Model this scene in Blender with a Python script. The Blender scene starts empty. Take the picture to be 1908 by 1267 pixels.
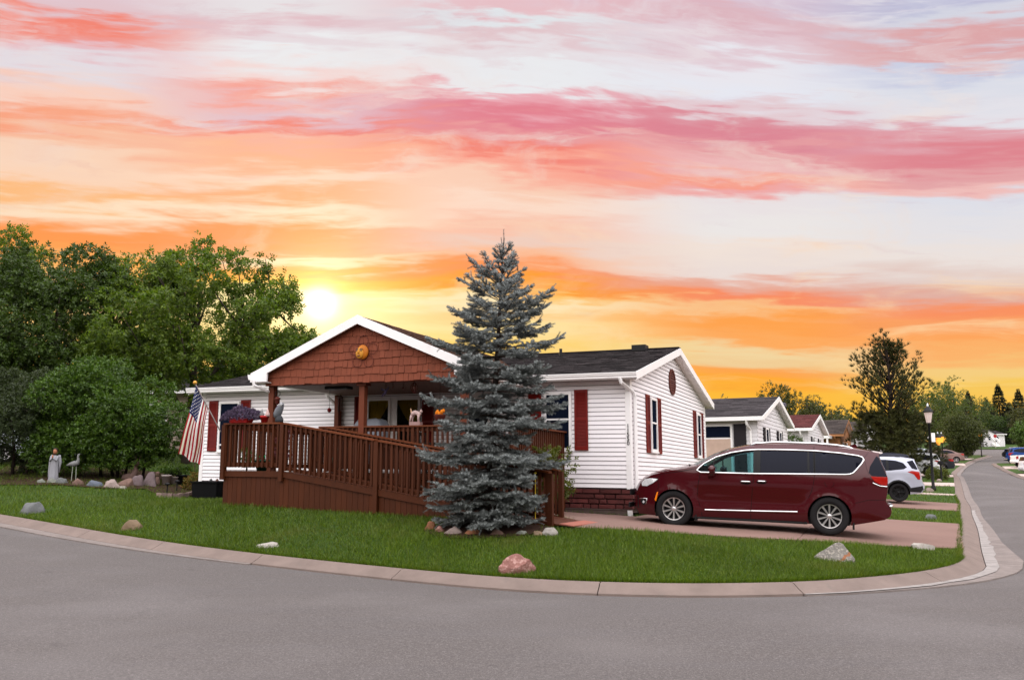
import bpy, bmesh, math, random
import numpy as np
from mathutils import Vector, Matrix
from mathutils.geometry import delaunay_2d_cdt
S = bpy.context.scene
C = S.collection
rnd = random.Random(7)
R = np.random.default_rng(11)
PI = math.pi

# ------------------------------------------------------------------ camera
cd = bpy.data.cameras.new('camera')
cam = bpy.data.objects.new('camera', cd)
C.objects.link(cam)
cam.location = (0, 0, 1.6)
cam.rotation_euler = (PI / 2 + math.atan(244.5 / 1620), 0, 0)
cd.sensor_width = 36
cd.lens = 36 * 1620 / 1908
cd.clip_end = 2000
S.camera = cam

# ------------------------------------------------------------------ exposure
S.view_settings.view_transform = 'Standard'
S.view_settings.look = 'None'
S.view_settings.exposure = 0.0
S.view_settings.gamma = 1
S.view_settings.use_curve_mapping = False

SUN_AZ, SUN_EL = math.radians(-12.6), math.radians(10.7)
SUN_DIR = Vector((math.sin(SUN_AZ) * math.cos(SUN_EL), math.cos(SUN_AZ) * math.cos(SUN_EL), math.sin(SUN_EL)))


def lin(c):
    return tuple(((v / 255) / 12.92 if v <= 10 else ((v / 255 + .055) / 1.055) ** 2.4) for v in c)


# ------------------------------------------------------------------ world (sunset sky)
W = bpy.data.worlds.new('World')
S.world = W
W.use_nodes = True
NT = W.node_tree
NT.nodes.clear()


class G:
    """tiny helper to write node graphs"""

    def __init__(s, nt):
        s.nt = nt

    def n(s, t, ins=(), **kw):
        nd = s.nt.nodes.new(t)
        for k, v in kw.items():
            setattr(nd, k, v)
        for k, v in (ins.items() if isinstance(ins, dict) else enumerate(ins)):
            if v is None:
                continue
            if isinstance(v, bpy.types.NodeSocket):
                s.nt.links.new(v, nd.inputs[k])
            else:
                nd.inputs[k].default_value = v
        return nd

    def m(s, op, a, b=None, c=None):
        return s.n('ShaderNodeMath', (a, b, c), operation=op).outputs[0]

    def mixc(s, f, a, b, bt='MIX'):
        nd = s.nt.nodes.new('ShaderNodeMix')
        nd.data_type = 'RGBA'
        nd.blend_type = bt
        for i, v in ((0, f), (6, a), (7, b)):
            if isinstance(v, bpy.types.NodeSocket):
                s.nt.links.new(v, nd.inputs[i])
            else:
                nd.inputs[i].default_value = v if i == 0 else (tuple(v) + (1,))[:4]
        return nd.outputs[2]

    def ramp(s, f, stops, interp='LINEAR'):
        nd = s.nt.nodes.new('ShaderNodeValToRGB')
        cr = nd.color_ramp
        cr.interpolation = interp
        while len(cr.elements) < len(stops):
            cr.elements.new(0.5)
        for e, (p, c) in zip(cr.elements, stops):
            e.position = p
            e.color = (tuple(c) + (1,))[:4] if not isinstance(c, (int, float)) else (c, c, c, 1)
        if isinstance(f, bpy.types.NodeSocket):
            s.nt.links.new(f, nd.inputs[0])
        return nd.outputs[0]

    def ss(s, v, a, b):
        return s.n('ShaderNodeMapRange', {0: v, 1: a, 2: b, 3: 0.0, 4: 1.0}, interpolation_type='SMOOTHSTEP').outputs[0]


g = G(NT)
tc = g.n('ShaderNodeTexCoord').outputs['Generated']
sx = g.n('ShaderNodeSeparateXYZ', (tc,))
dx, dy, dz = sx.outputs
az = g.m('MULTIPLY', g.m('ARCTAN2', dx, dy), 180 / PI)
el = g.m('MULTIPLY', g.m('ARCSINE', dz), 180 / PI)
azc = g.m('MINIMUM', g.m('MAXIMUM', az, -60.0), 60.0)
azt = g.m('SUBTRACT', g.m('SQRT', g.m('MULTIPLY_ADD', azc, azc, 64.0)), 8.0)
w0 = g.m('MULTIPLY', el, g.m('ADD', g.m('MULTIPLY', azt, .0065), g.m('MULTIPLY_ADD', azc, .0020, 1.0)))
# cloud-like displacement of the bands
cv = g.n('ShaderNodeCombineXYZ', (g.m('MULTIPLY', azc, 0.075), g.m('MULTIPLY', w0, 0.42), 0.0)).outputs[0]
n1 = g.n('ShaderNodeTexNoise', {'Vector': cv, 'Scale': 1.0, 'Detail': 6.0, 'Roughness': 0.55, 'Distortion': 0.6}).outputs[0]
cv2 = g.n('ShaderNodeCombineXYZ', (g.m('MULTIPLY', azc, 0.22), g.m('MULTIPLY', w0, 1.7), 3.0)).outputs[0]
n2 = g.n('ShaderNodeTexNoise', {'Vector': cv2, 'Scale': 1.0, 'Detail': 7.0, 'Roughness': 0.52, 'Distortion': 0.4}).outputs[0]
amp = g.m('ADD', 1.15, g.m('MULTIPLY', g.m('MAXIMUM', w0, 0.0), 0.135))
w1 = g.m('MULTIPLY_ADD', g.m('SUBTRACT', n1, 0.5), g.m('MULTIPLY', amp, 1.15), w0)
w2 = g.m('MULTIPLY_ADD', g.m('SUBTRACT', n2, 0.5), g.m('MULTIPLY', amp, .72), w1)
wn = g.m('DIVIDE', w2, 45.0)

_f, _p = 1620., math.atan(244.5 / 1620)


def azel(px, py):
    a, b = (px - 954) / _f, (633.5 - py) / _f
    c, s = math.cos(_p), math.sin(_p)
    x, y, z = a, c - b * s, s + b * c
    return math.degrees(math.atan2(x, y)), math.degrees(math.atan2(z, math.hypot(x, y)))


SKY = {
    100: [(0, (226, 196, 202)), (38, (244, 134, 116)), (62, (240, 150, 140)), (85, (232, 190, 196)), (125, (228, 220, 226)), (185, (250, 208, 190)), (222, (250, 166, 132)), (250, (249, 190, 160)), (285, (250, 212, 186)), (325, (252, 214, 186)),
          (362, (254, 190, 130)), (392, (254, 226, 194)), (432, (255, 156, 84)), (470, (255, 170, 90)), (560, (255, 200, 110)), (700, (255, 190, 80)), (860, (255, 176, 60))],
    500: [(0, (232, 227, 229)), (38, (227, 194, 200)), (72, (232, 220, 224)), (105, (237, 237, 239)), (140, (246, 216, 212)), (164, (248, 164, 150)), (184, (238, 186, 186)), (206, (228, 194, 202)), (232, (245, 140, 124)), (258, (250, 184, 160)), (300, (253, 186, 148)),
          (332, (254, 218, 192)), (370, (252, 178, 130)), (404, (254, 226, 196)), (438, (253, 156, 94)), (466, (250, 160, 110)), (482, (253, 220, 180)), (503, (255, 158, 62)), (522, (255, 194, 52)), (548, (255, 236, 170)), (600, (255, 232, 160)), (700, (255, 200, 90)), (860, (255, 180, 60))],
    954: [(0, (231, 192, 198)), (32, (226, 230, 234)), (66, (226, 198, 203)), (100, (231, 222, 226)), (120, (234, 234, 237)), (155, (235, 236, 239)), (180, (236, 170, 180)), (214, (228, 132, 146)), (246, (236, 160, 160)), (276, (245, 132, 116)), (304, (251, 170, 150)), (342, (250, 206, 182)), (374, (252, 220, 200)),
          (416, (250, 194, 170)), (450, (240, 206, 190)), (482, (252, 190, 152)), (510, (255, 152, 90)), (536, (255, 160, 48)), (548, (255, 200, 110)), (562, (255, 234, 186)), (590, (255, 210, 140)), (610, (255, 228, 160)), (645, (255, 212, 110)), (700, (255, 200, 80)), (860, (255, 180, 50))],
    1400: [(0, (216, 197, 212)), (48, (221, 182, 191)), (90, (226, 202, 211)), (128, (233, 231, 238)), (180, (231, 232, 241)), (212, (228, 205, 211)), (232, (221, 146, 158)), (256, (221, 136, 150)), (285, (232, 164, 166)), (310, (238, 184, 184)), (338, (248, 158, 138)), (358, (240, 170, 168)), (388, (234, 226, 227)), (430, (236, 231, 229)),
           (468, (241, 226, 216)), (508, (236, 222, 216)), (534, (234, 172, 152)), (558, (250, 142, 100)), (574, (251, 192, 134)), (600, (255, 164, 80)), (636, (254, 172, 96)), (654, (243, 214, 160)), (672, (242, 206, 150)), (690, (254, 166, 82)), (712, (255, 172, 58)), (738, (255, 188, 60)), (790, (255, 196, 70)), (860, (255, 176, 50))],
    1800: [(0, (190, 191, 216)), (40, (213, 214, 226)), (84, (221, 166, 168)), (104, (222, 176, 178)), (130, (202, 206, 226)), (170, (220, 222, 232)), (225, (228, 226, 233)), (256, (225, 164, 173)), (292, (223, 134, 144)), (330, (228, 166, 168)), (352, (240, 190, 186)), (376, (222, 223, 232)), (424, (229, 226, 229)), (482, (236, 226, 221)),
           (524, (228, 206, 198)), (546, (226, 176, 162)), (576, (250, 146, 98)), (602, (252, 164, 104)), (636, (254, 166, 94)), (664, (252, 180, 108)), (690, (246, 206, 128)), (720, (248, 202, 96)), (760, (252, 196, 80)), (860, (250, 184, 66))],
}
cols = []
for x in (100, 500, 954, 1400, 1800):
    st = []
    for y, c in SKY[x]:
        a, e = azel(x, y)
        st.append((max(0.0, e * (1 + .0065 * (math.sqrt(a * a + 64) - 8) + .0020 * a) / 45.0), lin(c)))
    st.sort()
    st.append((min(.99, st[-1][0] + .10), lin((222, 212, 224))))
    cols.append((azel(x, 500)[0], g.ramp(wn, st, 'EASE')))
skyc = cols[0][1]
for (a0, _), (a1, c1) in zip(cols[:-1], cols[1:]):
    skyc = g.mixc(g.ss(az, a0 + (a1 - a0) * .1, a1 - (a1 - a0) * .1), skyc, c1)
# broken patches and thin grey-mauve streaks in the cloud
n3 = g.n('ShaderNodeTexNoise', {'Vector': g.n('ShaderNodeCombineXYZ', (g.m('MULTIPLY', azc, .085), g.m('MULTIPLY', w1, .34), 9.0)).outputs[0], 'Scale': 1.0, 'Detail': 6.0, 'Roughness': .6, 'Distortion': .8}).outputs[0]
n4 = g.n('ShaderNodeTexNoise', {'Vector': g.n('ShaderNodeCombineXYZ', (g.m('MULTIPLY', azc, .16), g.m('MULTIPLY', w1, 1.05), 17.0)).outputs[0], 'Scale': 1.0, 'Detail': 7.0, 'Roughness': .62, 'Distortion': .7}).outputs[0]
pale = g.ramp(wn, [(0.0, lin((255, 214, 120))), (.20, lin((255, 226, 170))), (.34, lin((252, 216, 186))), (.5, lin((240, 224, 216))), (.7, lin((233, 230, 236)))])
skyc = g.mixc(g.m('MULTIPLY', g.ss(n3, .50, .72), .62), skyc, pale)
skyc = g.mixc(g.m('MULTIPLY', g.ss(n4, .54, .80), .50), skyc, (.90, .80, .84), 'MULTIPLY')
# the rest of the dome: pale evening cloud, made brighter out of view to light the walls
amb = g.ramp(g.m('DIVIDE', w2, 90.0), [(0.0, (1.25, 1.08, 1.0)), (.12, (1.85, 1.69, 1.6)), (.33, (2.85, 2.7, 2.66)), (.6, (3.25, 3.15, 3.18)), (1.0, (3.3, 3.25, 3.35))])
aza = g.m('ABSOLUTE', az)
away = g.m('MAXIMUM', g.ss(aza, 38.0, 110.0), g.ss(el, 32.0, 70.0))
skyc = g.mixc(away, skyc, amb)
# the low sun's own glow
dn = g.n('ShaderNodeVectorMath', (tc, tuple(SUN_DIR)), operation='DOT_PRODUCT').outputs['Value']
ang = g.m('MULTIPLY', g.m('ARCCOSINE', g.m('MINIMUM', dn, 1.0)), 180 / PI)
gl1 = g.m('EXPONENT', g.m('MULTIPLY', g.m('POWER', g.m('DIVIDE', ang, .85), 2.0), -1.0))
gl2 = g.m('EXPONENT', g.m('MULTIPLY', g.m('DIVIDE', ang, 2.8), -1.0))
skyc = g.mixc(gl1, skyc, (1.7, 1.6, 1.4))
skyc = g.mixc(gl2, skyc, (1.35, .95, .45), 'ADD')
bg = g.n('ShaderNodeBackground', {0: skyc, 1: 1.0}).outputs[0]
out = g.n('ShaderNodeOutputWorld', (bg,))

# ------------------------------------------------------------------ sun
sl = bpy.data.lights.new('sun', 'SUN')
sl.energy = 1.2
sl.angle = math.radians(1.5)
sl.color = (1.0, .72, .42)
so = bpy.data.objects.new('sun', sl)
C.objects.link(so)
so.rotation_euler = (-SUN_DIR).to_track_quat('-Z', 'Y').to_euler()
# ------------------------------------------------------------------ materials
MATS = {}


def new_mat(name):
    m = bpy.data.materials.new(name)
    m.use_nodes = True
    nt = m.node_tree
    nt.nodes.clear()
    return m, G(nt)


def pm(name, col, rough=.6, var=.18, scale=3.0, bump=.0, bscale=60.0, metal=0.0, spec=.2, coat=0.0, objvar=0.0, island=0.0, stretch=(1, 1, 1), var2=None, trans=0.0, spots=None):
    """principled material: noise-varied colour, per-object / per-island variation, noise bump"""
    if name in MATS:
        return MATS[name]
    if max(col) < .45:      # darker base colours scaled down evenly to deepen contrast
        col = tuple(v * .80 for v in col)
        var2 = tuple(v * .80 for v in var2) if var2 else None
    m, q = new_mat(name)
    mp = q.n('ShaderNodeMapping', {'Vector': q.n('ShaderNodeNewGeometry').outputs['Position'], 'Scale': stretch}).outputs[0]
    nz = q.n('ShaderNodeTexNoise', {'Vector': mp, 'Scale': scale, 'Detail': 5.0, 'Roughness': .6}).outputs[0]
    f = q.m('MULTIPLY_ADD', q.m('SUBTRACT', nz, .5), var * 2.4, 1.0)
    if objvar:
        oi = q.n('ShaderNodeObjectInfo').outputs['Random']
        f = q.m('MULTIPLY', f, q.m('MULTIPLY_ADD', q.m('SUBTRACT', oi, .5), objvar * 2, 1.0))
    if island:
        ri = q.n('ShaderNodeNewGeometry').outputs['Random Per Island']
        f = q.m('MULTIPLY', f, q.m('MULTIPLY_ADD', q.m('SUBTRACT', ri, .5), island * 2, 1.0))
    c = q.mixc(1.0, col, q.n('ShaderNodeCombineXYZ', (f, f, f)).outputs[0], 'MULTIPLY')
    if var2:
        ri = q.n('ShaderNodeNewGeometry').outputs['Random Per Island'] if island else q.n('ShaderNodeObjectInfo').outputs['Random']
        c2 = q.mixc(1.0, var2, q.n('ShaderNodeCombineXYZ', (f, f, f)).outputs[0], 'MULTIPLY')
        rr = q.m('FRACT', q.m('MULTIPLY', ri, 7.31))
        c = q.mixc(rr, c, c2)
    if spots:
        sc, lo, hi, scol, amt = spots
        n3 = q.n('ShaderNodeTexNoise', {'Vector': mp, 'Scale': sc, 'Detail': 4.0, 'Roughness': .65}).outputs[0]
        c = q.mixc(q.m('MULTIPLY', q.ss(n3, lo, hi), amt), c, scol)
    b = q.n('ShaderNodeBsdfPrincipled', {'Base Color': c, 'Roughness': rough, 'Metallic': metal, 'Specular IOR Level': spec, 'Coat Weight': coat, 'Coat Roughness': .06})
    if bump:
        bn = q.n('ShaderNodeTexNoise', {'Vector': mp, 'Scale': bscale, 'Detail': 4.0, 'Roughness': .6}).outputs[0]
        q.nt.links.new(q.n('ShaderNodeBump', {'Height': bn, 'Strength': bump, 'Distance': .02}).outputs[0], b.inputs['Normal'])
    sh = b.outputs[0]
    if trans:
        tr = q.n('ShaderNodeBsdfTranslucent', {'Color': q.mixc(1.0, c, (1.5, 1.6, .7), 'MULTIPLY')}).outputs[0]
        sh = q.n('ShaderNodeMixShader', (trans, sh, tr)).outputs[0]
    q.n('ShaderNodeOutputMaterial', (sh,))
    MATS[name] = m
    return m


def glass_dark(name, col=(.012, .014, .018), rough=.04, see=0.0, tint=(.6, .7, .75), spec=.22):
    if name in MATS:
        return MATS[name]
    m, q = new_mat(name)
    b = q.n('ShaderNodeBsdfPrincipled', {'Base Color': tuple(col) + (1,), 'Roughness': rough, 'Specular IOR Level': spec}).outputs[0]
    if see:
        t = q.n('ShaderNodeBsdfTransparent', {'Color': tuple(tint) + (1,)}).outputs[0]
        b = q.n('ShaderNodeMixShader', (see, b, t)).outputs[0]
    q.n('ShaderNodeOutputMaterial', (b,))
    MATS[name] = m
    return m


def glow(name, col, st):
    if name in MATS:
        return MATS[name]
    m, q = new_mat(name)
    q.n('ShaderNodeOutputMaterial', (q.n('ShaderNodeEmission', {0: tuple(col) + (1,), 1: st}).outputs[0],))
    MATS[name] = m
    return m


# ------------------------------------------------------------------ mesh building
def rotz(a):
    c, s = math.cos(a), math.sin(a)
    return np.array([[c, -s, 0], [s, c, 0], [0, 0, 1.]])


class MB:
    def __init__(s, T=None):
        s.v, s.f, s.mi, s.T = [], [], [], T

    def add(s, vs, fs, mi=0):
        o = len(s.v)
        for p in vs:
            s.v.append(s.T(*p) if s.T else tuple(p))
        for f in fs:
            s.f.append(tuple(i + o for i in f))
            s.mi.append(mi)
        return s

    def box(s, a0, a1, b0, b1, h0, h1, mi=0):
        return s.add([(a0, b0, h0), (a1, b0, h0), (a1, b1, h0), (a0, b1, h0), (a0, b0, h1), (a1, b0, h1), (a1, b1, h1), (a0, b1, h1)],
                     [(0, 3, 2, 1), (4, 5, 6, 7), (0, 1, 5, 4), (1, 2, 6, 5), (2, 3, 7, 6), (3, 0, 4, 7)], mi)

    def hexa(s, p, mi=0):
        return s.add(p, [(0, 3, 2, 1), (4, 5, 6, 7), (0, 1, 5, 4), (1, 2, 6, 5), (2, 3, 7, 6), (3, 0, 4, 7)], mi)

    def beam(s, p0, p1, w, h, up=(0, 0, 1), mi=0):
        p0, p1 = Vector(p0), Vector(p1)
        d = (p1 - p0).normalized()
        sd = d.cross(Vector(up))
        sd = sd.normalized() if sd.length > 1e-6 else Vector((1, 0, 0))
        u = sd.cross(d)
        q = []
        for e in (p0, p1):
            for sa, sb in ((-1, -1), (1, -1), (1, 1), (-1, 1)):
                q.append(tuple(e + sd * sa * w / 2 + u * sb * h / 2))
        return s.add(q, [(0, 1, 2, 3), (7, 6, 5, 4), (0, 4, 5, 1), (1, 5, 6, 2), (2, 6, 7, 3), (3, 7, 4, 0)], mi)

    def tube(s, pts, r, n=8, mi=0, caps=True):
        pts = [Vector(p) for p in pts]
        rs = r if isinstance(r, (list, tuple)) else [r] * len(pts)
        vs, fs = [], []
        ref = None
        for i, p in enumerate(pts):
            t = (pts[min(i + 1, len(pts) - 1)] - pts[max(i - 1, 0)])
            t = t.normalized() if t.length > 1e-9 else Vector((0, 0, 1))
            if ref is None:
                ref = Vector((0, 0, 1)) if abs(t.z) < .9 else Vector((1, 0, 0))
            a = t.cross(ref)
            a = a.normalized() if a.length > 1e-6 else Vector((1, 0, 0))
            b = t.cross(a).normalized()
            ref = a.cross(t)
            for k in range(n):
                th = 2 * PI * k / n
                vs.append(tuple(p + (a * math.cos(th) + b * math.sin(th)) * rs[i]))
        for i in range(len(pts) - 1):
            for k in range(n):
                fs.append((i * n + k, i * n + (k + 1) % n, (i + 1) * n + (k + 1) % n, (i + 1) * n + k))
        if caps:
            fs.append(tuple(range(n - 1, -1, -1)))
            fs.append(tuple((len(pts) - 1) * n + k for k in range(n)))
        return s.add(vs, fs, mi)

    def lathe(s, prof, n=12, c=(0, 0, 0), mi=0, sx=1, sy=1):
        vs, fs = [], []
        for r, z in prof:
            for k in range(n):
                th = 2 * PI * k / n
                vs.append((c[0] + r * math.cos(th) * sx, c[1] + r * math.sin(th) * sy, c[2] + z))
        for i in range(len(prof) - 1):
            for k in range(n):
                fs.append((i * n + k, i * n + (k + 1) % n, (i + 1) * n + (k + 1) % n, (i + 1) * n + k))
        fs.append(tuple(range(n - 1, -1, -1)))
        fs.append(tuple((len(prof) - 1) * n + k for k in range(n)))
        return s.add(vs, fs, mi)

    def ball(s, c, r, n=10, m=7, mi=0):
        rx, ry, rz = r if isinstance(r, (tuple, list)) else (r, r, r)
        prof = [(math.sin(PI * i / m), -math.cos(PI * i / m)) for i in range(m + 1)]
        vs, fs = [], []
        for a, z in prof:
            for k in range(n):
                th = 2 * PI * k / n
                vs.append((c[0] + rx * a * math.cos(th), c[1] + ry * a * math.sin(th), c[2] + rz * z))
        for i in range(m):
            for k in range(n):
                fs.append((i * n + k, i * n + (k + 1) % n, (i + 1) * n + (k + 1) % n, (i + 1) * n + k))
        return s.add(vs, fs, mi)

    def extrude(s, poly, ax, lo, hi, mi=0):
        """poly of 2D points swept along axis ax ('x','y','z')"""
        n = len(poly)

        def P(q, t):
            return {'x': (t, q[0], q[1]), 'y': (q[0], t, q[1]), 'z': (q[0], q[1], t)}[ax]
        vs = [P(q, lo) for q in poly] + [P(q, hi) for q in poly]
        fs = [tuple(range(n - 1, -1, -1)), tuple(range(n, 2 * n))] + [(i, (i + 1) % n, n + (i + 1) % n, n + i) for i in range(n)]
        return s.add(vs, fs, mi)

    def build(s, name, mats, parent=None, smooth=False, local=False, fixn=True):
        me = bpy.data.meshes.new(name)
        v = np.array(s.v, dtype=float).reshape(-1, 3)
        if parent is not None and not local:
            v = v - np.array(root_of(parent).location)
        me.from_pydata([tuple(p) for p in v], [], s.f)
        mats = mats if isinstance(mats, (list, tuple)) else [mats]
        for m in mats:
            me.materials.append(m)
        if len(mats) > 1:
            me.polygons.foreach_set('material_index', s.mi)
        if fixn:
            b = bmesh.new()
            b.from_mesh(me)
            bmesh.ops.recalc_face_normals(b, faces=b.faces)
            b.to_mesh(me)
            b.free()
        if smooth:
            me.polygons.foreach_set('use_smooth', [True] * len(me.polygons))
            if smooth is not True:
                me.set_sharp_from_angle(angle=math.radians(smooth))
        me.update()
        o = bpy.data.objects.new(name, me)
        C.objects.link(o)
        if parent is not None:
            o.parent = parent
        return o


def root_of(o):
    while o.parent is not None:
        o = o.parent
    return o


def tag(o, label=None, cat=None, group=None, kind=None):
    if label: o['label'] = label
    if cat: o['category'] = cat
    if group: o['group'] = group
    if kind: o['kind'] = kind
    return o


def thing(name, label, cat, loc=(0, 0, 0), rz=0, group=None):
    o = bpy.data.objects.new(name, None)
    C.objects.link(o)
    o.location = loc
    o.rotation_euler = (0, 0, rz)
    o.empty_display_size = .2
    return tag(o, label, cat, group)


def recenter(o, loc):
    """give a single-mesh thing its origin at its base"""
    o.data.transform(Matrix.Translation(-Vector(loc)))
    o.location = loc
    return o


def raw_mesh(name, v, f, mat, parent=None, smooth=False, n=3, local=False):
    """fast mesh from numpy arrays; all faces have n corners"""
    me = bpy.data.meshes.new(name)
    v = np.asarray(v, dtype=np.float32).reshape(-1, 3)
    if parent is not None and not local:
        v = v - np.array(root_of(parent).location, dtype=np.float32)
    f = np.asarray(f, dtype=np.int32).reshape(-1, n)
    me.vertices.add(len(v))
    me.vertices.foreach_set('co', v.ravel())
    me.loops.add(f.size)
    me.loops.foreach_set('vertex_index', f.ravel())
    me.polygons.add(len(f))
    me.polygons.foreach_set('loop_start', np.arange(0, f.size, n, dtype=np.int32))
    me.update(calc_edges=True)
    me.validate()
    if smooth:
        me.polygons.foreach_set('use_smooth', np.ones(len(f), dtype=bool))
    me.materials.append(mat)
    o = bpy.data.objects.new(name, me)
    C.objects.link(o)
    if parent is not None:
        o.parent = parent
    return o


def scatter(tv, tf, pos, rot, scl):
    """copies of a template (tv, tf) -> one vertex and face array; rot (N,3,3), scl (N,) or (N,3)"""
    N, k = len(pos), len(tv)
    scl = np.asarray(scl, dtype=float)
    s = scl[:, None, :] if scl.ndim == 2 else scl[:, None, None]
    v = np.einsum('nij,nkj->nki', rot, np.asarray(tv)[None] * s) + pos[:, None, :]
    f = np.asarray(tf)[None] + (np.arange(N) * k)[:, None, None]
    return v.reshape(-1, 3), f.reshape(-1, np.asarray(tf).shape[1])


def frames(d, up=None, spin=None):
    """rotation matrices whose z axis is d (N,3)"""
    d = d / (np.linalg.norm(d, axis=1, keepdims=True) + 1e-9)
    ref = np.tile(np.array([[0, 0, 1.]]), (len(d), 1))
    ref[np.abs(d[:, 2]) > .95] = (1, 0, 0)
    x = np.cross(ref, d)
    x /= np.linalg.norm(x, axis=1, keepdims=True) + 1e-9
    y = np.cross(d, x)
    if spin is not None:
        c, s = np.cos(spin)[:, None], np.sin(spin)[:, None]
        x, y = x * c + y * s, y * c - x * s
    return np.stack([x, y, d], axis=2)


def inpoly(x, y, poly):
    x, y = np.asarray(x), np.asarray(y)
    r = np.zeros(x.shape, bool)
    p = np.asarray(poly)
    for (x0, y0), (x1, y1) in zip(p, np.roll(p, -1, 0)):
        c = (y0 > y) != (y1 > y)
        with np.errstate(divide='ignore', invalid='ignore'):
            r ^= c & (x < (x1 - x0) * (y - y0) / (y1 - y0 + 1e-30) + x0)
    return r


def cdt_fill(poly, holes=(), step=1.0, extra=()):
    """triangulate a 2D polygon with holes and interior points"""
    pts, ed = [], []
    for loop in [poly] + list(holes):
        o = len(pts)
        pts += [tuple(p) for p in loop]
        ed += [(o + i, o + (i + 1) % len(loop)) for i in range(len(loop))]
    P = np.array(poly)
    lo, hi = P.min(0), P.max(0)
    gx, gy = np.meshgrid(np.arange(lo[0] + step / 2, hi[0], step), np.arange(lo[1] + step / 2, hi[1], step))
    gx, gy = gx.ravel(), gy.ravel()
    k = inpoly(gx, gy, poly)
    for h in holes:
        k &= ~inpoly(gx, gy, h)
    pts += list(zip(gx[k].tolist(), gy[k].tolist()))
    pts += list(extra)
    r = delaunay_2d_cdt([Vector(p) for p in pts], ed, [], 0, 1e-5)
    V = np.array([tuple(v) for v in r[0]])
    F = np.array([f for f in r[2]])
    c = V[F].mean(1)
    k = inpoly(c[:, 0], c[:, 1], poly)
    for h in holes:
        k &= ~inpoly(c[:, 0], c[:, 1], h)
    return V, F[k]


def catmull(pts, n=8):
    P = [np.array(p, float) for p in pts]
    out = []
    for i in range(len(P) - 1):
        p0, p1, p2, p3 = P[max(i - 1, 0)], P[i], P[i + 1], P[min(i + 2, len(P) - 1)]
        for t in np.linspace(0, 1, n, endpoint=False):
            out.append(.5 * ((2 * p1) + (p2 - p0) * t + (2 * p0 - 5 * p1 + 4 * p2 - p3) * t * t + (3 * p1 - p0 - 3 * p2 + p3) * t ** 3))
    out.append(P[-1])
    return out


def copy_tree(o, parent=None):
    c = o.copy()
    C.objects.link(c)
    if parent is not None:
        c.parent = parent
        c.matrix_parent_inverse = o.matrix_parent_inverse.copy()
    for ch in list(o.children):
        copy_tree(ch, c)
    return c


# ------------------------------------------------------------------ the house's own frame: a = along the front to the left, b = to the back, h = up
PSI = .4146


def HW(a, b, h):
    return (2.746 - a * math.cos(PSI) + b * math.sin(PSI), 20.3 + a * math.sin(PSI) + b * math.cos(PSI), 1.207 + h + .0096 * a - .0084 * b)


HROT = PI - PSI     # turns +x into the house's a axis
# ------------------------------------------------------------------ terrain
class RBF:
    def __init__(s, pts, c=4.0, lam=1e-3):
        P = np.array(pts, float)
        s.x, s.c = P[:, :2], c
        n = len(P)
        K = np.sqrt(((s.x[:, None] - s.x[None]) ** 2).sum(-1) + c * c) - np.diag(np.broadcast_to(lam, n).astype(float))
        Q = np.hstack([np.ones((n, 1)), s.x])
        A = np.block([[K, Q], [Q.T, np.zeros((3, 3))]])
        s.w = np.linalg.solve(A, np.concatenate([P[:, 2], np.zeros(3)]))

    def __call__(s, x, y):
        x, y = np.asarray(x, float), np.asarray(y, float)
        q = np.stack([x.ravel(), y.ravel()], 1)
        out = np.empty(len(q))
        for i in range(0, len(q), 20000):
            b = q[i:i + 20000]
            K = np.sqrt(((b[:, None] - s.x[None]) ** 2).sum(-1) + s.c ** 2)
            out[i:i + 20000] = K @ s.w[:-3] + s.w[-3] + b @ s.w[-2:]
        return out.reshape(x.shape)


# back edge of the kerb: round the front bend, round the corner, up the street
KERB = [(-60, 50, 2.6), (-42, 40, 2.0), (-30, 33.6, 1.45), (-21, 27.6, 1.02), (-16, 23.9, .78), (-12.06, 20.86, .60), (-9.34, 18.54, .48), (-7.50, 17.1, .37), (-5.6, 15.83, .27), (-3.87, 14.8, .20), (-2.14, 14.03, .12), (-.53, 12.95, .10), (.45, 12.44, .10), (1.46, 12.12, .10),
        (2.49, 12.02, .10), (3.69, 12.19, .10), (4.63, 12.53, .10), (5.77, 13.20, .10), (6.77, 14.05, .10), (7.5, 14.95, .11), (8.05, 16.0, .125), (9.04, 17.95, .15), (11.85, 23.4, .21), (14.65, 29, .28), (17.2, 34, .36), (19.6, 39, .52), (22.1, 44, .70), (24.1, 48, .86),
        (27.6, 55, 1.05), (31.1, 62, 1.25), (35, 70, 1.5), (45.9, 90, 2.15), (56.7, 108, 3.0), (64.6, 119.5, 3.66), (66.5, 123.5, 3.85), (65, 126.5, 3.95), (58, 130, 4.1), (30, 142, 4.6)]
KERB2 = [(14, 12, .06), (20, 27, .3), (28, 44, .55), (36, 60, .8), (42.4, 72, .98), (45, 78, 1.25), (47.5, 84, 1.66), (51, 92, 2.2), (52.6, 95.2, 2.4), (55.3, 97.6, 2.5), (75, 104, 2.9), (120, 118, 3.6)]
KERB3 = [(-40, 176, 5.9), (10, 171, 5.7), (60, 166, 5.75), (78, 158.5, 5.62), (88, 152, 5.4), (110, 142, 5.0), (150, 130, 4.6)]
dense = np.array(catmull(KERB, 10))
for _ in range(3):
    _w = np.ones(13) / 13
    _sm = np.stack([np.convolve(np.pad(dense[:, k], 6, 'edge'), _w, 'valid') for k in range(3)], 1)
    # keep the tight corner, smooth the long bend
    _m = np.clip((3.6 - dense[:, 0]) / 2, 0, 1)[:, None] * (np.arange(len(dense)) > 12)[:, None] * (dense[:, 1] < 60)[:, None]
    dense = dense * (1 - _m) + _sm * _m
dense = [tuple(p) for p in dense]
dense2 = catmull(KERB2, 8)


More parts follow.
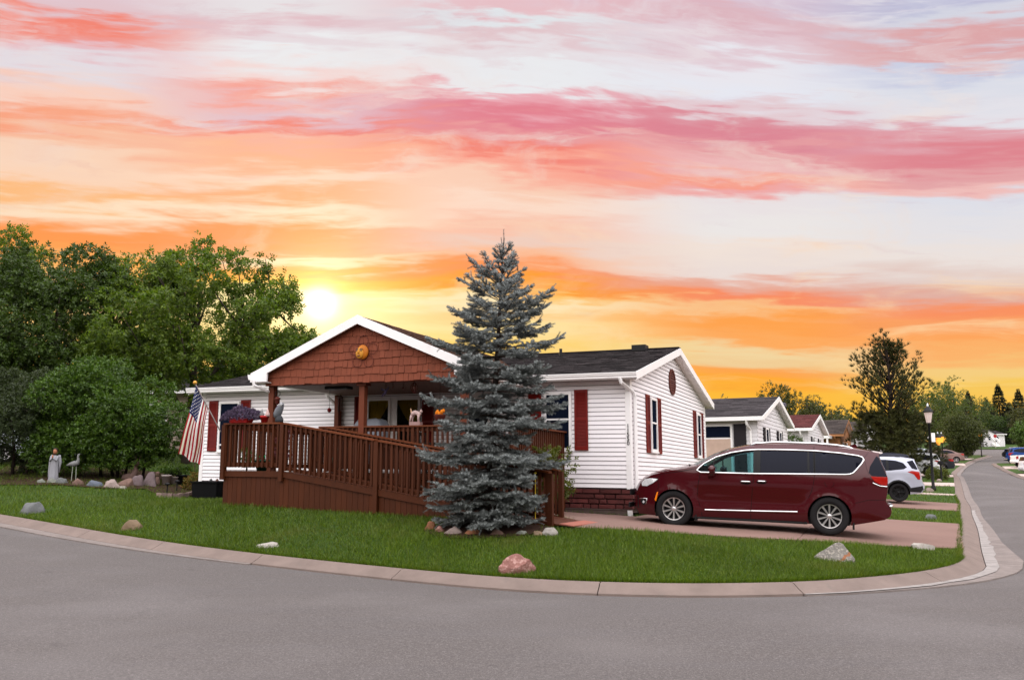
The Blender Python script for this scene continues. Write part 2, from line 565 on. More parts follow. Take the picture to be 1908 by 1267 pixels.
def offset_path(P, d):
    P = np.array(P)
    t = np.gradient(P[:, :2], axis=0)
    t /= np.linalg.norm(t, axis=1, keepdims=True)
    n = np.stack([t[:, 1], -t[:, 0]], 1)
    Q = P.copy()
    Q[:, :2] += n * (np.asarray(d)[:, None] if np.ndim(d) else d)
    return Q


lawn_pts = [tuple(p) for p in KERB]
for a, b, h in [(7.7, -4.8, -.37), (6.1, -4.8, -.435), (3.8, -4.8, -.52), (2.6, -4.8, -.56), (0, -4.75, -.61), (.5, -3.2, -.60), (0, 0, -.60), (2.5, -1, -.58), (6, -2, -.5), (8.5, -1, -.42), (12.4, -.8, -.50), (12.9, 0, -.5), (12.9, 8.6, -.3), (6, 8.6, -.4), (0, 8.6, -.55)]:
    lawn_pts.append(HW(a, b, h))
lawn_pts += [(1.0, 15.95, .585), (3.4, 16.1, .47), (0, 14.2, .38), (-2, 15, .47), (3, 14, .27), (5.5, 14.6, .2), (6.9, 16.25, .28), (3.31, 18.2, .45), (6.23, 17.2, .345), (3.96, 20.1, .47), (6.88, 19.1, .37), (-11.8, 25, 1.12), (-14, 25.5, 1.2), (-9.6, 24.0, .84), (-17, 27.5, 1.4), (-16, 40, 2.4), (-10, 45, 2.55), (-25, 45, 2.7), (-40, 75, 3.2),
             (0, 60, 2.3), (8, 35, .75), (14, 38, .6), (14.2, 32.4, .42), (10, 34, .6), (19, 48, .85), (15, 55, 1.1), (25, 60, 1.25), (20, 80, 2.5), (0, 100, 3.8), (30, 110, 4.0), (45, 104, 3.0), (-60, 130, 5), (0, 200, 7.5), (60, 170, 6.4), (95, 172, 6.35), (70, 178, 6.5), (110, 200, 8), (150, 150, 6.5), (-150, 200, 9), (-150, 100, 5.5),
             (54, 96, 2.48), (60, 90, 2.3), (75, 85, 2.2), (100, 80, 3), (57, 100, 2.6), (300, 300, 12), (0, 400, 14), (-300, 300, 12), (0, -30, 0), (60, 0, .2), (-60, 0, .2)] + KERB2 + KERB3
lawn_pts = lawn_pts[len(KERB):] + [tuple(p) for p in dense[6::4]]
GL = RBF(lawn_pts, 2.5, np.where(np.arange(len(lawn_pts)) < len(lawn_pts) - len(dense[6::4]), .35, .004))
def panw(p):
    x, y = p[0], p[1]
    if y > 34: return .28
    if x < -2.5: return float(np.interp(x, [-9, -2.5], [.3, .0]))
    if x < 3.0: return .0
    return float(np.interp(x, [3.0, 5.0, 7.0, 8.2, 10, 14], [.0, .16, .40, .62, .42, .28]))


def _edge(path, d, k, pan=None):
    P = np.array(path)
    Q = offset_path(path, np.array([.375 + pan(p_) for p_ in P]) if pan else d)
    return [(q_[0], q_[1], float(GL(p_[0], p_[1])) - (.122 if pan else .108)) for p_, q_ in zip(P[::k], Q[::k])]


road_pts = _edge(dense[10:], .55, 3, panw) + _edge(dense2, -.5, 4) + [(x, y, z - .5) for x, y, z in _edge(offset_path(dense, -2.2)[10:], 0, 6)] + [(x, y, z - .5) for x, y, z in _edge(offset_path(dense2, 2.5), 0, 6)] + [(x, y, z - .1) for x, y, z in KERB3] + [(x, y, z - .1) for x, y, z in KERB3] + [(0, 5, 0.0), (0, -3, 0), (-5, 9, .05), (-20, 8, .4), (8, 6, 0), (-14, 14, .45), (-30, 22, 1.15), (30, 5, 0), (15, 18, .06), (0, -40, 0), (60, -20, 0), (-60, -20, .2), (74, 138, 4.5)]
GR = RBF(road_pts, 1.5, 1e-3)


def gl(x, y):
    return float(GL(x, y))


def spot(px, py):
    """where the line of sight through a picture point meets the ground"""
    a, b = (px - 954) / _f, (633.5 - py) / _f
    c, s = math.cos(_p), math.sin(_p)
    d = np.array([a, c - b * s, s + b * c])
    t = np.arange(9, 190, .1)
    P = d[None] * t[:, None] + np.array([0, 0, 1.6])
    k = np.argmax(P[:, 2] < GL(P[:, 0], P[:, 1]))
    x, y = P[k, :2]
    return float(x), float(y), gl(x, y)


# ---- road sheet
M_asphalt, q = new_mat('asphalt')
_pos = q.n('ShaderNodeNewGeometry').outputs['Position']
na = q.n('ShaderNodeTexNoise', {'Vector': _pos, 'Scale': 62.0, 'Detail': 5.0, 'Roughness': .75}).outputs[0]
nb = q.n('ShaderNodeTexNoise', {'Vector': q.n('ShaderNodeMapping', {'Vector': _pos, 'Rotation': (0, 0, .05), 'Scale': (.22, 1.6, 1)}).outputs[0], 'Scale': 1.3, 'Detail': 6.0, 'Roughness': .6, 'Distortion': .5}).outputs[0]
nc = q.n('ShaderNodeTexVoronoi', {'Vector': _pos, 'Scale': 38.0}).outputs['Distance']
nd_ = q.n('ShaderNodeTexNoise', {'Vector': _pos, 'Scale': .35, 'Detail': 3.0}).outputs[0]
ca = q.ramp(na, [(.30, (.043, .037, .0345)), (.5, (.086, .0745, .0705)), (.72, (.176, .156, .149))])
ca = q.mixc(q.m('MULTIPLY', q.ss(nb, .42, .70), .22), ca, (.095, .087, .090))
ca = q.mixc(q.m('MULTIPLY', q.ss(nd_, .45, .7), .25), ca, (.19, .173, .172))
ng = q.n('ShaderNodeTexNoise', {'Vector': _pos, 'Scale': 34.0, 'Detail': 3.0, 'Roughness': .8}).outputs[0]
ca = q.mixc(q.m('MULTIPLY', q.ss(ng, .52, .72), .75), ca, (.175, .160, .157))
ca = q.mixc(q.m('MULTIPLY', q.ss(ng, .47, .32), .75), ca, (.07, .064, .066))
ca = q.mixc(q.m('MULTIPLY', q.ss(nc, .13, .07), .75), ca, (.40, .37, .36))
# a few darker drips
ns = q.n('ShaderNodeTexNoise', {'Vector': _pos, 'Scale': 2.1, 'Detail': 2.0}).outputs[0]
ca = q.mixc(q.m('MULTIPLY', q.ss(ns, .69, .78), .35), ca, (.045, .040, .040))
bp = q.n('ShaderNodeBump', {'Height': na, 'Strength': .55, 'Distance': .012}).outputs[0]
q.n('ShaderNodeOutputMaterial', (q.n('ShaderNodeBsdfPrincipled', {'Base Color': ca, 'Roughness': .82, 'Normal': bp, 'Specular IOR Level': .35}).outputs[0],))
xs = np.concatenate([np.arange(-90, -24, 6), np.arange(-24, -14, 1.0), np.arange(-14, 20, .5), np.arange(20, 40, 1.0), np.arange(40, 150, 3)])
ys = np.concatenate([np.arange(-40, 0, 4), np.arange(0, 9, 1.0), np.arange(9, 30, .5), np.arange(30, 182, 2.5)])
gx, gy = np.meshgrid(xs, ys)
gz = GR(gx, gy)
vid = np.arange(gx.size).reshape(gx.shape)
qf = np.stack([vid[:-1, :-1], vid[:-1, 1:], vid[1:, 1:], vid[1:, :-1]], -1).reshape(-1, 4)
# drop the quads well inside the lawns
lp_left = [tuple(p[:2]) for p in dense] + [(-60, 150)]
cc = np.stack([gx.ravel(), gy.ravel()], 1)[qf].mean(1)
inside = inpoly(cc[:, 0], cc[:, 1], [tuple(p[:2]) for p in offset_path(dense, -2.6)] + [(-60, 150)])
inside |= inpoly(cc[:, 0], cc[:, 1], [tuple(p[:2]) for p in offset_path(dense2, 4.5)] + [(150, 118), (150, 12)])
o = raw_mesh('road', np.stack([gx.ravel(), gy.ravel(), gz.ravel()], 1), qf[~inside], M_asphalt, smooth=True, n=4)
tag(o, kind='structure')

# ---- lawns (ground under the grass)
M_soil = pm('turf', (.040, .080, .010), .95, .5, 1.2, .9, 55, spots=(9.0, .52, .74, (.05, .07, .012), .6))


def patch(name, poly, step, mat, dz=.0, H=GL, holes=(), extra=()):
    V, F = cdt_fill(poly, holes, step, extra)
    z = H(V[:, 0], V[:, 1]) + dz
    o = raw_mesh(name, np.column_stack([V, z]), F, mat, smooth=True)
    return tag(o, kind='structure')


near_poly = [tuple(p[:2]) for p in dense if p[1] < 74 or p[0] > 0][:]
near_poly = [tuple(p[:2]) for p in dense[20:300]]
_ex, _ey = np.meshgrid(np.arange(-17, 17, .47), np.arange(12.2, 40, .47))
_k = inpoly(_ex, _ey, [tuple(p[:2]) for p in offset_path(dense, -.3)] + [(0, 160), (-60, 160)])
patch('lawn', [tuple(p[:2]) for p in dense] + [(0, 160), (-60, 160)], 2.03, M_soil, .0, extra=list(zip(_ex[_k].tolist(), _ey[_k].tolist())))
patch('lawn', [tuple(p[:2]) for p in dense2] + [(150, 110), (150, 12), (40, 5)], 3.0, M_soil, .0)
patch('hills', [tuple(p[:2]) for p in KERB3] + [(500, 200), (500, 600), (-500, 600), (-500, 200), (-60, 161)], 14.0, M_soil, .0)
patch('hills', [(-61, 51), (-60.5, 160), (-60, 161), (-500, 200), (-500, 60), (-120, 52)], 10.0, M_soil, -.05)

# ---- kerb, cast in lengths with open joints
M_kerb = pm('kerb_concrete', (.225, .172, .150), .9, .3, 2.2, .5, 90, spots=(6.0, .55, .75, (.16, .13, .115), .7))
M_pan = pm('gutter_concrete', (.24, .202, .186), .9, .3, 2.5, .4, 90, spots=(5.0, .5, .72, (.24, .205, .195), .6))
M_seam = pm('weathered_cement', (.33, .30, .285), .9, .4, 5, .3, 80)


def kerb(path, name, seclen, panfn, flip=1, maxsec=200):
    P = np.array(path)
    P[:, 2] = GL(P[:, 0], P[:, 1])
    sl_ = np.concatenate([[0], np.cumsum(np.linalg.norm(np.diff(P, axis=0), axis=1))])
    tot = sl_[-1]

    def at(s):
        p = np.array([np.interp(s, sl_, P[:, k]) for k in range(3)])
        q2 = np.array([np.interp(min(s + .15, tot), sl_, P[:, k]) for k in range(3)]) - np.array([np.interp(max(s - .15, 0), sl_, P[:, k]) for k in range(3)])
        q2 = q2[:2] / np.linalg.norm(q2[:2])
        return p, np.array([q2[1], -q2[0]]) * flip
    root = thing(name[0], name[1], 'kerb', tuple(P[len(P) // 2]))
    root['kind'] = 'structure'
    s = 0.0
    k = 0
    while s < tot - .3:
        e = min(s + seclen * (.85 + .3 * rnd.random()), tot)
        L = e - .014 if e < tot else e
        nst = max(2, int((L - s) / .5) + 1)
        mb, pan, sm = MB(), MB(), MB()
        prof_n = 0
        for part in (0, 1, 2):
            rows = []
            for t in np.linspace(s, L, nst):
                p, n = at(t)
                pw = panfn(p)
                if part == 0:
                    pr = [(0, -.25), (0, .012), (.05, .02), (.13, .012), (.24, -.045), (.36, -.096), (.37, -.25)]
                elif part == 1:
                    pr = [(.372, -.25), (.372, -.098), (.372 + pw * .5, -.107), (.372 + pw, -.1), (.375 + pw, -.25)]
                else:
                    ww = (.03 + pw * .34) * (.75 + .5 * abs(math.sin(t * 2.3) * math.sin(t * 5.1 + 1)))
                    pr = [(.375, -.093), (.375 + ww, -.0955)]
                rows.append([(p[0] + n[0] * d, p[1] + n[1] * d, p[2] + z) for d, z in pr])
            m = (mb, pan, sm)[part]
            np_ = len(rows[0])
            vs = [v for r_ in rows for v in r_]
            fs = [(i * np_ + j, i * np_ + j + 1, (i + 1) * np_ + j + 1, (i + 1) * np_ + j) for i in range(len(rows) - 1) for j in range(np_ - 1)]
            if part < 2:
                fs += [tuple(range(np_)), tuple((len(rows) - 1) * np_ + j for j in range(np_ - 1, -1, -1))]
            m.add(vs, fs)
        mid, _ = at((s + L) / 2)
        mb.build('kerb_section', M_kerb, root, smooth=50)
        if panfn(mid) > .03:
            pan.build('gutter_slab', M_pan, root)
            if mid[0] > 4 and mid[1] < 32:
                sm.build('cement_seam', M_seam, root)
        s = e
        k += 1
    return root


kerb(np.array(dense)[20:], ('kerb', 'pale pinkish rolled concrete kerb curving round the corner lawn'), 2.9, panw)
kerb(np.array(dense2)[8:], ('kerb', 'concrete kerb along the far right side of the side street'), 6.0, lambda p: .0, flip=-1)

# ---- driveways
M_drive = pm('driveway_concrete', (.25, .152, .126), .88, .2, .8, .4, 70, spots=(1.6, .5, .72, (.18, .12, .10), .6))
M_drive2 = pm('pale_concrete', (.46, .36, .325), .88, .2, 1.0, .3, 70)


def slab(name, poly, mat, thick=.03, step=.8):
    V, F = cdt_fill(poly, (), step)
    z = GL(V[:, 0], V[:, 1]) + thick
    n = len(V)
    top = np.column_stack([V, z])
    b = np.array(poly)
    # skirt round the rim
    rim = np.column_stack([b, GL(b[:, 0], b[:, 1]) + thick])
    low = rim - np.array([0, 0, .12])
    k = len(b)
    allv = np.vstack([top, rim, low])
    sf = []
    for i in range(k):
        a, c = n + i, n + (i + 1) % k
        sf += [(a, c, c + k), (a, c + k, a + k)]
    o = raw_mesh(name, allv, np.vstack([F, np.array(sf)]), mat)
    return o


def hw2(a, b):
    return HW(a, b, 0)[:2]


DRIVE1 = [(8.55, 16.85), (6.9, 16.25), (3.4, 16.1), (1.05, 15.98), hw2(.25, -3.15), hw2(1.6, -2.6), hw2(1.6, -.12), hw2(-.12, -.12), hw2(-.12, 5.9), (11.78, 23.35), (10.3, 20.4)]
# the drive is poured in bays with a joint between them
bayA = [(8.55, 16.85), (6.9, 16.25), (5.2, 16.17), (6.6, 19.6), (8.75, 24.55), (11.78, 23.35), (10.3, 20.4)]
bayB = [(5.185, 16.17), (3.4, 16.1), (1.05, 15.98), hw2(.25, -3.15), hw2(1.6, -2.6), hw2(1.6, -.12), hw2(-.12, -.12), hw2(-.12, 5.9), (8.735, 24.55), (6.585, 19.6)]
dr = tag(slab('driveway', bayA, M_drive), kind='structure')
tag(slab('driveway', bayB, M_drive, .028), kind='structure')


def street_drive(Y0, Y1, length):
    def kx(Y): return float(np.interp(Y, [p[1] for p in KERB[16:32]], [p[0] for p in KERB[16:32]]))
    a, b = (kx(Y0), Y0), (kx(Y1), Y1)
    d = np.array([-.915, .403]) * length
    return [a, b, (b[0] + d[0], b[1] + d[1]), (a[0] + d[0], a[1] + d[1])]


DRIVE2 = street_drive(29.2, 33.8, 12)
DRIVE3 = street_drive(46.6, 50.2, 12)
DRIVE4 = street_drive(60, 64, 14)
tag(slab('driveway', DRIVE2, M_drive), kind='structure')
tag(slab('driveway', DRIVE3, M_drive2), kind='structure')
tag(slab('driveway', DRIVE4, M_drive2), kind='structure')
tag(slab('path', street_drive(39.2, 40.0, 9), M_drive2), kind='structure')
tag(slab('driveway', [(47.0, 91), (49.9, 97), (43, 100), (40, 94)], M_drive2, .03, 2), kind='structure')
tag(slab('driveway', [(56.0, 107.5), (59.0, 112), (50, 116), (47, 111.5)], M_drive2, .03, 2), kind='structure')
tag(slab('driveway', [(44, 76), (45.5, 79.2), (54, 77.5), (52.5, 74)], M_drive2, .03, 2), kind='structure')
tag(slab('driveway', [(48.5, 86.4), (50.2, 90), (60, 88), (58, 84)], M_drive2, .03, 2), kind='structure')

if 0:
    for p_ in lawn_pts: print('LP', np.round(p_,2), round(gl(p_[0],p_[1])-p_[2],3))
# ------------------------------------------------------------------ the corner house
M_siding = pm('white_siding', (.80, .77, .79), .55, .05, 1.5, .06, 25, objvar=.025, spots=(.9, .58, .8, (.60, .55, .54), .45))
M_white = pm('white_trim', (.82, .80, .80), .45, .05, 3, .05, 40, spots=(2.2, .58, .8, (.58, .54, .53), .4))
M_soffit = pm('soffit_panel', (.74, .68, .66), .6, .05, 2)
M_shut = pm('red_shutter', (.185, .011, .008), .5, .14, 4, objvar=.06)
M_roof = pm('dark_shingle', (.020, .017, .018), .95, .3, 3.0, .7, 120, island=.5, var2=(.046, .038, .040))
M_proof = pm('brown_shingle', (.115, .062, .045), .95, .25, 3.0, .7, 120, island=.4, var2=(.16, .085, .06))
M_shake = pm('rust_shake', (.235, .064, .033), .75, .2, 5, .3, 60, objvar=.09, stretch=(3, 3, .6))
M_pglass = glass_dark('window_glass', (.006, .009, .020), .2, spec=.0)
M_cglass = glass_dark('porch_window_glass', (.01, .01, .012), .05, .82, (.8, .8, .75))
M_dark = pm('dark_interior', (.02, .015, .012), .9, .2)
M_curt = pm('yellow_curtain', (.62, .40, .035), .8, .25, 9, stretch=(6, 6, .5))
M_stone = pm('maroon_skirt_stone', (.115, .030, .028), .8, .3, 6, .7, 30, objvar=.3, spots=(5, .5, .7, (.05, .016, .016), .6))
M_sill = pm('weathered_board', (.13, .09, .08), .9, .3, 5, .3, 40)
M_black = pm('black_metal', (.012, .012, .013), .5, .1)
M_vent = pm('maroon_vent', (.13, .030, .022), .6, .2)

LEN, DEP = 12.88, 8.66
house = thing('mobile_home', 'white sided corner house with red shutters, dark shingle roof and rust coloured porch gable', 'house', HW(6, 4, -.6))


def H(*a):
    return MB(HW)


def rk(b):
    return 2.563 + .253 * min(b, DEP - b)


H().extrude([(.003, -.02), (DEP - .003, -.02), (DEP - .003, rk(0)), (DEP / 2, rk(DEP / 2) - .01), (.003, rk(0))], 'x', .004, LEN - .004).build('wall', pm('lap_shadow_tone', (.10, .075, .075), .9), house)  # core tinted dark so the plank gaps read as lap shadows
H().box(.05, LEN - .05, .05, DEP - .05, -.56, -.02).build('crawl_space', M_sill, house)
CS, GAP = .1043, .013
for i in range(25):
    h0 = i * CS
    h1 = min(h0 + CS, 2.57)
    j = R.uniform(-.0015, .0015)
    H().hexa([(.10, -.022 + j, h0 + GAP), (LEN - .10, -.022 + j, h0 + GAP), (LEN - .10, .006, h0 + GAP), (.10, .006, h0 + GAP), (.10, -.004, h1), (LEN - .10, -.004, h1), (LEN - .10, .006, h1), (.10, .006, h1)]).build('siding_plank', M_siding, house)
for i in range(35):
    h0 = i * CS
    h1 = h0 + CS
    f = lambda h: max(.10, (h - 2.563) / .253)
    if h1 > 3.63:
        break
    b0, b1 = f(h0), f(h1)
    j = R.uniform(-.0015, .0015)
    H().hexa([(-.022 + j, b0, h0 + GAP), (-.022 + j, DEP - b0, h0 + GAP), (.006, DEP - b0, h0 + GAP), (.006, b0, h0 + GAP), (-.004, b1, h1), (-.004, DEP - b1, h1), (.006, DEP - b1, h1), (.006, b1, h1)]).build('siding_plank', M_siding, house)
# corner boards
for a0, a1, b0, b1 in ((-.024, .10, -.026, .12), (LEN - .10, LEN + .02, -.026, .1), (-.024, .1, DEP - .1, DEP + .02)):
    H().box(a0, a1, b0, b1, -.015, 2.555).build('corner_board', M_white, house)

# ---- roof
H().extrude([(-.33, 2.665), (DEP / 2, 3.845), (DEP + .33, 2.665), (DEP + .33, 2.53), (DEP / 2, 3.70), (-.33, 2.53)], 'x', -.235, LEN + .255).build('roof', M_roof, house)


def courses(mb, T0, span, slope_len, expo, wmin, wmax, th, base):
    """rows of shingle tabs; T0(u, v, n) maps along / up slope / off the slope"""
    n = int(slope_len / expo)
    for i in range(n):
        v0, v1 = i * expo - .02, min((i + 1) * expo + .03, slope_len)
        u = span[0](v0) - R.uniform(0, wmax * .6)
        while u < span[1](v0):
            w = R.uniform(wmin, wmax)
            u0, u1 = max(u, span[0](v0)), min(u + w - .006, span[1](v0))
            if u1 - u0 > .03:
                t = th * R.uniform(.7, 1.5)
                dv = R.uniform(-.004, .004)
                mb.add([T0(u0, v0 + dv, base), T0(u1, v0 + dv, base), T0(u0, v0 + dv, base + t + .004), T0(u1, v0 + dv, base + t + .004), T0(u0, v1, base + .002), T0(u1, v1, base + .002)],
                       [(0, 1, 3, 2), (2, 3, 5, 4)])
            u += w


c_, s_ = math.cos(math.atan(.253)), math.sin(math.atan(.253))
mb = H()
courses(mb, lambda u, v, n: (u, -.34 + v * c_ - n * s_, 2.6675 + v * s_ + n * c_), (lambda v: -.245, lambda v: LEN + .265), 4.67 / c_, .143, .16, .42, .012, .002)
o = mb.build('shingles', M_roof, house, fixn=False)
o['kind'] = 'stuff'
H().beam((-.24, DEP / 2, 3.855), (LEN + .26, DEP / 2, 3.855), .26, .03, up=(0, 0, 1)).build('ridge_cap', M_roof, house)
H().box(.62, 1.02, 3.85, 4.2, 3.76, 3.93).build('roof_vent', M_black, house)
H().tube([(2.9, 3.2, 3.5), (2.9, 3.2, 3.82)], .045, 8).build('vent_pipe', M_black, house)

# rake boards, soffits
for a0, a1 in ((-.262, -.232), (LEN + .252, LEN + .282)):
    for sg in (0, 1):
        m = H()
        fb = (lambda b: DEP - b) if sg else (lambda b: b)
        p = [(fb(-.34), 2.655), (fb(DEP / 2 - .001), 3.842), (fb(DEP / 2 - .001), 3.655), (fb(-.34), 2.465)]
        m.extrude(p, 'x', a0, a1)
        m.build('rake_board', M_white, house)
for a0, a1 in ((-.233, .005), (LEN - .005, LEN + .253)):
    for sg in (0, 1):
        fb = (lambda b: DEP - b) if sg else (lambda b: b)
        m = H()
        m.extrude([(fb(-.30), 2.50), (fb(DEP / 2 - .001), 3.68), (fb(DEP / 2 - .001), 3.665), (fb(-.30), 2.485)], 'x', a0, a1)
        m.build('rake_soffit', M_soffit, house)
H().box(-.23, LEN + .25, -.30, .01, 2.515, 2.528).build('soffit', M_soffit, house)
H().box(-.23, LEN + .25, -.327, -.30, 2.49, 2.66).build('fascia', M_white, house)
H().box(-.23, LEN + .25, DEP + .3, DEP + .327, 2.49, 2.66).build('fascia', M_white, house)
GP = [(-.33, 2.645), (-.33, 2.50), (-.40, 2.50), (-.425, 2.525), (-.425, 2.56), (-.445, 2.585), (-.445, 2.615), (-.46, 2.625), (-.46, 2.648), (-.44, 2.648), (-.44, 2.63)]
H().extrude(GP, 'x', -.30, LEN + .28).build('gutter', M_white, house)
H().extrude([(DEP - b, h) for b, h in GP], 'x', -.30, LEN + .28)
_m = H()
_m.tube([(.10, -.40, 2.52), (.08, -.385, 2.42), (-.05, .12, 2.24), (-.075, .2, 2.12), (-.075, .2, -.44)], .045, 6)
_m.build('downspout', M_white, house)
_m = H()
_m.tube([(8.10, -3.52, 2.40), (8.08, -3.5, 2.28), (7.93, -3.2, 2.17), (7.92, -3.02, 2.10), (7.92, -3.02, .3)], .04, 6)
_m.build('downspout', M_white, house)
_m = H()
_m.tube([(8.32, -.3, 2.40), (8.32, -.28, 2.30), (8.16, -.10, 2.10), (8.14, -.07, 2.0), (8.14, -.07, 0.0)], .04, 6)
_m.build('downspout', M_white, house)


# ---- windows and shutters; P maps (u along wall, d out of wall, h)
def PF(u, d, h): return HW(u, -d, h)
def PG(u, d, h): return HW(-d, u, h)


def window(P, u0, u1, h0, h1, parent, mid=None, glass=None, frame=M_white, fw=.06, curtain=None):
    m = MB(P)
    for a, b, c, d in ((u0, u1, h0, h0 + fw), (u0, u1, h1 - fw, h1), (u0, u0 + fw, h0 + fw, h1 - fw), (u1 - fw, u1, h0 + fw, h1 - fw)):
        m.box(a, b, .0, .07, c, d)
    m.box(u0 - .03, u1 + .03, .0, .085, h0 - .035, h0 - .002)
    o = m.build('window', frame, parent)
    mm = mid if mid else (h0 + h1) / 2
    gl_ = glass or M_pglass
    for a, b, dd in ((h0 + fw - .004, mm - .012, .034), (mm + .012, h1 - fw + .004, .044)):
        MB(P).box(u0 + fw - .004, u1 - fw + .004, dd, dd + .005, a, b).build('pane', gl_, o)
    MB(P).box(u0 + fw - .002, u1 - fw + .002, .03, .062, mm - .02, mm + .02).build('meeting_rail', frame, o)
    MB(P).box(u0 + .02, u1 - .02, .021, .0235, h0 + .02, h1 - .02).build('backing', M_dark, o)
    return o


def shutter(P, u0, u1, h0, h1, parent, mat=M_shut):
    m = MB(P)
    st = .045
    mid = (h0 + h1) / 2 + .02
    m.box(u0, u0 + st, .018, .05, h0, h1)
    m.box(u1 - st, u1, .018, .05, h0, h1)
    for a, b in ((h0, h0 + .09), (mid - .035, mid + .035), (h1 - .06, h1)):
        m.box(u0 + st, u1 - st, .018, .048, a, b)
    m.box(u0 + st, u1 - st, .018, .024, h0 + .08, h1 - .05)
    for a, b in ((h0 + .09, mid - .035), (mid + .035, h1 - .06)):
        n = int((b - a) / .034)
        for k in range(n):
            z = a + (k + .5) * (b - a) / n
            m.add([(u0 + st, .046, z - .013), (u1 - st, .046, z - .013), (u1 - st, .026, z + .016), (u0 + st, .026, z + .016)], [(0, 1, 2, 3)])
    return m.build('shutter', mat, parent)


window(PF, 1.43, 2.13, .87, 2.26, house, 1.61)
shutter(PF, 1.02, 1.355, .875, 2.313, house)
shutter(PF, 2.21, 2.545, .875, 2.313, house)
window(PF, 11.49, 12.235, .84, 2.26, house, 1.03)
shutter(PF, 12.30, 12.625, .85, 2.294, house)
shutter(PF, 11.12, 11.455, .85, 2.294, house)
window(PG, 1.73, 2.33, .90, 2.255, house, 1.62)
shutter(PG, 1.345, 1.68, .86, 2.30, house)
shutter(PG, 2.45, 2.81, .86, 2.30, house)
window(PG, 7.24, 7.80, .88, 2.23, house, 1.58)
shutter(PG, 6.83, 7.19, .86, 2.285, house)
shutter(PG, 7.88, 8.24, .86, 2.285, house)
# porch picture windows with tied-back curtains
M_mull = M_white
for u0, u1, tie in ((6.47, 7.20, 1), (5.575, 6.32, -1)):
    w_ = window(PF, u0, u1, .92, 2.235, house, 1.45, glass=M_cglass)
    n, vs, fs = 14, [], []
    for i in range(n + 1):
        for j in range(n + 1):
            t, s2 = i / n, j / n
            wd = (1.0 - .86 * t ** 1.5) if t < .8 else .30
            e0 = u1 - .06 if tie > 0 else u0 + .06
            uu = e0 - tie * s2 * wd * (u1 - u0 - .12)
            vs.append((uu, .027 + .004 * math.sin(s2 * 26), 2.18 - t * .78))
    for i in range(n):
        for j in range(n):
            fs.append((i * (n + 1) + j, i * (n + 1) + j + 1, (i + 1) * (n + 1) + j + 1, (i + 1) * (n + 1) + j))
    MB(PF).add(vs, fs).build('curtain', M_curt, w_, smooth=True)
H().box(6.32, 6.47, -.045, 0, .88, 2.26).build('mullion_post', M_mull, house)
shutter(PF, 7.26, 7.60, .86, 2.30, house)
shutter(PF, 5.19, 5.52, .86, 2.30, house)
dr_ = H().box(3.5, 4.45, -.045, 0, .27, 2.32).build('door', M_white, house)
H().box(3.65, 4.3, -.052, -.046, 1.1, 2.15).build('pane', M_pglass, dr_)
H().ball((3.6, -.07, 1.25), .03).build('handle', M_black, dr_)

# oval gable vent
vo = MB(PG)
n = 26
for k in range(n):
    t0, t1 = 2 * PI * k / n, 2 * PI * (k + .86) / n
    p = []
    for d in (.018, .05):
        for rr, t in ((.82, t0), (1.0, t0), (1.0, t1), (.82, t1)):
            p.append((4.20 + .375 * rr * math.cos(t), d, 2.885 + .365 * rr * math.sin(t)))
    vo.hexa([p[i] for i in (0, 1, 2, 3, 4, 5, 6, 7)])
vo.add([(4.2 + .31 * math.cos(2 * PI * k / 24), .022, 2.885 + .30 * math.sin(2 * PI * k / 24)) for k in range(24)], [tuple(range(24))])
for k in range(9):
    z = -.26 + k * .065
    hw_ = .30 * math.sqrt(max(.01, 1 - (z / .29) ** 2))
    vo.add([(4.2 - hw_, .045, 2.885 + z - .02), (4.2 + hw_, .045, 2.885 + z - .02), (4.2 + hw_, .025, 2.885 + z + .02), (4.2 - hw_, .025, 2.885 + z + .02)], [(0, 1, 2, 3)])
vo.build('gable_vent', M_vent, house)


# house number, one numeral above the other
def text_mesh(s, size, ext=.006):
    cu = bpy.data.curves.new('numeral', 'FONT')
    cu.body = s
    cu.size = size
    cu.extrude = ext
    cu.align_x = 'CENTER'
    o = bpy.data.objects.new('numeral', cu)
    me = bpy.data.meshes.new_from_object(o)
    v = [tuple(x.co) for x in me.vertices]
    f = [tuple(p.vertices) for p in me.polygons]
    bpy.data.objects.remove(o)
    bpy.data.meshes.remove(me)
    return v, f


for k, ch in enumerate('11550'):
    v, f = text_mesh(ch, .135)
    m = H()
    m.add([(.042 - x * 1.05, -.034 - z, 1.397 - k * .1 + y * .95) for x, y, z in v], f)
    m.build('house_numeral', M_black, house)

# ---- skirting: courses of maroon stone
def stones(P, u0, u1, h0=-.475, rows=4, rh=.116):
    for r_ in range(rows):
        u = u0 - (0 if r_ % 2 else .12)
        while u < u1 - .02:
            w = R.choice([.19, .26, .33, .42, .52])
            a, b = max(u, u0), min(u + w - .012, u1)
            hh = rh
            if b - a > .03:
                z0 = h0 + r_ * rh
                d = R.uniform(.012, .045)
                e = .012
                m = MB(P)
                m.hexa([(a, -.03, z0), (b, -.03, z0), (b, -.03, z0 + hh - .012), (a, -.03, z0 + hh - .012),
                        (a + e, d, z0 + e), (b - e, d * R.uniform(.7, 1.1), z0 + e), (b - e, d, z0 + hh - .012 - e), (a + e, d * R.uniform(.7, 1.1), z0 + hh - .012 - e)])
                m.build('stone', M_stone, house)
            u += w


stones(PF, -.02, 2.7)
stones(PF, 8.0, LEN)
stones(PG, .0, 8.6)
H().box(-.035, 2.7, -.045, .02, -.49, -.472).build('skirt_rail', M_sill, house)
H().box(.1, 2.7, -.03, .02, -.64, -.492).build('skirt_footing', M_sill, house)
H().box(-.02, .085, -.05, .02, -.62, -.492).build('footing_block', M_white, house)

# ---- porch roof over the deck
AX, AH, AE = 5.28, 3.78, 2.93
PS = (AH - 2.562) / AE


def ph(a): return AH - PS * abs(a - AX)


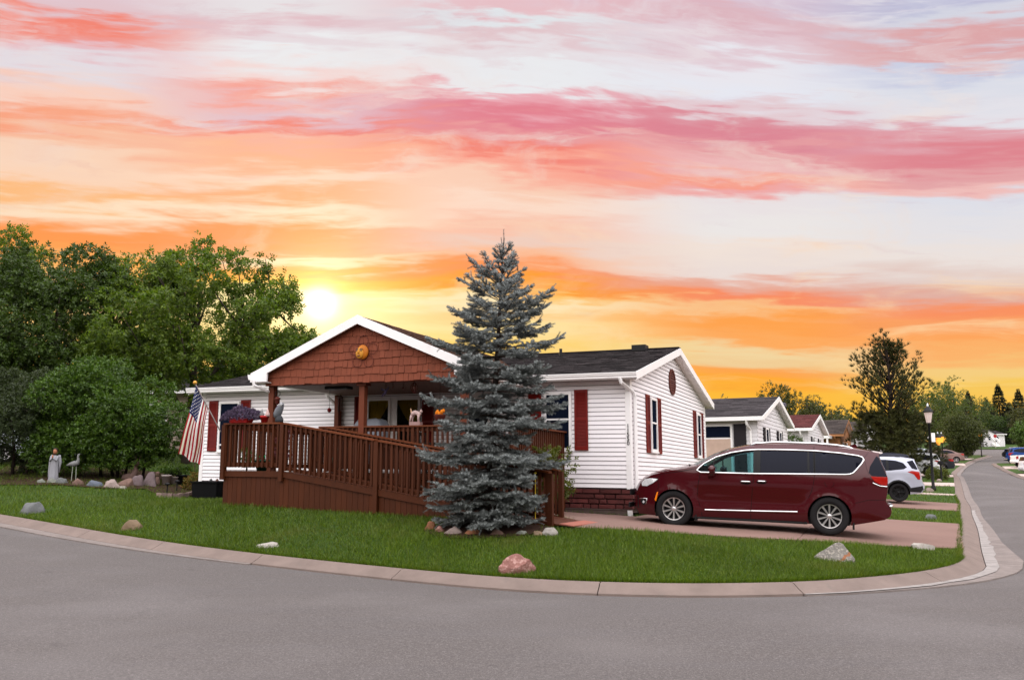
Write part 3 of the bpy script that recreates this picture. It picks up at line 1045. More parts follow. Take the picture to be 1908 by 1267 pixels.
for sg in (-1, 1):
    e = AX + sg * AE
    m = H()
    top = [(AX, -3.42, AH), (e, -3.42, ph(e)), (e, -.45, ph(e)), (AX, 4.05, AH)]
    m.add(top + [(a, b, h - .10) for a, b, h in top], [(0, 1, 2, 3), (7, 6, 5, 4), (0, 4, 5, 1), (1, 5, 6, 2), (2, 6, 7, 3), (3, 7, 4, 0)])
    m.build('porch_roof', M_proof, house)
    ln = math.hypot(AE, AH - ph(e))
    cs, sn = AE / ln, (AH - ph(e)) / ln
    mb = H()
    courses(mb, lambda u, v, n: (e - sg * v * cs + sg * n * sn, u, ph(e) + v * sn + n * cs), (lambda v: -3.44, lambda v: -.40 + 4.4 * v / ln), ln, .143, .16, .42, .012, .003)
    o = mb.build('porch_shingles', M_proof, house, fixn=False)
    o['kind'] = 'stuff'
    # white rake board with its boxed end
    m = H()
    m.extrude([(AX, AH + .012), (e + sg * .02, ph(e) + .006), (e + sg * .02, ph(e) - .20), (e - sg * .46, ph(e) - .20), (e - sg * .46, ph(e - sg * .46) - .19), (AX, AH - .19)], 'y', -3.465, -3.42)
    m.build('porch_rake_board', M_white, house)
    # return soffit under the rake and the eave fascia
    H().extrude([(AX, AH - .105), (e, ph(e) - .105), (e, ph(e) - .12), (AX, AH - .12)], 'y', -3.42, -3.28).build('porch_rake_soffit', M_shake, house)
    H().box(min(e, e - sg * .025), max(e, e - sg * .025), -3.41, -.45, 2.36, 2.545).build('porch_fascia', M_white, house)
    H().box(min(e, e - sg * .46), max(e, e - sg * .46), -3.41, -.02, 2.345, 2.362).build('porch_soffit', M_soffit, house)
    g0 = e + sg * .005
    H().extrude([(g0, 2.545), (g0, 2.42), (g0 + sg * .08, 2.42), (g0 + sg * .105, 2.46), (g0 + sg * .12, 2.545), (g0 + sg * .105, 2.545), (g0 + sg * .095, 2.50)], 'y', -3.44, -.42).build('porch_gutter', M_white, house)
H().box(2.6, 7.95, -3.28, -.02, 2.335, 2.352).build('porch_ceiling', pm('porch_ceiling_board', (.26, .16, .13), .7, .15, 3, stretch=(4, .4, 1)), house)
H().box(2.62, 7.94, -3.26, -3.06, 2.285, 2.333).build('porch_beam', M_shake, house)
H().box(6.3, 6.95, -2.3, -2.05, 2.27, 2.334).build('ceiling_fixture', M_black, house)

# gable shakes, row by row
H().add([(AX, -3.285, AH - .14), (AX + AE - .1, -3.285, ph(AX + AE - .1) - .12), (7.73, -3.285, 2.31), (2.83, -3.285, 2.31), (AX - AE + .1, -3.285, ph(AX - AE + .1) - .12)], [(0, 1, 2, 3, 4)]).build('gable_backing', M_shake, house)
rows = [2.285, 2.460, 2.634, 2.812, 2.988, 3.168, 3.340, 3.50]
for r_, h0 in enumerate(rows[:-1]):
    h1 = rows[r_ + 1] + .03
    half = lambda h: (AH - .13 - h) / PS
    lo, hi = AX - half(h0), AX + half(h0)
    if r_ == 0:
        lo, hi = 2.83, 7.735
    u = lo - R.uniform(0, .15)
    while u < hi:
        w = R.uniform(.115, .215)
        a, b = max(u, lo), min(u + w - .007, hi)
        if b - a > .025:
            dz = R.choice([-.010, -.004, 0, .006, .012]) + .006 * math.sin(u * 5 + r_ * 2)
            tt = R.uniform(.018, .030)
            # slanted tops where the rake board cuts the row
            ha = min(h1, AH - .13 - PS * abs(a - AX))
            hb = min(h1, AH - .13 - PS * abs(b - AX))
            if max(ha, hb) > h0 + .02:
                ha, hb = max(ha, h0 + .005), max(hb, h0 + .005)
                H().hexa([(a, -3.29, h0 + dz), (b, -3.29, h0 + dz), (b, -3.29 - tt, h0 + dz), (a, -3.29 - tt, h0 + dz), (a, -3.29, ha), (b, -3.29, hb), (b, -3.294, hb), (a, -3.294, ha)]).build('shake', M_shake, house)
        u += w

# posts carrying the porch roof
for a0, a1, b0, b1, z0 in ((7.775, 7.925, -3.16, -3.02, .28), (5.24, 5.38, -3.16, -3.02, -.5), (2.68, 2.82, -3.16, -3.02, -.5), (8.00, 8.13, -.20, -.06, .28)):
    H().box(a0, a1, b0, b1, z0, 2.335).build('porch_post', M_shake if 0 else pm('rust_paint', (.16, .040, .017), .6, .2, 3, .15, 50, objvar=.08, stretch=(4, 4, .5)), house)
H().box(5.18, 5.44, -3.2, -2.98, 2.225, 2.284).build('post_cap', MATS['rust_paint'], house)
# ------------------------------------------------------------------ the deck with its ramp
M_deck = pm('redwood_stain', (.076, .0175, .0035), .62, .28, 2.5, .25, 45, objvar=.13, stretch=(3, 3, .5), spots=(1.4, .55, .75, (.06, .014, .005), .5))
M_rail = pm('worn_rail_top', (.145, .036, .009), .55, .25, 3, .2, 45, objvar=.1)
deck = thing('wooden_deck', 'reddish brown wooden deck with railings and a long wheelchair ramp', 'deck', HW(4, -4, -.5))
FB, UB = -4.75, -3.1     # front line of ramp and landing; front edge of the upper deck


def fl(a):
    return .285 if a >= 6.16 else .285 - .1425 * (6.16 - a)


def rt(a):
    return 1.318 if a >= 6.19 else 1.318 - .1605 * (6.19 - a)


def gh(a, b):
    x, y, z = HW(a, b, 0)
    return gl(x, y) - z


# deck boards
for k in range(22):
    b0 = UB + .02 + k * .14
    if b0 + .134 < -.03:
        H().box(1.6, 7.72, b0, b0 + .134, .252, .28).build('deck_board', M_deck, deck)
for k in range(11):
    b0 = FB + .05 + k * .145
    H().box(6.17, 7.72, b0, b0 + .139, .252, .281).build('deck_board', M_deck, deck)
for k in range(43):
    a1 = 6.155 - k * .143
    a0 = a1 - .137
    H().hexa([(a0, FB + .05, fl(a0) - .03), (a1, FB + .05, fl(a1) - .03), (a1, -3.34, fl(a1) - .03), (a0, -3.34, fl(a0) - .03), (a0, FB + .05, fl(a0)), (a1, FB + .05, fl(a1)), (a1, -3.34, fl(a1)), (a0, -3.34, fl(a0))]).build('ramp_board', M_deck, deck)
H().hexa([(-.28, -4.75, -.62), (.0, -4.7, -.60), (.0, -3.3, -.60), (-.28, -3.3, -.62), (-.28, -4.75, -.605), (.0, -4.7, -.575), (.0, -3.3, -.575), (-.28, -3.3, -.605)]).build('ramp_lip', pm('pink_ramp_lip', (.40, .14, .10), .8, .2, 4), deck)


def post(a0, b0, h0, h1, w=.09, cap=False):
    H().box(a0, a0 + w, b0, b0 + w, h0, h1).build('post', M_deck, deck)


def run(b, a_lo, a_hi, top, flo, pitch=.1185, out=-1, low=.09, lo_gap=.10, skirt=True, balu=True, board=.125):
    """railing along a: cap, balusters, bottom rail, fascia and skirt boards"""
    def sl(y0, y1, f0, f1, mat, nm, lo=a_lo, hi=a_hi):
        H().hexa([(lo, y0, f0(lo)), (hi, y0, f0(hi)), (hi, y1, f0(hi)), (lo, y1, f0(lo)), (lo, y0, f1(lo)), (hi, y0, f1(hi)), (hi, y1, f1(hi)), (lo, y1, f1(lo))]).build(nm, mat, deck)
    sl(b - .055, b + .105, lambda a: top(a) - .036, top, M_rail, 'rail_cap')
    sl(b + .002, b + .038, lambda a: top(a) - .125, lambda a: top(a) - .038, M_deck, 'top_rail')
    sl(b + .002, b + .038, lambda a: flo(a) + lo_gap, lambda a: flo(a) + lo_gap + low, M_deck, 'bottom_rail')
    sl(b - .012, b + .03, lambda a: flo(a) - .115, lambda a: flo(a) + .012, M_deck, 'fascia_board')
    n = int((a_hi - a_lo) / pitch)
    for k in range(n):
        a = a_lo + (k + .5) * (a_hi - a_lo) / n
        w = .021
        j = R.uniform(-.004, .004)
        z0 = flo(a) + lo_gap - .015 + R.uniform(-.006, .006)
        H().box(a - w + j, a + w + j, b - .038, b, z0, top(a) - .037).build('baluster', M_deck, deck)
    if skirt:
        n = int((a_hi - a_lo) / board)
        for k in range(n):
            a0 = a_lo + k * (a_hi - a_lo) / n
            a1 = a_lo + (k + 1) * (a_hi - a_lo) / n - .007
            z0 = gh((a0 + a1) / 2, b) - .05
            if flo(a1) - .117 - z0 > .03:
                H().hexa([(a0, b + .02, z0), (a1, b + .02, z0), (a1, b + .04, z0), (a0, b + .04, z0), (a0, b + .02, flo(a0) - .117), (a1, b + .02, flo(a1) - .117), (a1, b + .04, flo(a1) - .117), (a0, b + .04, flo(a0) - .117)]).build('skirt_board', M_deck, deck)


# landing front, ramp front in two runs
run(FB, 6.24, 7.76, rt, fl)
run(FB, 3.90, 6.145, rt, fl, lo_gap=.045, low=.07)
run(FB, .16, 3.80, rt, fl, lo_gap=.045, low=.07)
post(7.70, FB - .06, .10, rt(7) - .04, .10)
post(6.147, FB - .055, .09, rt(6.2) - .04, .092)
post(3.81, FB - .05, gh(3.85, FB) - .05, rt(3.85) - .04, .10)
post(.10, FB - .05, gh(.1, FB) - .05, rt(.15) - .04, .10)
H().box(6.147, 6.238, FB + .02, FB + .04, gh(6.19, FB) - .05, .17).build('skirt_board', M_deck, deck)
# ramp's inner railing
run(-3.36, .50, 6.10, lambda a: rt(a), fl, lo_gap=.045, low=.07, skirt=False)
post(.42, -3.40, gh(.45, -3.4) - .05, rt(.45) - .04, .09)
# upper deck railing
run(UB, 1.62, 6.46, lambda a: 1.322, lambda a: .28, board=.125)
for a in (6.40, 5.26, 3.95, 2.7, 1.6):
    post(a, UB - .02, -.45, 1.285, .09)
# upper deck right end
for b0 in np.arange(UB + .1, -.1, .12):
    H().box(1.60, 1.64, b0, b0 + .04, .35, 1.28).build('baluster', M_deck, deck)
H().box(1.55, 1.70, UB, -.04, 1.284, 1.32).build('rail_cap', M_rail, deck)
H().box(1.60, 1.635, UB + .1, -.06, -.5, .25).build('end_skirt', M_deck, deck)
# left side: railing from the landing corner back to the house
for b0 in np.arange(FB + .12, -.15, .1185):
    H().box(7.735, 7.775, b0, b0 + .04, .37, 1.28).build('baluster', M_deck, deck)
H().box(7.68, 7.83, FB + .11, -.06, 1.284, 1.318).build('rail_cap', M_rail, deck)
H().box(7.70, 7.734, FB + .1, -.06, 1.19, 1.282).build('top_rail', M_deck, deck)
H().box(7.70, 7.734, FB + .1, -.06, .385, .47).build('bottom_rail', M_deck, deck)
H().box(7.735, 7.765, FB + .05, -.06, -.45, .29).build('side_skirt', M_deck, deck)
for b in (-3.15, -1.6):
    post(7.69, b, -.4, 1.284, .09)
# sloping hand rail of the back steps seen through the balusters
H().beam((7.0, -2.6, .46), (6.35, -2.6, 1.12), .05, .09).build('hand_rail', M_deck, deck)
H().beam((7.0, -2.65, .30), (7.0, -2.65, .60), .08, .08, up=(1, 0, 0)).build('hand_rail_post', M_deck, deck)
# ------------------------------------------------------------------ vegetation
def nz3(p, s=1.0, seed=0.0):
    """cheap smooth 3D noise in about -1..1"""
    x, y, z = (p * s).T + seed
    return (np.sin(x * 1.7 + 1.3 * np.sin(y * 1.1 + .7)) + np.sin(y * 1.9 + 1.2 * np.sin(z * 1.3 + 1.1)) + np.sin(z * 1.6 + 1.4 * np.sin(x * 1.2 + 2.1)) + .6 * np.sin((x + y + z) * 3.1)) / 3.0


def rdir(n):
    d = R.normal(size=(n, 3))
    return d / np.linalg.norm(d, axis=1, keepdims=True)


# leaf template: a folded pointed leaf lying along +z, 1 long
LEAF_V = np.array([(0, 0, 0), (.26, .06, .42), (-.26, .06, .42), (0, -.03, 1.0)])
LEAF_F = np.array([(0, 1, 3), (0, 3, 2)])


def spray(nl, spread=.55):
    """a twig with leaves, along +z, about 1 long"""
    vs, fs = [], []
    for k in range(nl):
        t = .15 + .85 * k / max(1, nl - 1)
        th = k * 2.4
        d = np.array([[math.cos(th) * spread, math.sin(th) * spread, .55]])
        m = frames(d, spin=np.array([rnd.uniform(0, 6.28)]))[0]
        L = .52 * (1 - .25 * t)
        v = (m @ (LEAF_V * L).T).T + np.array([0, 0, t * .75])
        fs += (LEAF_F + len(vs)).tolist()
        vs += v.tolist()
    return np.array(vs), np.array(fs)


SPRAY6, SPRAY9 = spray(6), spray(9, .75)


def leafy(name, label, cat, loc, trunk, clumps, n, size, mat, bark, droop=.3, gap=-.25, gscale=1.1, tmpl=None, group=None, trunk_r=.18, fill=.55, limbs=True, extra=None):
    """trunk: list of polylines [(points, r0, r1)]; clumps: (x, y, z, rx, ry, rz) about the base"""
    root = thing(name, label, cat, loc, 0, group)
    mb = MB()
    for pts, r0, r1 in trunk:
        k = len(pts)
        mb.tube([(p[0], p[1], p[2]) for p in pts], [r0 + (r1 - r0) * i / (k - 1) for i in range(k)], 8)
    if limbs:
        for c in clumps:
            c0 = np.array(c[:3])
            best = min((p for t in trunk for p in t[0]), key=lambda p: np.linalg.norm(np.array(p) - c0 * np.array([1, 1, .72])))
            mid = (np.array(best) * .45 + c0 * .55) + np.array([0, 0, -.12 * c[5]])
            rr = max(.012, trunk_r * .28)
            mb.tube([best, tuple(mid), tuple(c0 + np.array([0, 0, .3 * c[5]]))], [rr, rr * .6, rr * .25], 5)
    mb.build('trunk', bark, root, smooth=True, local=True)
    vol = np.array([(c[3] * c[4] * c[5]) ** (2 / 3) for c in clumps])
    cnt = np.maximum(8, (n * vol / vol.sum()).astype(int))
    P, D = [], []
    for c, m in zip(clumps, cnt):
        d = rdir(m * 2)
        r = fill + (1.04 - fill) * R.random(m * 2) ** .6
        p = np.array(c[:3]) + d * r[:, None] * np.array(c[3:6])
        k = nz3(p, gscale, seed=c[0] * 3 + c[2]) > gap
        p, d = p[k][:m], d[k][:m]
        P.append(p)
        D.append(d)
    P, D = np.vstack(P), np.vstack(D)
    dd = D * .8 + rdir(len(P)) * .75
    dd[:, 2] -= droop
    tv, tf = tmpl or SPRAY6
    v, f = scatter(tv, tf, P, frames(dd, spin=R.random(len(P)) * 6.28), size * R.uniform(.7, 1.25, len(P)))
    raw_mesh('crown', v, f, mat, root, local=True)
    return root


def blobs(n, R0, zc, flat=1.0, rr=(.28, .42), low=-.55, seed=1, shell=.72):
    """clump list roughly filling an ellipsoid R0=(rx,ry,rz) centred at height zc"""
    q = np.random.default_rng(seed)
    out = [(0, 0, zc, R0[0] * .62, R0[1] * .62, R0[2] * .62)]
    i = 0
    while len(out) < n:
        d = q.normal(size=3)
        d /= np.linalg.norm(d)
        if d[2] < low:
            continue
        s = q.uniform(*rr)
        k = shell * q.uniform(.85, 1.12)
        out.append((d[0] * R0[0] * k, d[1] * R0[1] * k, zc + d[2] * R0[2] * k, R0[0] * s, R0[1] * s, R0[2] * s * flat))
    return out


def leafmat(name, a, b, rough=.5, tr=.3):
    return pm(name, a, rough, .35, .9, island=.35, var2=b, trans=tr, spec=.35)


M_bark = pm('grey_bark', (.075, .058, .048), .95, .3, 8, .8, 30, stretch=(1, 1, .3))
M_bark2 = pm('dark_bark', (.035, .024, .020), .95, .3, 8, .8, 30)
M_ash = leafmat('ash_leaf', (.060, .112, .009), (.145, .205, .018), tr=.35)
M_dkleaf = leafmat('dark_maple_leaf', (.030, .062, .006), (.062, .104, .010), tr=.2)
M_lilac = leafmat('lilac_leaf', (.034, .085, .006), (.090, .158, .015), .42, .2)
M_dusty = leafmat('dusty_leaf', (.028, .044, .014), (.046, .066, .020), .6, .2)
M_olive = leafmat('olive_leaf', (.050, .058, .012), (.080, .085, .018))
M_lite = leafmat('light_green_leaf', (.060, .120, .016), (.100, .160, .026))
M_yel = leafmat('yellow_green_leaf', (.080, .105, .014), (.120, .130, .020))


def at(px, Y, dz=0.0):
    """a spot on the ground Y metres ahead, in the direction of picture column px"""
    x = (px - 954) / 1620 * Y * 1.0
    return (x, Y, gl(x, Y) + dz)


# ---- blue spruce
M_needle = pm('blue_spruce_needle', (.130, .148, .146), .6, .25, 2.0, island=.38, var2=(.305, .330, .322), spec=.3)
M_twig = pm('spruce_twig', (.070, .046, .036), .9, .2, 5)


def spruce_tree():
    base = (-.42, 15.72, gl(-.42, 15.72))
    root = thing('blue_spruce', 'tall blue grey spruce with drooping whorled branches in front of the ramp', 'tree', base)
    Ht = 5.12
    lean = lambda z: np.array([.26 * (z / Ht) ** 1.1, 0, 0])
    tr = MB()
    tr.tube([tuple(lean(z) + np.array([0, 0, z])) for z in np.linspace(-.1, Ht, 12)], [.085 * (1 - i / 11.5) + .008 for i in range(12)], 8)
    q = np.random.default_rng(5)
    segp, segd, segr = [], [], []

    def twig(p, d, L, r):
        n = max(1, int(round(L / .085)))
        st = L / n
        for k in range(n):
            dd = d + q.normal(size=3) * .07 + np.array([0, 0, .05 * k / n])
            dd /= np.linalg.norm(dd)
            segp.append(p.copy())
            segd.append(dd)
            segr.append(r * (1 - .25 * (k / n)))
            p = p + dd * st
        return p

    def rad(t):
        return float(np.interp(t, [0, .1, .25, .4, .5, .6, .72, .82, .9, .96, 1], [1.04, 1.18, 1.22, 1.18, 1.26, 1.12, .96, .73, .46, .24, .05]))
    z = .20
    brn = MB()
    while z < Ht - .12:
        t = z / Ht
        nb = int(np.interp(t, [0, .5, .85, 1], [8, 7, 6, 5]))
        ph0 = q.uniform(0, 6.28)
        big = q.uniform(.78, 1.12)
        for k in range(nb):
            ph_ = ph0 + 2 * PI * k / nb + q.normal() * .22
            L = max(.12, rad(t) * big * q.uniform(.62, 1.12))
            elev = np.interp(t, [0, .25, .6, .85, 1], [-.08, -.08, .12, .50, .95]) + q.normal() * .07
            hd = np.array([math.cos(ph_), math.sin(ph_), 0])
            p = lean(z) + np.array([0, 0, z + q.normal() * .03])
            n = max(2, int(L / .085))
            path = [p.copy()]
            for i in range(n):
                s = i / n
                e = elev + (-.20 * math.sin(s * PI) + .42 * s * s if t < .7 else .15 * s)
                d = hd * math.cos(e) + np.array([0, 0, math.sin(e)])
                p = p + d * (L / n)
                path.append(p.copy())
                if s > .18:
                    segp.append(path[-2].copy())
                    segd.append(d.copy())
                    segr.append(.042)
                    rem = L * (1 - s)
                    sl_ = min(.50, .10 + rem * .50) * q.uniform(.65, 1.1) * (1 if t < .8 else .7)
                    side = np.cross(d, (0, 0, 1.))
                    side /= np.linalg.norm(side)
                    for sg in (-1, 1):
                        if q.random() < .93:
                            dd = d * .62 + side * sg * .78 + np.array([0, 0, q.normal() * .10 - .05])
                            dd /= np.linalg.norm(dd)
                            twig(path[-1].copy(), dd, sl_, .040)
                            if sl_ > .22:
                                for u in (.35, .62, .85):
                                    pp = path[-1] + dd * sl_ * u
                                    s2 = np.cross(dd, (0, 0, 1.))
                                    for s3 in (-1, 1):
                                        if q.random() < .8:
                                            twig(pp.copy(), (dd * .65 + s2 * s3 * .7 + np.array([0, 0, q.normal() * .12])), sl_ * .42 * (1.1 - u * .5), .036)
                    # shoots that stand up or hang from the branch
                    if q.random() < .55:
                        dd = d * .7 + np.array([q.normal() * .3, q.normal() * .3, .5 if q.random() < .6 else -.6])
                        twig(path[-1].copy(), dd / np.linalg.norm(dd), .10 + .08 * q.random(), .036)
            for u in (-.5, .5):
                side = np.cross(d, (0, 0, 1.))
                twig(p.copy(), d * .8 + side * u, .11, .036)
            twig(p.copy(), d, .12, .036)
            brn.tube([tuple(path[i]) for i in (0, len(path) // 2, len(path) - 1)], [.020 * (1.2 - t), .012, .004], 5)
        z += np.interp(t, [0, .5, .7, 1], [.165, .20, .16, .12]) * q.uniform(.85, 1.15)
    for lx, hh in ((0, .42), (-.09, .26), (.06, .24), (.10, .16), (-.05, .15)):
        d = np.array([lx * 1.4, q.normal() * .1, 1.0])
        twig(lean(Ht) + np.array([0, 0, Ht - .18]), d / np.linalg.norm(d), hh + .1, .034)
    tr.build('trunk', M_bark2, root, smooth=True, local=True)
    brn.build('branch', M_twig, root, smooth=True, local=True)['kind'] = 'stuff'
    # needle brush, .1 long
    nv, nf = [], []
    for k in range(44):
        zz = k / 44 * .1
        th = k * 2.39996
        r_ = np.array([math.cos(th), math.sin(th), 0])
        tg = np.array([-math.sin(th), math.cos(th), 0])
        tip = r_ * .85 + np.array([0, 0, .55])
        tip = tip / np.linalg.norm(tip) * (.9 + .2 * ((k * 7) % 5) / 5)
        o = len(nv)
        w = .13
        nv += [r_ * .06 + tg * w + np.array([0, 0, zz / .03]), r_ * .06 - tg * w + np.array([0, 0, zz / .03]), r_ * .06 + tip + np.array([0, 0, zz / .03])]
        nf.append((o, o + 1, o + 2))
    nv = np.array(nv)
    segp, segd, segr = np.array(segp), np.array(segd), np.array(segr)
    scl = np.column_stack([segr, segr, np.full(len(segr), .030)])
    v, f = scatter(nv, np.array(nf), segp, frames(segd, spin=q.random(len(segp)) * 6.28), scl)
    raw_mesh('crown', v, f, M_needle, root, local=True)
    # bare soil ring under the tree
    V, F = cdt_fill([(base[0] + 1.12 * math.cos(a) * (1 + .06 * math.sin(3 * a)), base[1] - .05 + .68 * math.sin(a)) for a in np.linspace(0, 2 * PI, 40, endpoint=False)], (), .3)
    tag(raw_mesh('mulch', np.column_stack([V, GL(V[:, 0], V[:, 1]) + .03]), F, pm('mulch', (.045, .020, .012), .95, .4, 8, .9, 40)), kind='structure')
    return root


spruce_tree()

# ---- grass blades on the lawns in view
M_grass = pm('grass_blade', (.050, .108, .004), .5, .40, .45, island=.42, var2=(.120, .170, .008), trans=.25, spec=.3, spots=(.8, .52, .74, (.125, .135, .022), .55))


def grass(name, region, n, avoid, hmin, hmax, wid, power):
    lo, hi = np.array(region).min(0), np.array(region).max(0)
    # denser near the camera
    u = R.random(n)
    Y = (lo[1] ** (1 - power) + u * (hi[1] ** (1 - power) - lo[1] ** (1 - power))) ** (1 / (1 - power))
    X = R.uniform(-.62, .62, n) * Y
    k = inpoly(X, Y, region)
    for a in avoid:
        k &= ~inpoly(X, Y, a)
    X, Y = X[k], Y[k]
    n = len(X)
    Z = GL(X, Y)
    sc = np.sqrt(Y / 13)
    h = R.uniform(hmin, hmax, n) * (1 + .35 * np.sin(X * 1.7 + np.sin(Y * 1.3)) * np.sin(Y * 1.1)) * np.minimum(sc, 1.5)
    w = wid * sc * R.uniform(.7, 1.3, n)
    th = R.random(n) * 6.28
    bend = R.normal(size=(n, 2)) * .45 * h[:, None]
    tx, ty = np.cos(th) * w, np.sin(th) * w
    v = np.stack([np.column_stack([X - tx, Y - ty, Z - .005]), np.column_stack([X + tx, Y + ty, Z - .005]), np.column_stack([X + bend[:, 0], Y + bend[:, 1], Z + h])], 1).reshape(-1, 3)
    return tag(raw_mesh(name, v, np.arange(3 * n).reshape(-1, 3), M_grass), kind='stuff')


def hq(pts): return [HW(a, b, 0)[:2] for a, b in pts]


AVOID = [DRIVE1, DRIVE2, DRIVE3, DRIVE4, hq([(-.1, -.05), (13.0, -.05), (13.0, 8.7), (-.1, 8.7)]), hq([(-.05, -4.72), (7.75, -4.72), (7.75, 0), (1.6, 0), (1.6, -3.2), (-.05, -3.2)]), hq([(-.3, -4.8), (.1, -4.8), (.1, -3.2), (-.3, -3.2)]),
         [(-.42 + .95 * math.cos(a), 15.72 + .65 * math.sin(a)) for a in np.linspace(0, 6.28, 16)]]
edge_in = [tuple(p[:2]) for p in offset_path(dense, -.02) if p[1] < 70]
grass('grass', edge_in + [(10, 70), (-40, 60)], 520000, AVOID, .035, .085, .0055, 2.6)
# fringe spilling over the kerb
fr = offset_path(dense, .0)
fr = fr[(fr[:, 1] < 40) & (fr[:, 0] > -13)]
n = 15000
i = R.integers(0, len(fr) - 1, n)
t = R.random((n, 1))
p = fr[i] * (1 - t) + fr[i + 1] * t
nrm = (offset_path(dense, 1.0) - np.array(dense))[(np.array(dense)[:, 1] < 40) & (np.array(dense)[:, 0] > -13)][i][:, :2]
nrm /= np.linalg.norm(nrm, axis=1, keepdims=True)
h = R.uniform(.03, .09, n)
th = R.random(n) * 6.28
Zf = GL(p[:, 0], p[:, 1])
off = -R.random(n) * .08
lean_ = R.uniform(-.02, .10, n)
X, Y = p[:, 0] + nrm[:, 0] * off, p[:, 1] + nrm[:, 1] * off
v = np.stack([np.column_stack([X - np.cos(th) * .006, Y - np.sin(th) * .006, Zf]), np.column_stack([X + np.cos(th) * .006, Y + np.sin(th) * .006, Zf]), np.column_stack([X + nrm[:, 0] * lean_, Y + nrm[:, 1] * lean_, Zf + h])], 1).reshape(-1, 3)
tag(raw_mesh('grass', v, np.arange(3 * n).reshape(-1, 3), M_grass), kind='stuff')

# ---- trees and bushes on the left
x, y, z = at(352, 36)
leafy('ash_tree', 'broad green ash tree with drooping leaf sprays behind the house roof', 'tree', (x, y, z),
      [([(0, 0, -.2), (-.05, 0, 1.5), (.15, 0, 3.2), (.1, .1, 5.5), (.3, 0, 7.6)], .20, .05), ([(0.05, 0, 1.4), (.8, .2, 3.6), (2.2, 0, 5.4), (3.4, 0, 6.4)], .12, .03), ([(0, 0, 1.6), (-1.2, 0, 3.8), (-2.8, .2, 5.6)], .12, .03)],
      [(c[0] * 1.06 + (.3 if c[0] > 0 else 0), c[1], c[2] - .22 * max(0, c[0] - 2.0) - .12 * max(0, -c[0] - 2.5), c[3], c[4], c[5]) for c in blobs(42, (4.5, 3.6, 3.15), 5.5, .75, (.15, .28), -.75, 4, .86)] + [(4.3, 0, 4.7, .9, .9, .7), (4.9, 0, 3.6, .7, .8, .7), (3.7, -.6, 6.9, .6, .6, .5), (4.2, -.3, 6.9, .55, .5, .3), (.2, 0, 8.95, .42, .4, .62), (-.7, 0, 8.5, .5, .5, .5), (-1.3, 0, 8.8, .30, .3, .45), (1.0, 0, 8.5, .6, .5, .45), (1.7, 0, 8.6, .32, .3, .5), (2.6, 0, 8.1, .5, .5, .4), (2.9, 0, 8.5, .22, .2, .35), (-2.3, 0, 8.55, .42, .4, .5), (-3.3, 0, 8.1, .5, .5, .4), (-3.0, .2, 8.6, .2, .2, .35), (3.9, 0, 7.6, .35, .3, .35), (-4.2, 0, 7.8, .35, .3, .3), (.6, 0, 8.9, .2, .2, .5), (1.6, -1, 3.0, 1.3, 1, .9), (3.0, -.6, 3.4, 1.2, 1, .9), (-1.0, -1.5, 3.6, 1.2, 1, 1), (-3, -1, 4.4, 1.2, 1, .9), (.4, -2.2, 4.6, 1.4, 1, 1), (2.4, -1.8, 5.0, 1.3, 1, 1)],
      12500, .34, M_ash, M_bark, .75, -.22, 1.0, SPRAY6, trunk_r=.2, fill=.35)
x, y, z = at(85, 36)
leafy('maple_tree', 'dense dark green tree filling the left edge behind the bushes', 'tree', (x, y, z), [([(0, 0, -.2), (0, 0, 3), (.2, 0, 6.5)], .24, .06)],
      blobs(34, (4.3, 3.6, 4.3), 4.6, .9, (.2, .34), -.9, 8, .80), 8500, .34, M_dkleaf, M_bark2, .2, -.45, 1.0, SPRAY9, trunk_r=.2)
x, y, z = at(20, 46)
leafy('cottonwood_tree', 'tall airy tree with an open top at the upper left edge', 'tree', (x, y, z), [([(0, 0, -.2), (0, 0, 5), (.3, 0, 10.5)], .22, .04)],
      blobs(26, (2.6, 2.4, 4.2), 7.6, .8, (.16, .26), -.95, 12, .85), 3800, .36, M_ash, M_bark, .3, -.1, 1.2, SPRAY6, trunk_r=.15)
x, y, z = at(204, 28.2)
leafy('lilac_bush', 'large rounded green lilac bush with several bare stems at its foot', 'bush', (x, y, z),
      [([(.45, -.1, -.1), (.4, 0, .6), (.2, 0, 1.6)], .055, .02), ([(.62, 0, -.1), (.75, 0, .6), (1.0, 0, 1.7)], .05, .02), ([(-.1, 0, -.1), (-.2, 0, .7), (-.6, 0, 1.7)], .06, .02), ([(1.25, -.1, -.1), (1.35, -.1, .7), (1.5, 0, 1.5)], .05, .02), ([(.2, .2, -.1), (.0, .2, .8), (.1, 0, 2)], .06, .02)],
      [(c[0], c[1], c[2], c[3], c[4], c[5]) for c in blobs(40, (2.25, 1.8, 1.62), 2.1, .95, (.22, .36), -.8, 21, .80)] + [(1.4, -.8, 1.25, .6, .5, .5), (-1.2, -.8, 1.2, .7, .6, .5), (1.9, -.3, 1.0, .35, .35, .25), (.1, -.7, 1.0, .75, .5, .36), (-.9, -.5, .7, .7, .5, .45), (.5, .4, .7, .8, .5, .5), (-1.7, -.2, .7, .6, .5, .5), (-1.6, -.8, .85, .6, .5, .6), (-.5, -.95, .85, .8, .5, .6), (.6, -.95, .85, .7, .5, .55), (1.5, -.6, .95, .6, .5, .55), (2.0, .1, 1.2, .45, .5, .6)], 13000, .20, M_lilac, M_bark2, .15, -.55, 2.0, SPRAY6, trunk_r=.05)
x, y, z = at(34, 28.0)
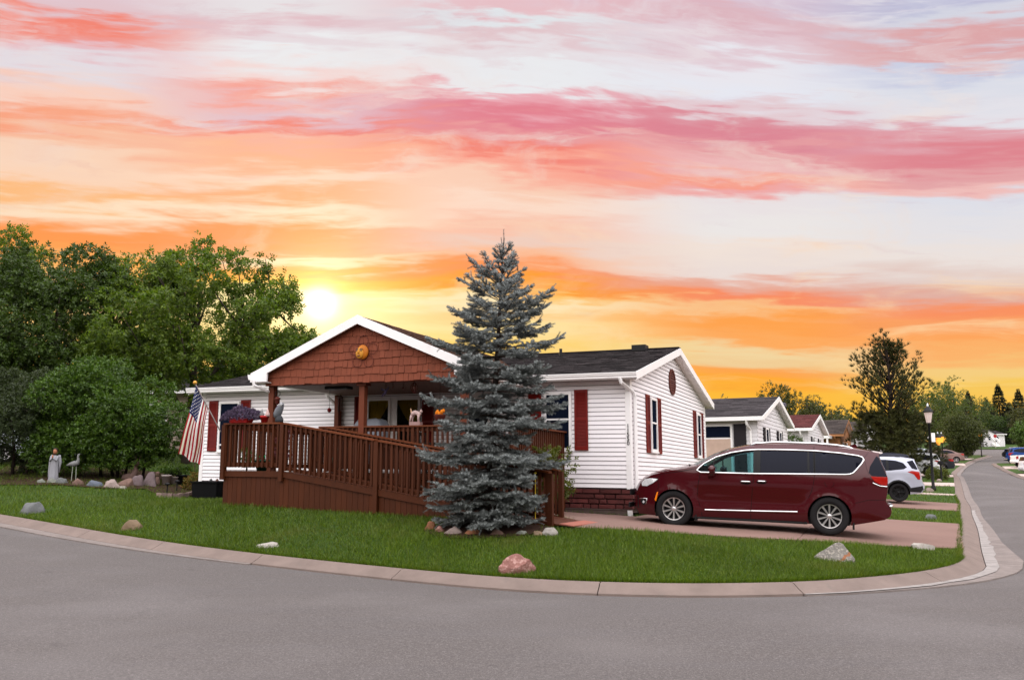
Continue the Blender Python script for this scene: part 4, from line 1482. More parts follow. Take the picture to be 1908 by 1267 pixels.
leafy('viburnum_bush', 'dusty dark leaved bush at the left edge beside the statue', 'bush', (x, y, z), [([(0, 0, -.1), (0, 0, .8), (-.2, 0, 1.8)], .06, .02), ([(.4, 0, -.1), (.6, 0, .8), (.8, 0, 1.6)], .05, .02)],
      blobs(32, (1.95, 1.5, 1.75), 1.75, .95, (.24, .38), -.95, 31, .80), 6500, .19, M_dusty, M_bark2, .15, -.5, 2.0, SPRAY6, trunk_r=.05)
x, y, z = at(-30, 33)
leafy('boxelder_tree', 'dark tree behind the dusty bush at the far left edge', 'tree', (x, y, z), [([(0, 0, -.2), (0, 0, 2), (.2, 0, 4)], .15, .04)], blobs(20, (2.6, 2.0, 2.6), 3.6, .9, (.25, .36), -.9, 33, .8), 3200, .28, M_dkleaf, M_bark2, .2, -.5, 1.2, SPRAY6)
x, y, z = at(250, 47)
leafy('hackberry_tree', 'dark tree in the shade behind the ash tree', 'tree', (x, y, z), [([(0, 0, -.2), (0, 0, 3), (.2, 0, 6)], .2, .05)], blobs(26, (5.5, 3, 3.6), 3.9, .9, (.25, .36), -.95, 37, .8), 4200, .40, M_dkleaf, M_bark2, .2, -.6, .8, SPRAY9)
x, y, z = at(470, 50)
leafy('hackberry_tree', 'low dark tree behind the left end of the house roof', 'tree', (x, y, z), [([(0, 0, -.2), (0, 0, 3), (.2, 0, 5)], .2, .05)], blobs(20, (4.5, 3, 2.6), 3.3, .9, (.25, .36), -.95, 38, .8), 3000, .40, M_dkleaf, M_bark2, .2, -.6, .8, SPRAY9)


# ---- conifers and trees up the street on the right
def conifer(name, label, loc, h, r, mat, n=4200, group=None, droop=-.15, start=.04):
    root = thing(name, label, 'tree', loc, 0, group)
    MB().tube([(0, 0, -.2), (0, 0, h)], [.02 * h, .004 * h], 6).build('trunk', M_bark2, root, local=True)
    t = R.random(n) ** .8 * (1 - start) + start
    lay = np.floor(t * h / (.055 * h)) * .055 + R.normal(size=n) * .016
    th = R.random(n) * 6.28
    env = r * (1.02 - lay) ** .95 * (.75 + .25 * np.sin(th * 3 + lay * 40)) + .02 * r
    q_ = R.random(n) ** .45
    P = np.column_stack([np.cos(th) * env * q_, np.sin(th) * env * q_, lay * h + droop * env * q_])
    D = np.column_stack([np.cos(th), np.sin(th), R.normal(size=n) * .25 + np.where(lay > .8, .6, -.1)])
    tv = np.array([(0, 0, 0), (.22, 0, .45), (-.22, 0, .45), (0, .03, 1.0), (0, .18, .5), (0, -.18, .5)])
    tf = np.array([(0, 1, 3), (0, 3, 2), (0, 4, 3), (0, 3, 5)])
    v, f = scatter(tv, tf, P, frames(D, spin=R.random(n) * .6), R.uniform(.5, 1.1, n) * r * .22 * (.34 + .66 * (1 - np.clip(lay, 0, 1))))
    raw_mesh('crown', v, f, mat, root, local=True)
    return root


M_pine = pm('pine_needle', (.034, .038, .010), .6, .3, 1, island=.4, var2=(.064, .064, .018), trans=.12)
M_fir = pm('dark_fir_needle', (.034, .042, .022), .7, .3, 1, island=.4, var2=(.055, .058, .03))

# the big pine: upswept limbs with tufts above, a broad dense skirt below
px_, py_, pz_ = at(1659, 60)
pine = thing('pine_tree', 'big dark pine with an open tufted crown beside the side street', 'tree', (px_, py_, pz_))
tb = MB()
tb.tube([(0, 0, -.2), (-.1, 0, 3), (.05, 0, 6), (.0, 0, 9.0)], [.24, .18, .10, .02], 8)
TP, TD, TS = [], [], []
q5 = np.random.default_rng(17)
for k in range(64):
    z0 = q5.uniform(2.6, 8.0)
    th = q5.random() * 6.28
    L = np.interp(z0, [2.5, 5, 8.2], [3.5, 3.5, 1.7]) * q5.uniform(.7, 1.1)
    e = np.interp(z0, [2.5, 5, 8.2], [.25, .72, 1.12]) + q5.normal() * .12
    hd = np.array([math.cos(th), math.sin(th), 0])
    p = np.array([0, 0, z0])
    path = [p]
    for i in range(8):
        e2 = e + .35 * i / 8
        p = p + (hd * math.cos(e2) + np.array([0, 0, math.sin(e2)])) * L / 8
        path.append(p)
        if i > 1:
            for m in range(4 if i < 6 else 6):
                sd = rdir(1)[0] * .32
                TP.append(p + sd * q5.uniform(.3, 1.4))
                TD.append(hd * .3 + sd + np.array([0, 0, .9]))
                TS.append(q5.uniform(.24, .42))
    tb.tube([tuple(a) for a in path], [.06 * (1 - i / 9.5) for i in range(9)], 5)
for k in range(1900):
    z0 = q5.uniform(.2, 4.3)
    th = q5.random() * 6.28
    rr = np.interp(z0, [.2, 1.5, 3.2, 5.0], [2.5, 2.9, 2.5, 1.5]) * q5.random() ** .45 * (1 + .14 * math.sin(th * 5 + z0 * 3))
    TP.append(np.array([math.cos(th) * rr, math.sin(th) * rr, z0]))
    TD.append(np.array([math.cos(th) * .8, math.sin(th) * .8, q5.normal() * .4 + .25]))
    TS.append(q5.uniform(.3, .55))
tv, tf = [], []
for k in range(12):
    a = k * 2.4
    d = np.array([math.cos(a) * .5, math.sin(a) * .5, .8])
    t_ = np.array([-math.sin(a), math.cos(a), 0]) * .055
    o = len(tv)
    tv += [t_, -t_, d]
    tf.append((o, o + 1, o + 2))
tb.build('trunk', M_bark2, pine, smooth=True, local=True)
v, f = scatter(np.array(tv), np.array(tf), np.array(TP), frames(np.array(TD), spin=q5.random(len(TP)) * 6), np.array(TS))
raw_mesh('crown', v, f, M_pine, pine, local=True)

BG = [  # px, top y, Y, half width m, kind, label
    (1440, 716, 78, 2.2, 0, 'leafy tree rising above the ridge of the second house'),
    (1500, 722, 80, 2.6, 0, 'broad tree behind the red roofed house'),
    (1545, 742, 82, 2.4, 0, 'tree beside the metal chimney, lower than its neighbours'),
    (1333, 722, 75, 1.4, 0, 'small treetop showing between the corner house and the second house'),
    (1585, 770, 86, 2.2, 0, 'small tree left of the big pine'),
    (1728, 706, 118, 4.0, 1, 'sunlit green tree just right of the big pine'),
    (1775, 703, 124, 4.2, 1, 'green tree behind the tall lamp post'),
    (1812, 738, 186, 4.6, 1, 'shorter green tree above the round willow'),
]
for px, ty, Y, hw_, kd, lab in BG:
    x, y, z = at(px, Y)
    top = 1.6 + (878 - ty) / 1620 * Y - z
    leafy('ash_tree' if kd else 'elm_tree', lab, 'tree', (x, y, z), [([(0, 0, -.3), (0, 0, top * .4), (.2, 0, top * .8)], .2, .05)],
          blobs(20, (hw_, hw_, top * .40), top * .56, .9, (.24, .38), -.95, int(px), .78), 1500, .5 if Y > 100 else .38, leafmat('far_green_leaf', (.040, .070, .010), (.085, .110, .014)) if kd else M_olive, M_bark2, .25, -.25, .8, SPRAY6, group='trees beyond the side street')
x, y, z = at(1786, 106)
leafy('willow_tree', 'round dome shaped olive green tree beside the brown sedan', 'tree', (x, y, z), [([(0, 0, -.3), (0, 0, 1.5), (.2, 0, 4)], .22, .06)], blobs(26, (2.35, 2.2, 2.75), 3.1, .9, (.25, .38), -.8, 61, .78), 3600, .40, leafmat('willow_leaf', (.055, .070, .016), (.080, .095, .022)), M_bark2, .8, -.6, .9, SPRAY6)
for px, ty, Y, r_, lab in ((1862, 718, 198, 4.4, 'tallest dark spruce on the hill above the small white house'), (1838, 745, 197, 3.8, 'dark spruce left of the tallest one on the hill'), (1805, 730, 172, 3.0, 'dark narrow spruce beyond the round willow'), (1899, 728, 186, 4.2, 'dark spruce at the right edge of the hill'), (1880, 752, 195, 3.8, 'dark spruce between two taller ones on the hill')):
    x, y, z = at(px, Y)
    conifer('spruce_tree', lab, (x, y, z), 1.6 + (878 - ty) / 1620 * Y - z, r_, M_fir, 4200, 'dark spruces on the hill')
for px, ty, Y, hw_, m_, lab in ((1938, 735, 112, 3.6, M_olive, 'large dark tree overhanging the right edge of the picture'), (1925, 778, 104, 2.5, M_lite, 'bright green tree at the right edge above the parked trucks'), (1848, 762, 192, 5, M_dkleaf, 'dark wooded tree behind the small white house'), (1812, 768, 190, 5, M_dkleaf, 'dark tree left of the small white house'), (1892, 770, 192, 5, M_dkleaf, 'dark tree right of the small white house')):
    x, y, z = at(px, Y)
    top = 1.6 + (878 - ty) / 1620 * Y - z
    leafy('maple_tree', lab, 'tree', (x, y, z), [([(0, 0, -.3), (0, 0, top * .4), (.2, 0, top * .8)], .2, .05)], blobs(22, (hw_, hw_, top * .46), top * .5, .9, (.25, .38), -.95, int(px), .78), 2200, .5, m_, M_bark2, .3, -.5, .8, SPRAY6)
# far tree line closing the horizon
Pw, n = [], 5200
xw = R.uniform(-160, 150, n)
yw = 195 + R.uniform(0, 25, n) + np.abs(xw) * .1
zw = GL(xw, yw) + R.random(n) ** .8 * (6.5 + 2.2 * np.sin(xw * .13) + 1.4 * np.sin(xw * .41))
v, f = scatter(SPRAY9[0], SPRAY9[1], np.column_stack([xw, yw, zw]), frames(rdir(n) + np.array([0, 0, .5]), spin=R.random(n) * 6), R.uniform(1.6, 3.0, n))
tag(raw_mesh('forest', v, f, M_dkleaf), kind='stuff')
# ------------------------------------------------------------------ vehicles
def clip_x(poly, lo, hi):
    def half(p, f, v):
        out = []
        for a, b in zip(p, p[1:] + p[:1]):
            ia, ib = f(a[0]), f(b[0])
            if ia: out.append(a)
            if ia != ib:
                t = (v - a[0]) / (b[0] - a[0])
                out.append((v, a[1] + t * (b[1] - a[1])))
        return out
    p = half(list(poly), lambda x: x >= lo, lo)
    return half(p, lambda x: x <= hi, hi) if p else []


def resamp(poly, step, closed=True):
    out = []
    P = list(poly) + ([poly[0]] if closed else [])
    for a, b in zip(P[:-1], P[1:]):
        n = max(1, int(math.hypot(b[0] - a[0], b[1] - a[1]) / step))
        out += [(a[0] + (b[0] - a[0]) * i / n, a[1] + (b[1] - a[1]) * i / n) for i in range(n)]
    return out if closed else out + [P[-1]]


M_tyre = pm('tyre_rubber', (.016, .015, .016), .85, .15, 10, .2, 80)
M_alloy = pm('alloy', (.62, .60, .60), .28, .05, 3, metal=.85)
M_blackalloy = pm('black_alloy', (.015, .015, .016), .35, .05, 3)
M_chrome = pm('chrome', (.82, .82, .84), .12, .02, 3, metal=1.0)
M_trim = pm('black_trim', (.012, .012, .013), .55, .1, 4)
M_gap = pm('panel_gap', (.006, .004, .004), .9, .1)
M_vglass = glass_dark('privacy_glass', (.005, .006, .014), .03, .05, (.35, .4, .5), .12)
M_fglass = glass_dark('teal_glass', (.006, .012, .014), .03, .78, (.42, .74, .76))
M_wglass = glass_dark('windshield_glass', (.012, .016, .018), .03, .45, (.5, .65, .65))
M_red = pm('red_lens', (.42, .012, .008), .12, .25, 14, coat=.6)
M_amber = pm('amber_lens', (.85, .22, .01), .15, .1)
M_lens = pm('clear_lens', (.62, .64, .66), .10, .35, 18, coat=.8)
M_seat = pm('seat_fabric', (.035, .033, .035), .9, .2, 6)
M_plate = pm('licence_plate', (.70, .72, .75), .5, .25, 30)


def paint(name, col, rough=.32, metal=.25, coat=.3):
    return pm(name, col, rough, .02, 1, metal=metal, coat=coat, spec=.08)


def car(sp, name, label, cat, loc, heading, pitch=0.0, group=None):
    """sp: outline over the top in side view (x forward, z up), glass, arches, lamps ..."""
    root = thing(name, label, cat, loc, heading, group)
    root.rotation_euler = (0, -pitch, heading)
    F = sp['top']
    w0, hb = sp['w'], sp['belt']
    xmax, xmin = max(p[0] for p in F), min(p[0] for p in F)
    ztop = max(p[1] for p in F)
    cr = sp.get('crease', [])

    def Wd(x, z):
        w = w0
        if z > hb:
            t = (z - hb) / (ztop - hb)
            w -= sp.get('tumble', .25) * (.55 * t + .45 * t ** 3)
        else:
            w -= .035 * ((hb - z) / hb) ** 2
        if z < .42:
            w -= .55 * (.42 - z) ** 1.5
        nx, rx = sp.get('nose', .75), sp.get('tail', .5)
        if x > xmax - nx:
            w -= sp.get('nosew', .33) * ((x - xmax + nx) / nx) ** 2.2
        if x < xmin + rx:
            w -= sp.get('tailw', .16) * ((xmin + rx - x) / rx) ** 2
        for zc, s, a, x0, x1 in cr:
            f = max(0, min(1, (x - x0) / .35)) * max(0, min(1, (x1 - x) / .35))
            w += a * math.exp(-((z - zc) / s) ** 2) * f
        for ax, az_, ar in sp['arches']:       # flared lips
            d = math.hypot(x - ax, z - az_)
            w += .022 * math.exp(-((d - ar) / .07) ** 2)
        return max(w, .2)

    def side(poly, off, step=.09, mat=None, nm='panel'):
        V, Fc = cdt_fill(resamp(poly, min(step, .07)), (), step)
        for sg in (1, -1):
            m = MB()
            m.add([(x, sg * (Wd(x, z) + off), z) for x, z in V], [tuple(int(i) for i in (f if sg > 0 else f[::-1])) for f in Fc])
            m.build(nm, mat, root, smooth=True, local=True)

    # --- body side with arch cut-outs and window openings
    top = resamp(F, .09, False)
    sill = sp['sill']
    low = []
    xs_ = sorted(sp['arches'], key=lambda a: a[0])
    low.append(F[-1])
    for ax, az_, ar in xs_:
        zz = sill
        half = math.sqrt(max(.01, ar * ar - (zz - az_) ** 2))
        a0 = math.atan2(zz - az_, -half)
        a1 = math.atan2(zz - az_, half)
        a0 = a0 if a0 > 0 else a0 + 2 * PI
        for k in range(17):
            th = a0 + (a1 - a0) * k / 16
            low.append((ax + ar * math.cos(th), az_ + ar * math.sin(th)))
    body_poly = list(F) + low[1:]
    dlo = sp['dlo']
    bm_, paintm = MB(), sp['paint']
    side_holes = [dlo] + sp.get('holes', [])
    V, Fc = cdt_fill(resamp(body_poly, .07), [resamp(h, .05) for h in side_holes], .085)
    for sg in (1, -1):
        vs = [(x, sg * Wd(x, z), z) for x, z in V]
        bm_.add(vs, [tuple(int(i) for i in (f if sg > 0 else f[::-1])) for f in Fc], 0)
    # --- skin over the top: columns across the car
    cols_ = [-1, -.985, -.93, -.80, -.55, -.28, 0, .28, .55, .80, .93, .985, 1]
    rows_ = []
    for (x, z) in top:
        w = Wd(x, z)
        B = float(np.interp(x, *sp['bulge']))
        K = float(np.interp(x, *sp['crown']))
        rows_.append([(x + B * (1 - c * c), c * w, z + K * (1 - abs(c) ** 2.4)) for c in cols_])
    nC = len(cols_)
    flat = [p for r_ in rows_ for p in r_]
    glassf, rearf, lampf, bodyf, trimf = [], [], [], [], []
    iT = int(np.argmax([p[1] for p in top]))
    for i in range(len(rows_) - 1):
        xm, zm = (top[i][0] + top[i + 1][0]) / 2, (top[i][1] + top[i + 1][1]) / 2
        for j in range(nC - 1):
            cm = abs(cols_[j] + cols_[j + 1]) / 2
            f = (i * nC + j, i * nC + j + 1, (i + 1) * nC + j + 1, (i + 1) * nC + j)
            if i < iT and sp['ws'][0] < xm < sp['ws'][1] and zm > sp['belt'] and cm < .93:
                glassf.append(f)
            elif i > iT and sp['rg'][0] < zm < sp['rg'][1] and cm < .88 and i > sp.get('rgi', iT):
                rearf.append(f)
            elif i > iT and sp['tl'][0] < zm < sp['tl'][1] and xm < xmin + .35 and cm > sp['tl'][2]:
                lampf.append(f)
            elif zm < sp.get('dark_below', .0) and (i < 8 or i > len(rows_) - 8):
                trimf.append(f)
            else:
                bodyf.append(f)
    bm_.add(flat, bodyf, 0)
    body = bm_.build('body', paintm, root, smooth=40, local=True)
    for fs, mt, nm in ((glassf, M_wglass, 'windshield'), (rearf, M_vglass, 'rear_window'), (lampf, M_red, 'tail_light'), (trimf, M_trim, 'bumper_trim')):
        if fs:
            used = sorted({i for f in fs for i in f})
            mp = {k: n_ for n_, k in enumerate(used)}
            m = MB()
            m.add([flat[k] for k in used], [tuple(mp[i] for i in f) for f in fs])
            m.build(nm, mt, root, smooth=True, local=True, fixn=False)
    # --- underside, arch liners
    m = MB()
    m.box(xmin + .75, xmax - .45, -w0 + .14, w0 - .14, sill - .01, sill + .12)
    m.build('underbody', M_trim, root, local=True)
    for ax, az_, ar in sp['arches']:
        for sg in (1, -1):
            p = []
            for k in range(15):
                th = -.25 + (PI + .5) * k / 14
                x, z = ax + (ar + .004) * math.cos(th), az_ + (ar + .004) * math.sin(th)
                y0 = Wd(x, max(z, .2)) - .004
                p.append((x, sg * y0, z))
                p.append((x, sg * (w0 - .36), z))
            m = MB()
            o = len(p)
            m.add(p + [(ax, sg * (w0 - .36), az_)], [(2 * k, 2 * k + 1, 2 * k + 3, 2 * k + 2) for k in range(14)] + [(o, 2 * k + 1, 2 * k + 3) for k in range(14)])
            m.build('wheel_well', M_gap, root, local=True, fixn=False)
    # --- side glass
    for lo, hi, kind in sp['panes']:
        p = clip_x(dlo, lo, hi)
        if len(p) > 2:
            mt = {'f': M_fglass, 'd': M_vglass, 'p': M_trim}[kind]
            side(p, -.012 if kind != 'p' else -.004, .12, mat=mt, nm='side_window' if kind != 'p' else 'window_pillar')
    for p, mt, nm, off in sp.get('patches', []):
        side(p, off, .08, mat=mt, nm=nm)

    def ribbon(pts, wd, off, mat, nm, closed=False, th=0.0):
        pts = resamp(pts, .07, closed)
        n = len(pts)
        for sg in (1, -1):
            vs, fs = [], []
            for k, (x, z) in enumerate(pts):
                a, b = pts[(k - 1) % n if closed else max(k - 1, 0)], pts[(k + 1) % n if closed else min(k + 1, n - 1)]
                tx, tz = b[0] - a[0], b[1] - a[1]
                L = math.hypot(tx, tz) or 1
                nx_, nz_ = -tz / L * wd / 2, tx / L * wd / 2
                y = Wd(x, z)
                vs += [(x + nx_, sg * (y - .002), z + nz_), (x + nx_ * .7, sg * (y + off), z + nz_ * .7), (x - nx_ * .7, sg * (y + off), z - nz_ * .7), (x - nx_, sg * (y - .002), z - nz_)]
            for k in range(n if closed else n - 1):
                k2 = (k + 1) % n
                for j in range(3):
                    fs.append((4 * k + j, 4 * k + j + 1, 4 * k2 + j + 1, 4 * k2 + j))
            m = MB()
            m.add(vs, fs)
            m.build(nm, mat, root, smooth=True, local=True)
    for pts, wd, off, mt, nm, cl in sp.get('ribbons', []):
        ribbon(pts, wd, off, mt, nm, cl)
    # --- wheels
    for ax, az_, ar in sp['arches']:
        for sg in (1, -1):
            wheel(root, (ax, sg * (w0 - sp.get('inset', .125)), sp['wr']), sp['wr'], sg, sp.get('rim', M_alloy), sp.get('spokes', 10), sp.get('rimr', .64))
    # --- cabin
    if sp.get('cabin'):
        for xs2 in sp['cabin']:
            for sg in (1, -1):
                m = MB()
                m.box(xs2 - .25, xs2 + .28, sg * .42 - .25, sg * .42 + .25, .45, .80)
                m.hexa([(xs2 - .30, sg * .42 - .24, .78), (xs2 - .14, sg * .42 - .24, .78), (xs2 - .14, sg * .42 + .24, .78), (xs2 - .30, sg * .42 + .24, .78), (xs2 - .46, sg * .42 - .2, 1.28), (xs2 - .36, sg * .42 - .2, 1.28), (xs2 - .36, sg * .42 + .2, 1.28), (xs2 - .46, sg * .42 + .2, 1.28)])
                m.box(xs2 - .48, xs2 - .38, sg * .42 - .12, sg * .42 + .12, 1.33, 1.50)
                m.tube([(xs2 - .43, sg * .42, 1.26), (xs2 - .44, sg * .42, 1.36)], .02, 6)
                m.build('seat', M_seat, root, local=True)
        x1 = sp['cabin'][0]
        m = MB()
        m.box(x1 + .62, x1 + 1.15, -.8, .8, .7, 1.08)
        m.build('dashboard', M_trim, root, local=True)
        ring = [(x1 + .52 + .07 * math.sin(t) * 0 + .10 * math.sin(t), .42 + .18 * math.cos(t), 1.08 + .17 * math.sin(t)) for t in np.linspace(0, 2 * PI, 20)]
        MB().tube(ring, .018, 6, caps=False).build('steering_wheel', M_trim, root, local=True)
    return root, Wd


def wheel(root, c, r, sg, rimmat, nsp, rimr):
    x, y, z = c
    hw_ = r * .33

    def L(p):     # lathe about the y axis
        return [(x + rr * math.cos(t), y + sg * yy, z + rr * math.sin(t)) for rr, yy in p for t in np.linspace(0, 2 * PI, 36, endpoint=False)]
    prof = [(r * rimr, -hw_ * .8), (r * .86, -hw_), (r * .98, -hw_ * .85), (r, -hw_ * .5), (r, hw_ * .5), (r * .98, hw_ * .85), (r * .90, hw_ * 1.0), (r * .76, hw_ * 1.02), (r * (rimr + .01), hw_ * .82), (r * rimr, hw_ * .3)]
    m = MB()
    n = 36
    m.add(L(prof), [(i * n + k, i * n + (k + 1) % n, (i + 1) * n + (k + 1) % n, (i + 1) * n + k) for i in range(len(prof) - 1) for k in range(n)])
    w = m.build('wheel', M_tyre, root, smooth=True, local=True)
    m = MB()
    R1 = r * rimr
    pr = [(R1 * 1.0, hw_ * .75), (R1 * .99, hw_ * .86), (R1 * .94, hw_ * .84), (R1 * .92, hw_ * .45), (R1 * .90, -hw_ * .2)]
    m.add(L(pr), [(i * n + k, i * n + (k + 1) % n, (i + 1) * n + (k + 1) % n, (i + 1) * n + k) for i in range(len(pr) - 1) for k in range(n)])
    for k in range(nsp):
        t = 2 * PI * (k + .5) / nsp
        ca, sa = math.cos(t), math.sin(t)
        for (r0, r1, w0_, w1_) in ((R1 * .16, R1 * .95, R1 * .060, R1 * .105),):
            pts = []
            for yy in (hw_ * .50, hw_ * .80):
                for rr, ww in ((r0, w0_), (r1, w1_)):
                    for s_ in (-1, 1):
                        q_ = .6 if yy > hw_ * .6 else 1.0
                        pts.append((x + rr * ca - s_ * ww * q_ * sa, y + sg * (yy - (.10 * hw_ if rr == r0 else 0)), z + rr * sa + s_ * ww * q_ * ca))
            m.hexa([pts[0], pts[1], pts[3], pts[2], pts[4], pts[5], pts[7], pts[6]])
    m.build('rim', rimmat, w, local=True, smooth=30)
    m = MB()
    pr = [(R1 * .20, hw_ * .55), (R1 * .19, hw_ * .74), (R1 * .12, hw_ * .80), (R1 * .001, hw_ * .81)]
    m.add(L(pr), [(i * n + k, i * n + (k + 1) % n, (i + 1) * n + (k + 1) % n, (i + 1) * n + k) for i in range(len(pr) - 1) for k in range(n)])
    m.build('hub_cap', rimmat, w, local=True, smooth=True)
    m = MB()
    pr = [(R1 * .91, hw_ * .1), (R1 * .6, hw_ * .12), (R1 * .001, hw_ * .15)]
    m.add(L(pr), [(i * n + k, i * n + (k + 1) % n, (i + 1) * n + (k + 1) % n, (i + 1) * n + k) for i in range(len(pr) - 1) for k in range(n)])
    m.build('brake_disc', M_trim, w, local=True)


# ---- the maroon minivan on the drive
M_maroon = paint('maroon_paint', (.066, .002, .006), .42, .0, .8)
vanF = [(2.36, .22), (2.41, .30), (2.43, .45), (2.42, .62), (2.38, .75), (2.31, .87), (2.21, .955), (2.06, 1.03), (1.80, 1.105), (1.55, 1.155), (1.34, 1.195), (1.10, 1.255), (.98, 1.338), (.74, 1.492), (.45, 1.612), (.16, 1.674), (0, 1.697), (-.41, 1.724), (-.80, 1.730), (-1.18, 1.724), (-1.64, 1.692), (-1.9, 1.664), (-2.14, 1.636), (-2.34, 1.605),
        (-2.345, 1.572), (-2.32, 1.55), (-2.37, 1.42), (-2.435, 1.26), (-2.47, 1.14), (-2.475, 1.0), (-2.46, .85), (-2.43, .70), (-2.46, .64), (-2.52, .58), (-2.53, .48), (-2.50, .40), (-2.40, .34)]
vanD = [(1.13, 1.165), (.985, 1.298), (.746, 1.439), (.452, 1.536), (.162, 1.592), (-.067, 1.612), (-.405, 1.620), (-.8, 1.621), (-1.178, 1.615), (-1.635, 1.583), (-1.951, 1.541), (-2.03, 1.515), (-2.055, 1.47), (-2.02, 1.40), (-1.909, 1.264), (-1.86, 1.21), (-1.799, 1.182), (-1.72, 1.172), (-1.156, 1.160), (-.019, 1.130), (1.049, 1.122)]
QG = [(-2.135, 1.22), (-2.16, 1.34), (-2.285, 1.545), (-2.325, 1.52), (-2.37, 1.40), (-2.43, 1.245), (-2.46, 1.16), (-2.30, 1.158), (-2.19, 1.165)]
TL = [(-2.165, 1.155), (-2.30, 1.152), (-2.468, 1.152), (-2.474, 1.06), (-2.45, .99), (-2.36, .995), (-2.24, 1.055)]
HL = [(2.285, .80), (2.30, .865), (2.215, .945), (2.10, .965), (1.92, .955), (2.02, .875), (2.17, .80)]
van_spec = dict(top=vanF, w=1.0, belt=1.13, sill=.205, tumble=.27, nose=.85, nosew=.36, tail=.55, tailw=.15, dlo=vanD, paint=M_maroon, dark_below=.30,
                arches=[(1.59, .36, .405), (-1.41, .36, .405)], wr=.365, rim=M_alloy, spokes=10, rimr=.63, ws=(.05, 1.12), rg=(1.20, 1.54), rgi=22, tl=(.99, 1.155, .90),
                bulge=([-2.6, -2.2, -1.2, .2, .9, 1.15, 1.9, 2.3, 2.45], [-.05, -.05, 0, .03, .16, .22, .10, .13, .15]), crown=([-2.5, -2.3, -1.8, 0, .9, 1.2, 1.9, 2.3, 2.5], [0, .03, .06, .055, .02, .03, .06, .03, 0]),
                crease=[(.955, .05, .016, -2.2, 1.5), (.56, .16, -.032, -1.15, 1.3), (.375, .05, .014, -1.1, 1.3)],
                panes=[(.80, 1.2, 'f'), (.775, .80, 'p'), (.012, .775, 'f'), (-.125, .012, 'p'), (-1.02, -.125, 'd'), (-1.055, -1.02, 'p'), (-1.13, -1.055, 'd'), (-1.165, -1.13, 'p'), (-2.1, -1.165, 'd')],
                patches=[(QG, M_vglass, 'quarter_window', .004), (TL, M_red, 'tail_light', .007), (HL, M_lens, 'headlight', .008),
                         ([(1.955, .50), (1.99, .53), (1.945, .68), (1.91, .70)], M_amber, 'side_marker', .006), ([(2.33, .47), (2.31, .53), (2.17, .53), (2.20, .43), (2.26, .40)], M_trim, 'fog_lamp_recess', .004), ([(2.28, .46), (2.25, .505), (2.215, .48), (2.235, .44)], M_lens, 'fog_lamp', .012),
                         ([(2.39, .34), (2.40, .60), (2.375, .60), (2.36, .34)], M_trim, 'grille_edge', .003)],
                ribbons=[(vanD, .030, .012, M_chrome, 'window_trim', True),
                         ([(.96, .375), (.07, .395)], .030, .016, M_chrome, 'side_moulding', False), ([(.055, .396), (-.82, .420)], .030, .016, M_chrome, 'side_moulding', False),
                         ([(1.055, 1.10), (1.10, .85), (1.11, .60), (1.05, .42), (1.02, .235)], .012, .0015, M_gap, 'door_gap', False), ([(-.004, 1.12), (.03, .80), (.06, .42), (.07, .235)], .012, .0015, M_gap, 'door_gap', False),
                         ([(-1.145, 1.70), (-1.148, 1.15), (-1.13, 1.0), (-1.09, .84), (-1.03, .70)], .012, .0015, M_gap, 'door_gap', False), ([(1.02, .235), (-.98, .235)], .010, .0015, M_gap, 'door_gap', False),
                         ([(-2.15, 1.62), (-2.06, 1.5), (-2.10, 1.30), (-2.14, 1.17)], .006, .001, M_gap, 'hatch_gap', False),
                         ([(1.05, 1.215), (1.5, 1.12), (1.85, 1.06), (1.95, .97)], .010, .0015, M_gap, 'bonnet_gap', False), ([(1.93, .93), (1.90, .80), (1.96, .70)], .008, .0012, M_gap, 'bumper_gap', False), ([(-1.83, .62), (-2.1, .70), (-2.43, .72)], .009, .0015, M_gap, 'bumper_gap', False),
                         ([(-2.20, 1.03), (-2.33, .975), (-2.46, .968)], .022, .012, M_chrome, 'lamp_trim', False),
                         ([(-1.418 + .085 * math.cos(t), 1.0 + .085 * math.sin(t)) for t in np.linspace(0, 6.0, 20)], .007, .001, M_gap, 'fuel_flap', True),
                         ([(2.34, .535), (2.17, .545), (2.19, .43)], .016, .012, M_chrome, 'fog_lamp_trim', False), ([(1.2, .212), (-1.0, .212)], .05, .006, M_trim, 'sill_trim', False)],
                cabin=[.28, -.85])
VH = math.atan2(.324, -.945)
van, VW = car(van_spec, 'minivan', 'maroon minivan parked on the driveway beside the white gable wall', 'van', (5.12, 18.54, .425), VH, .034)
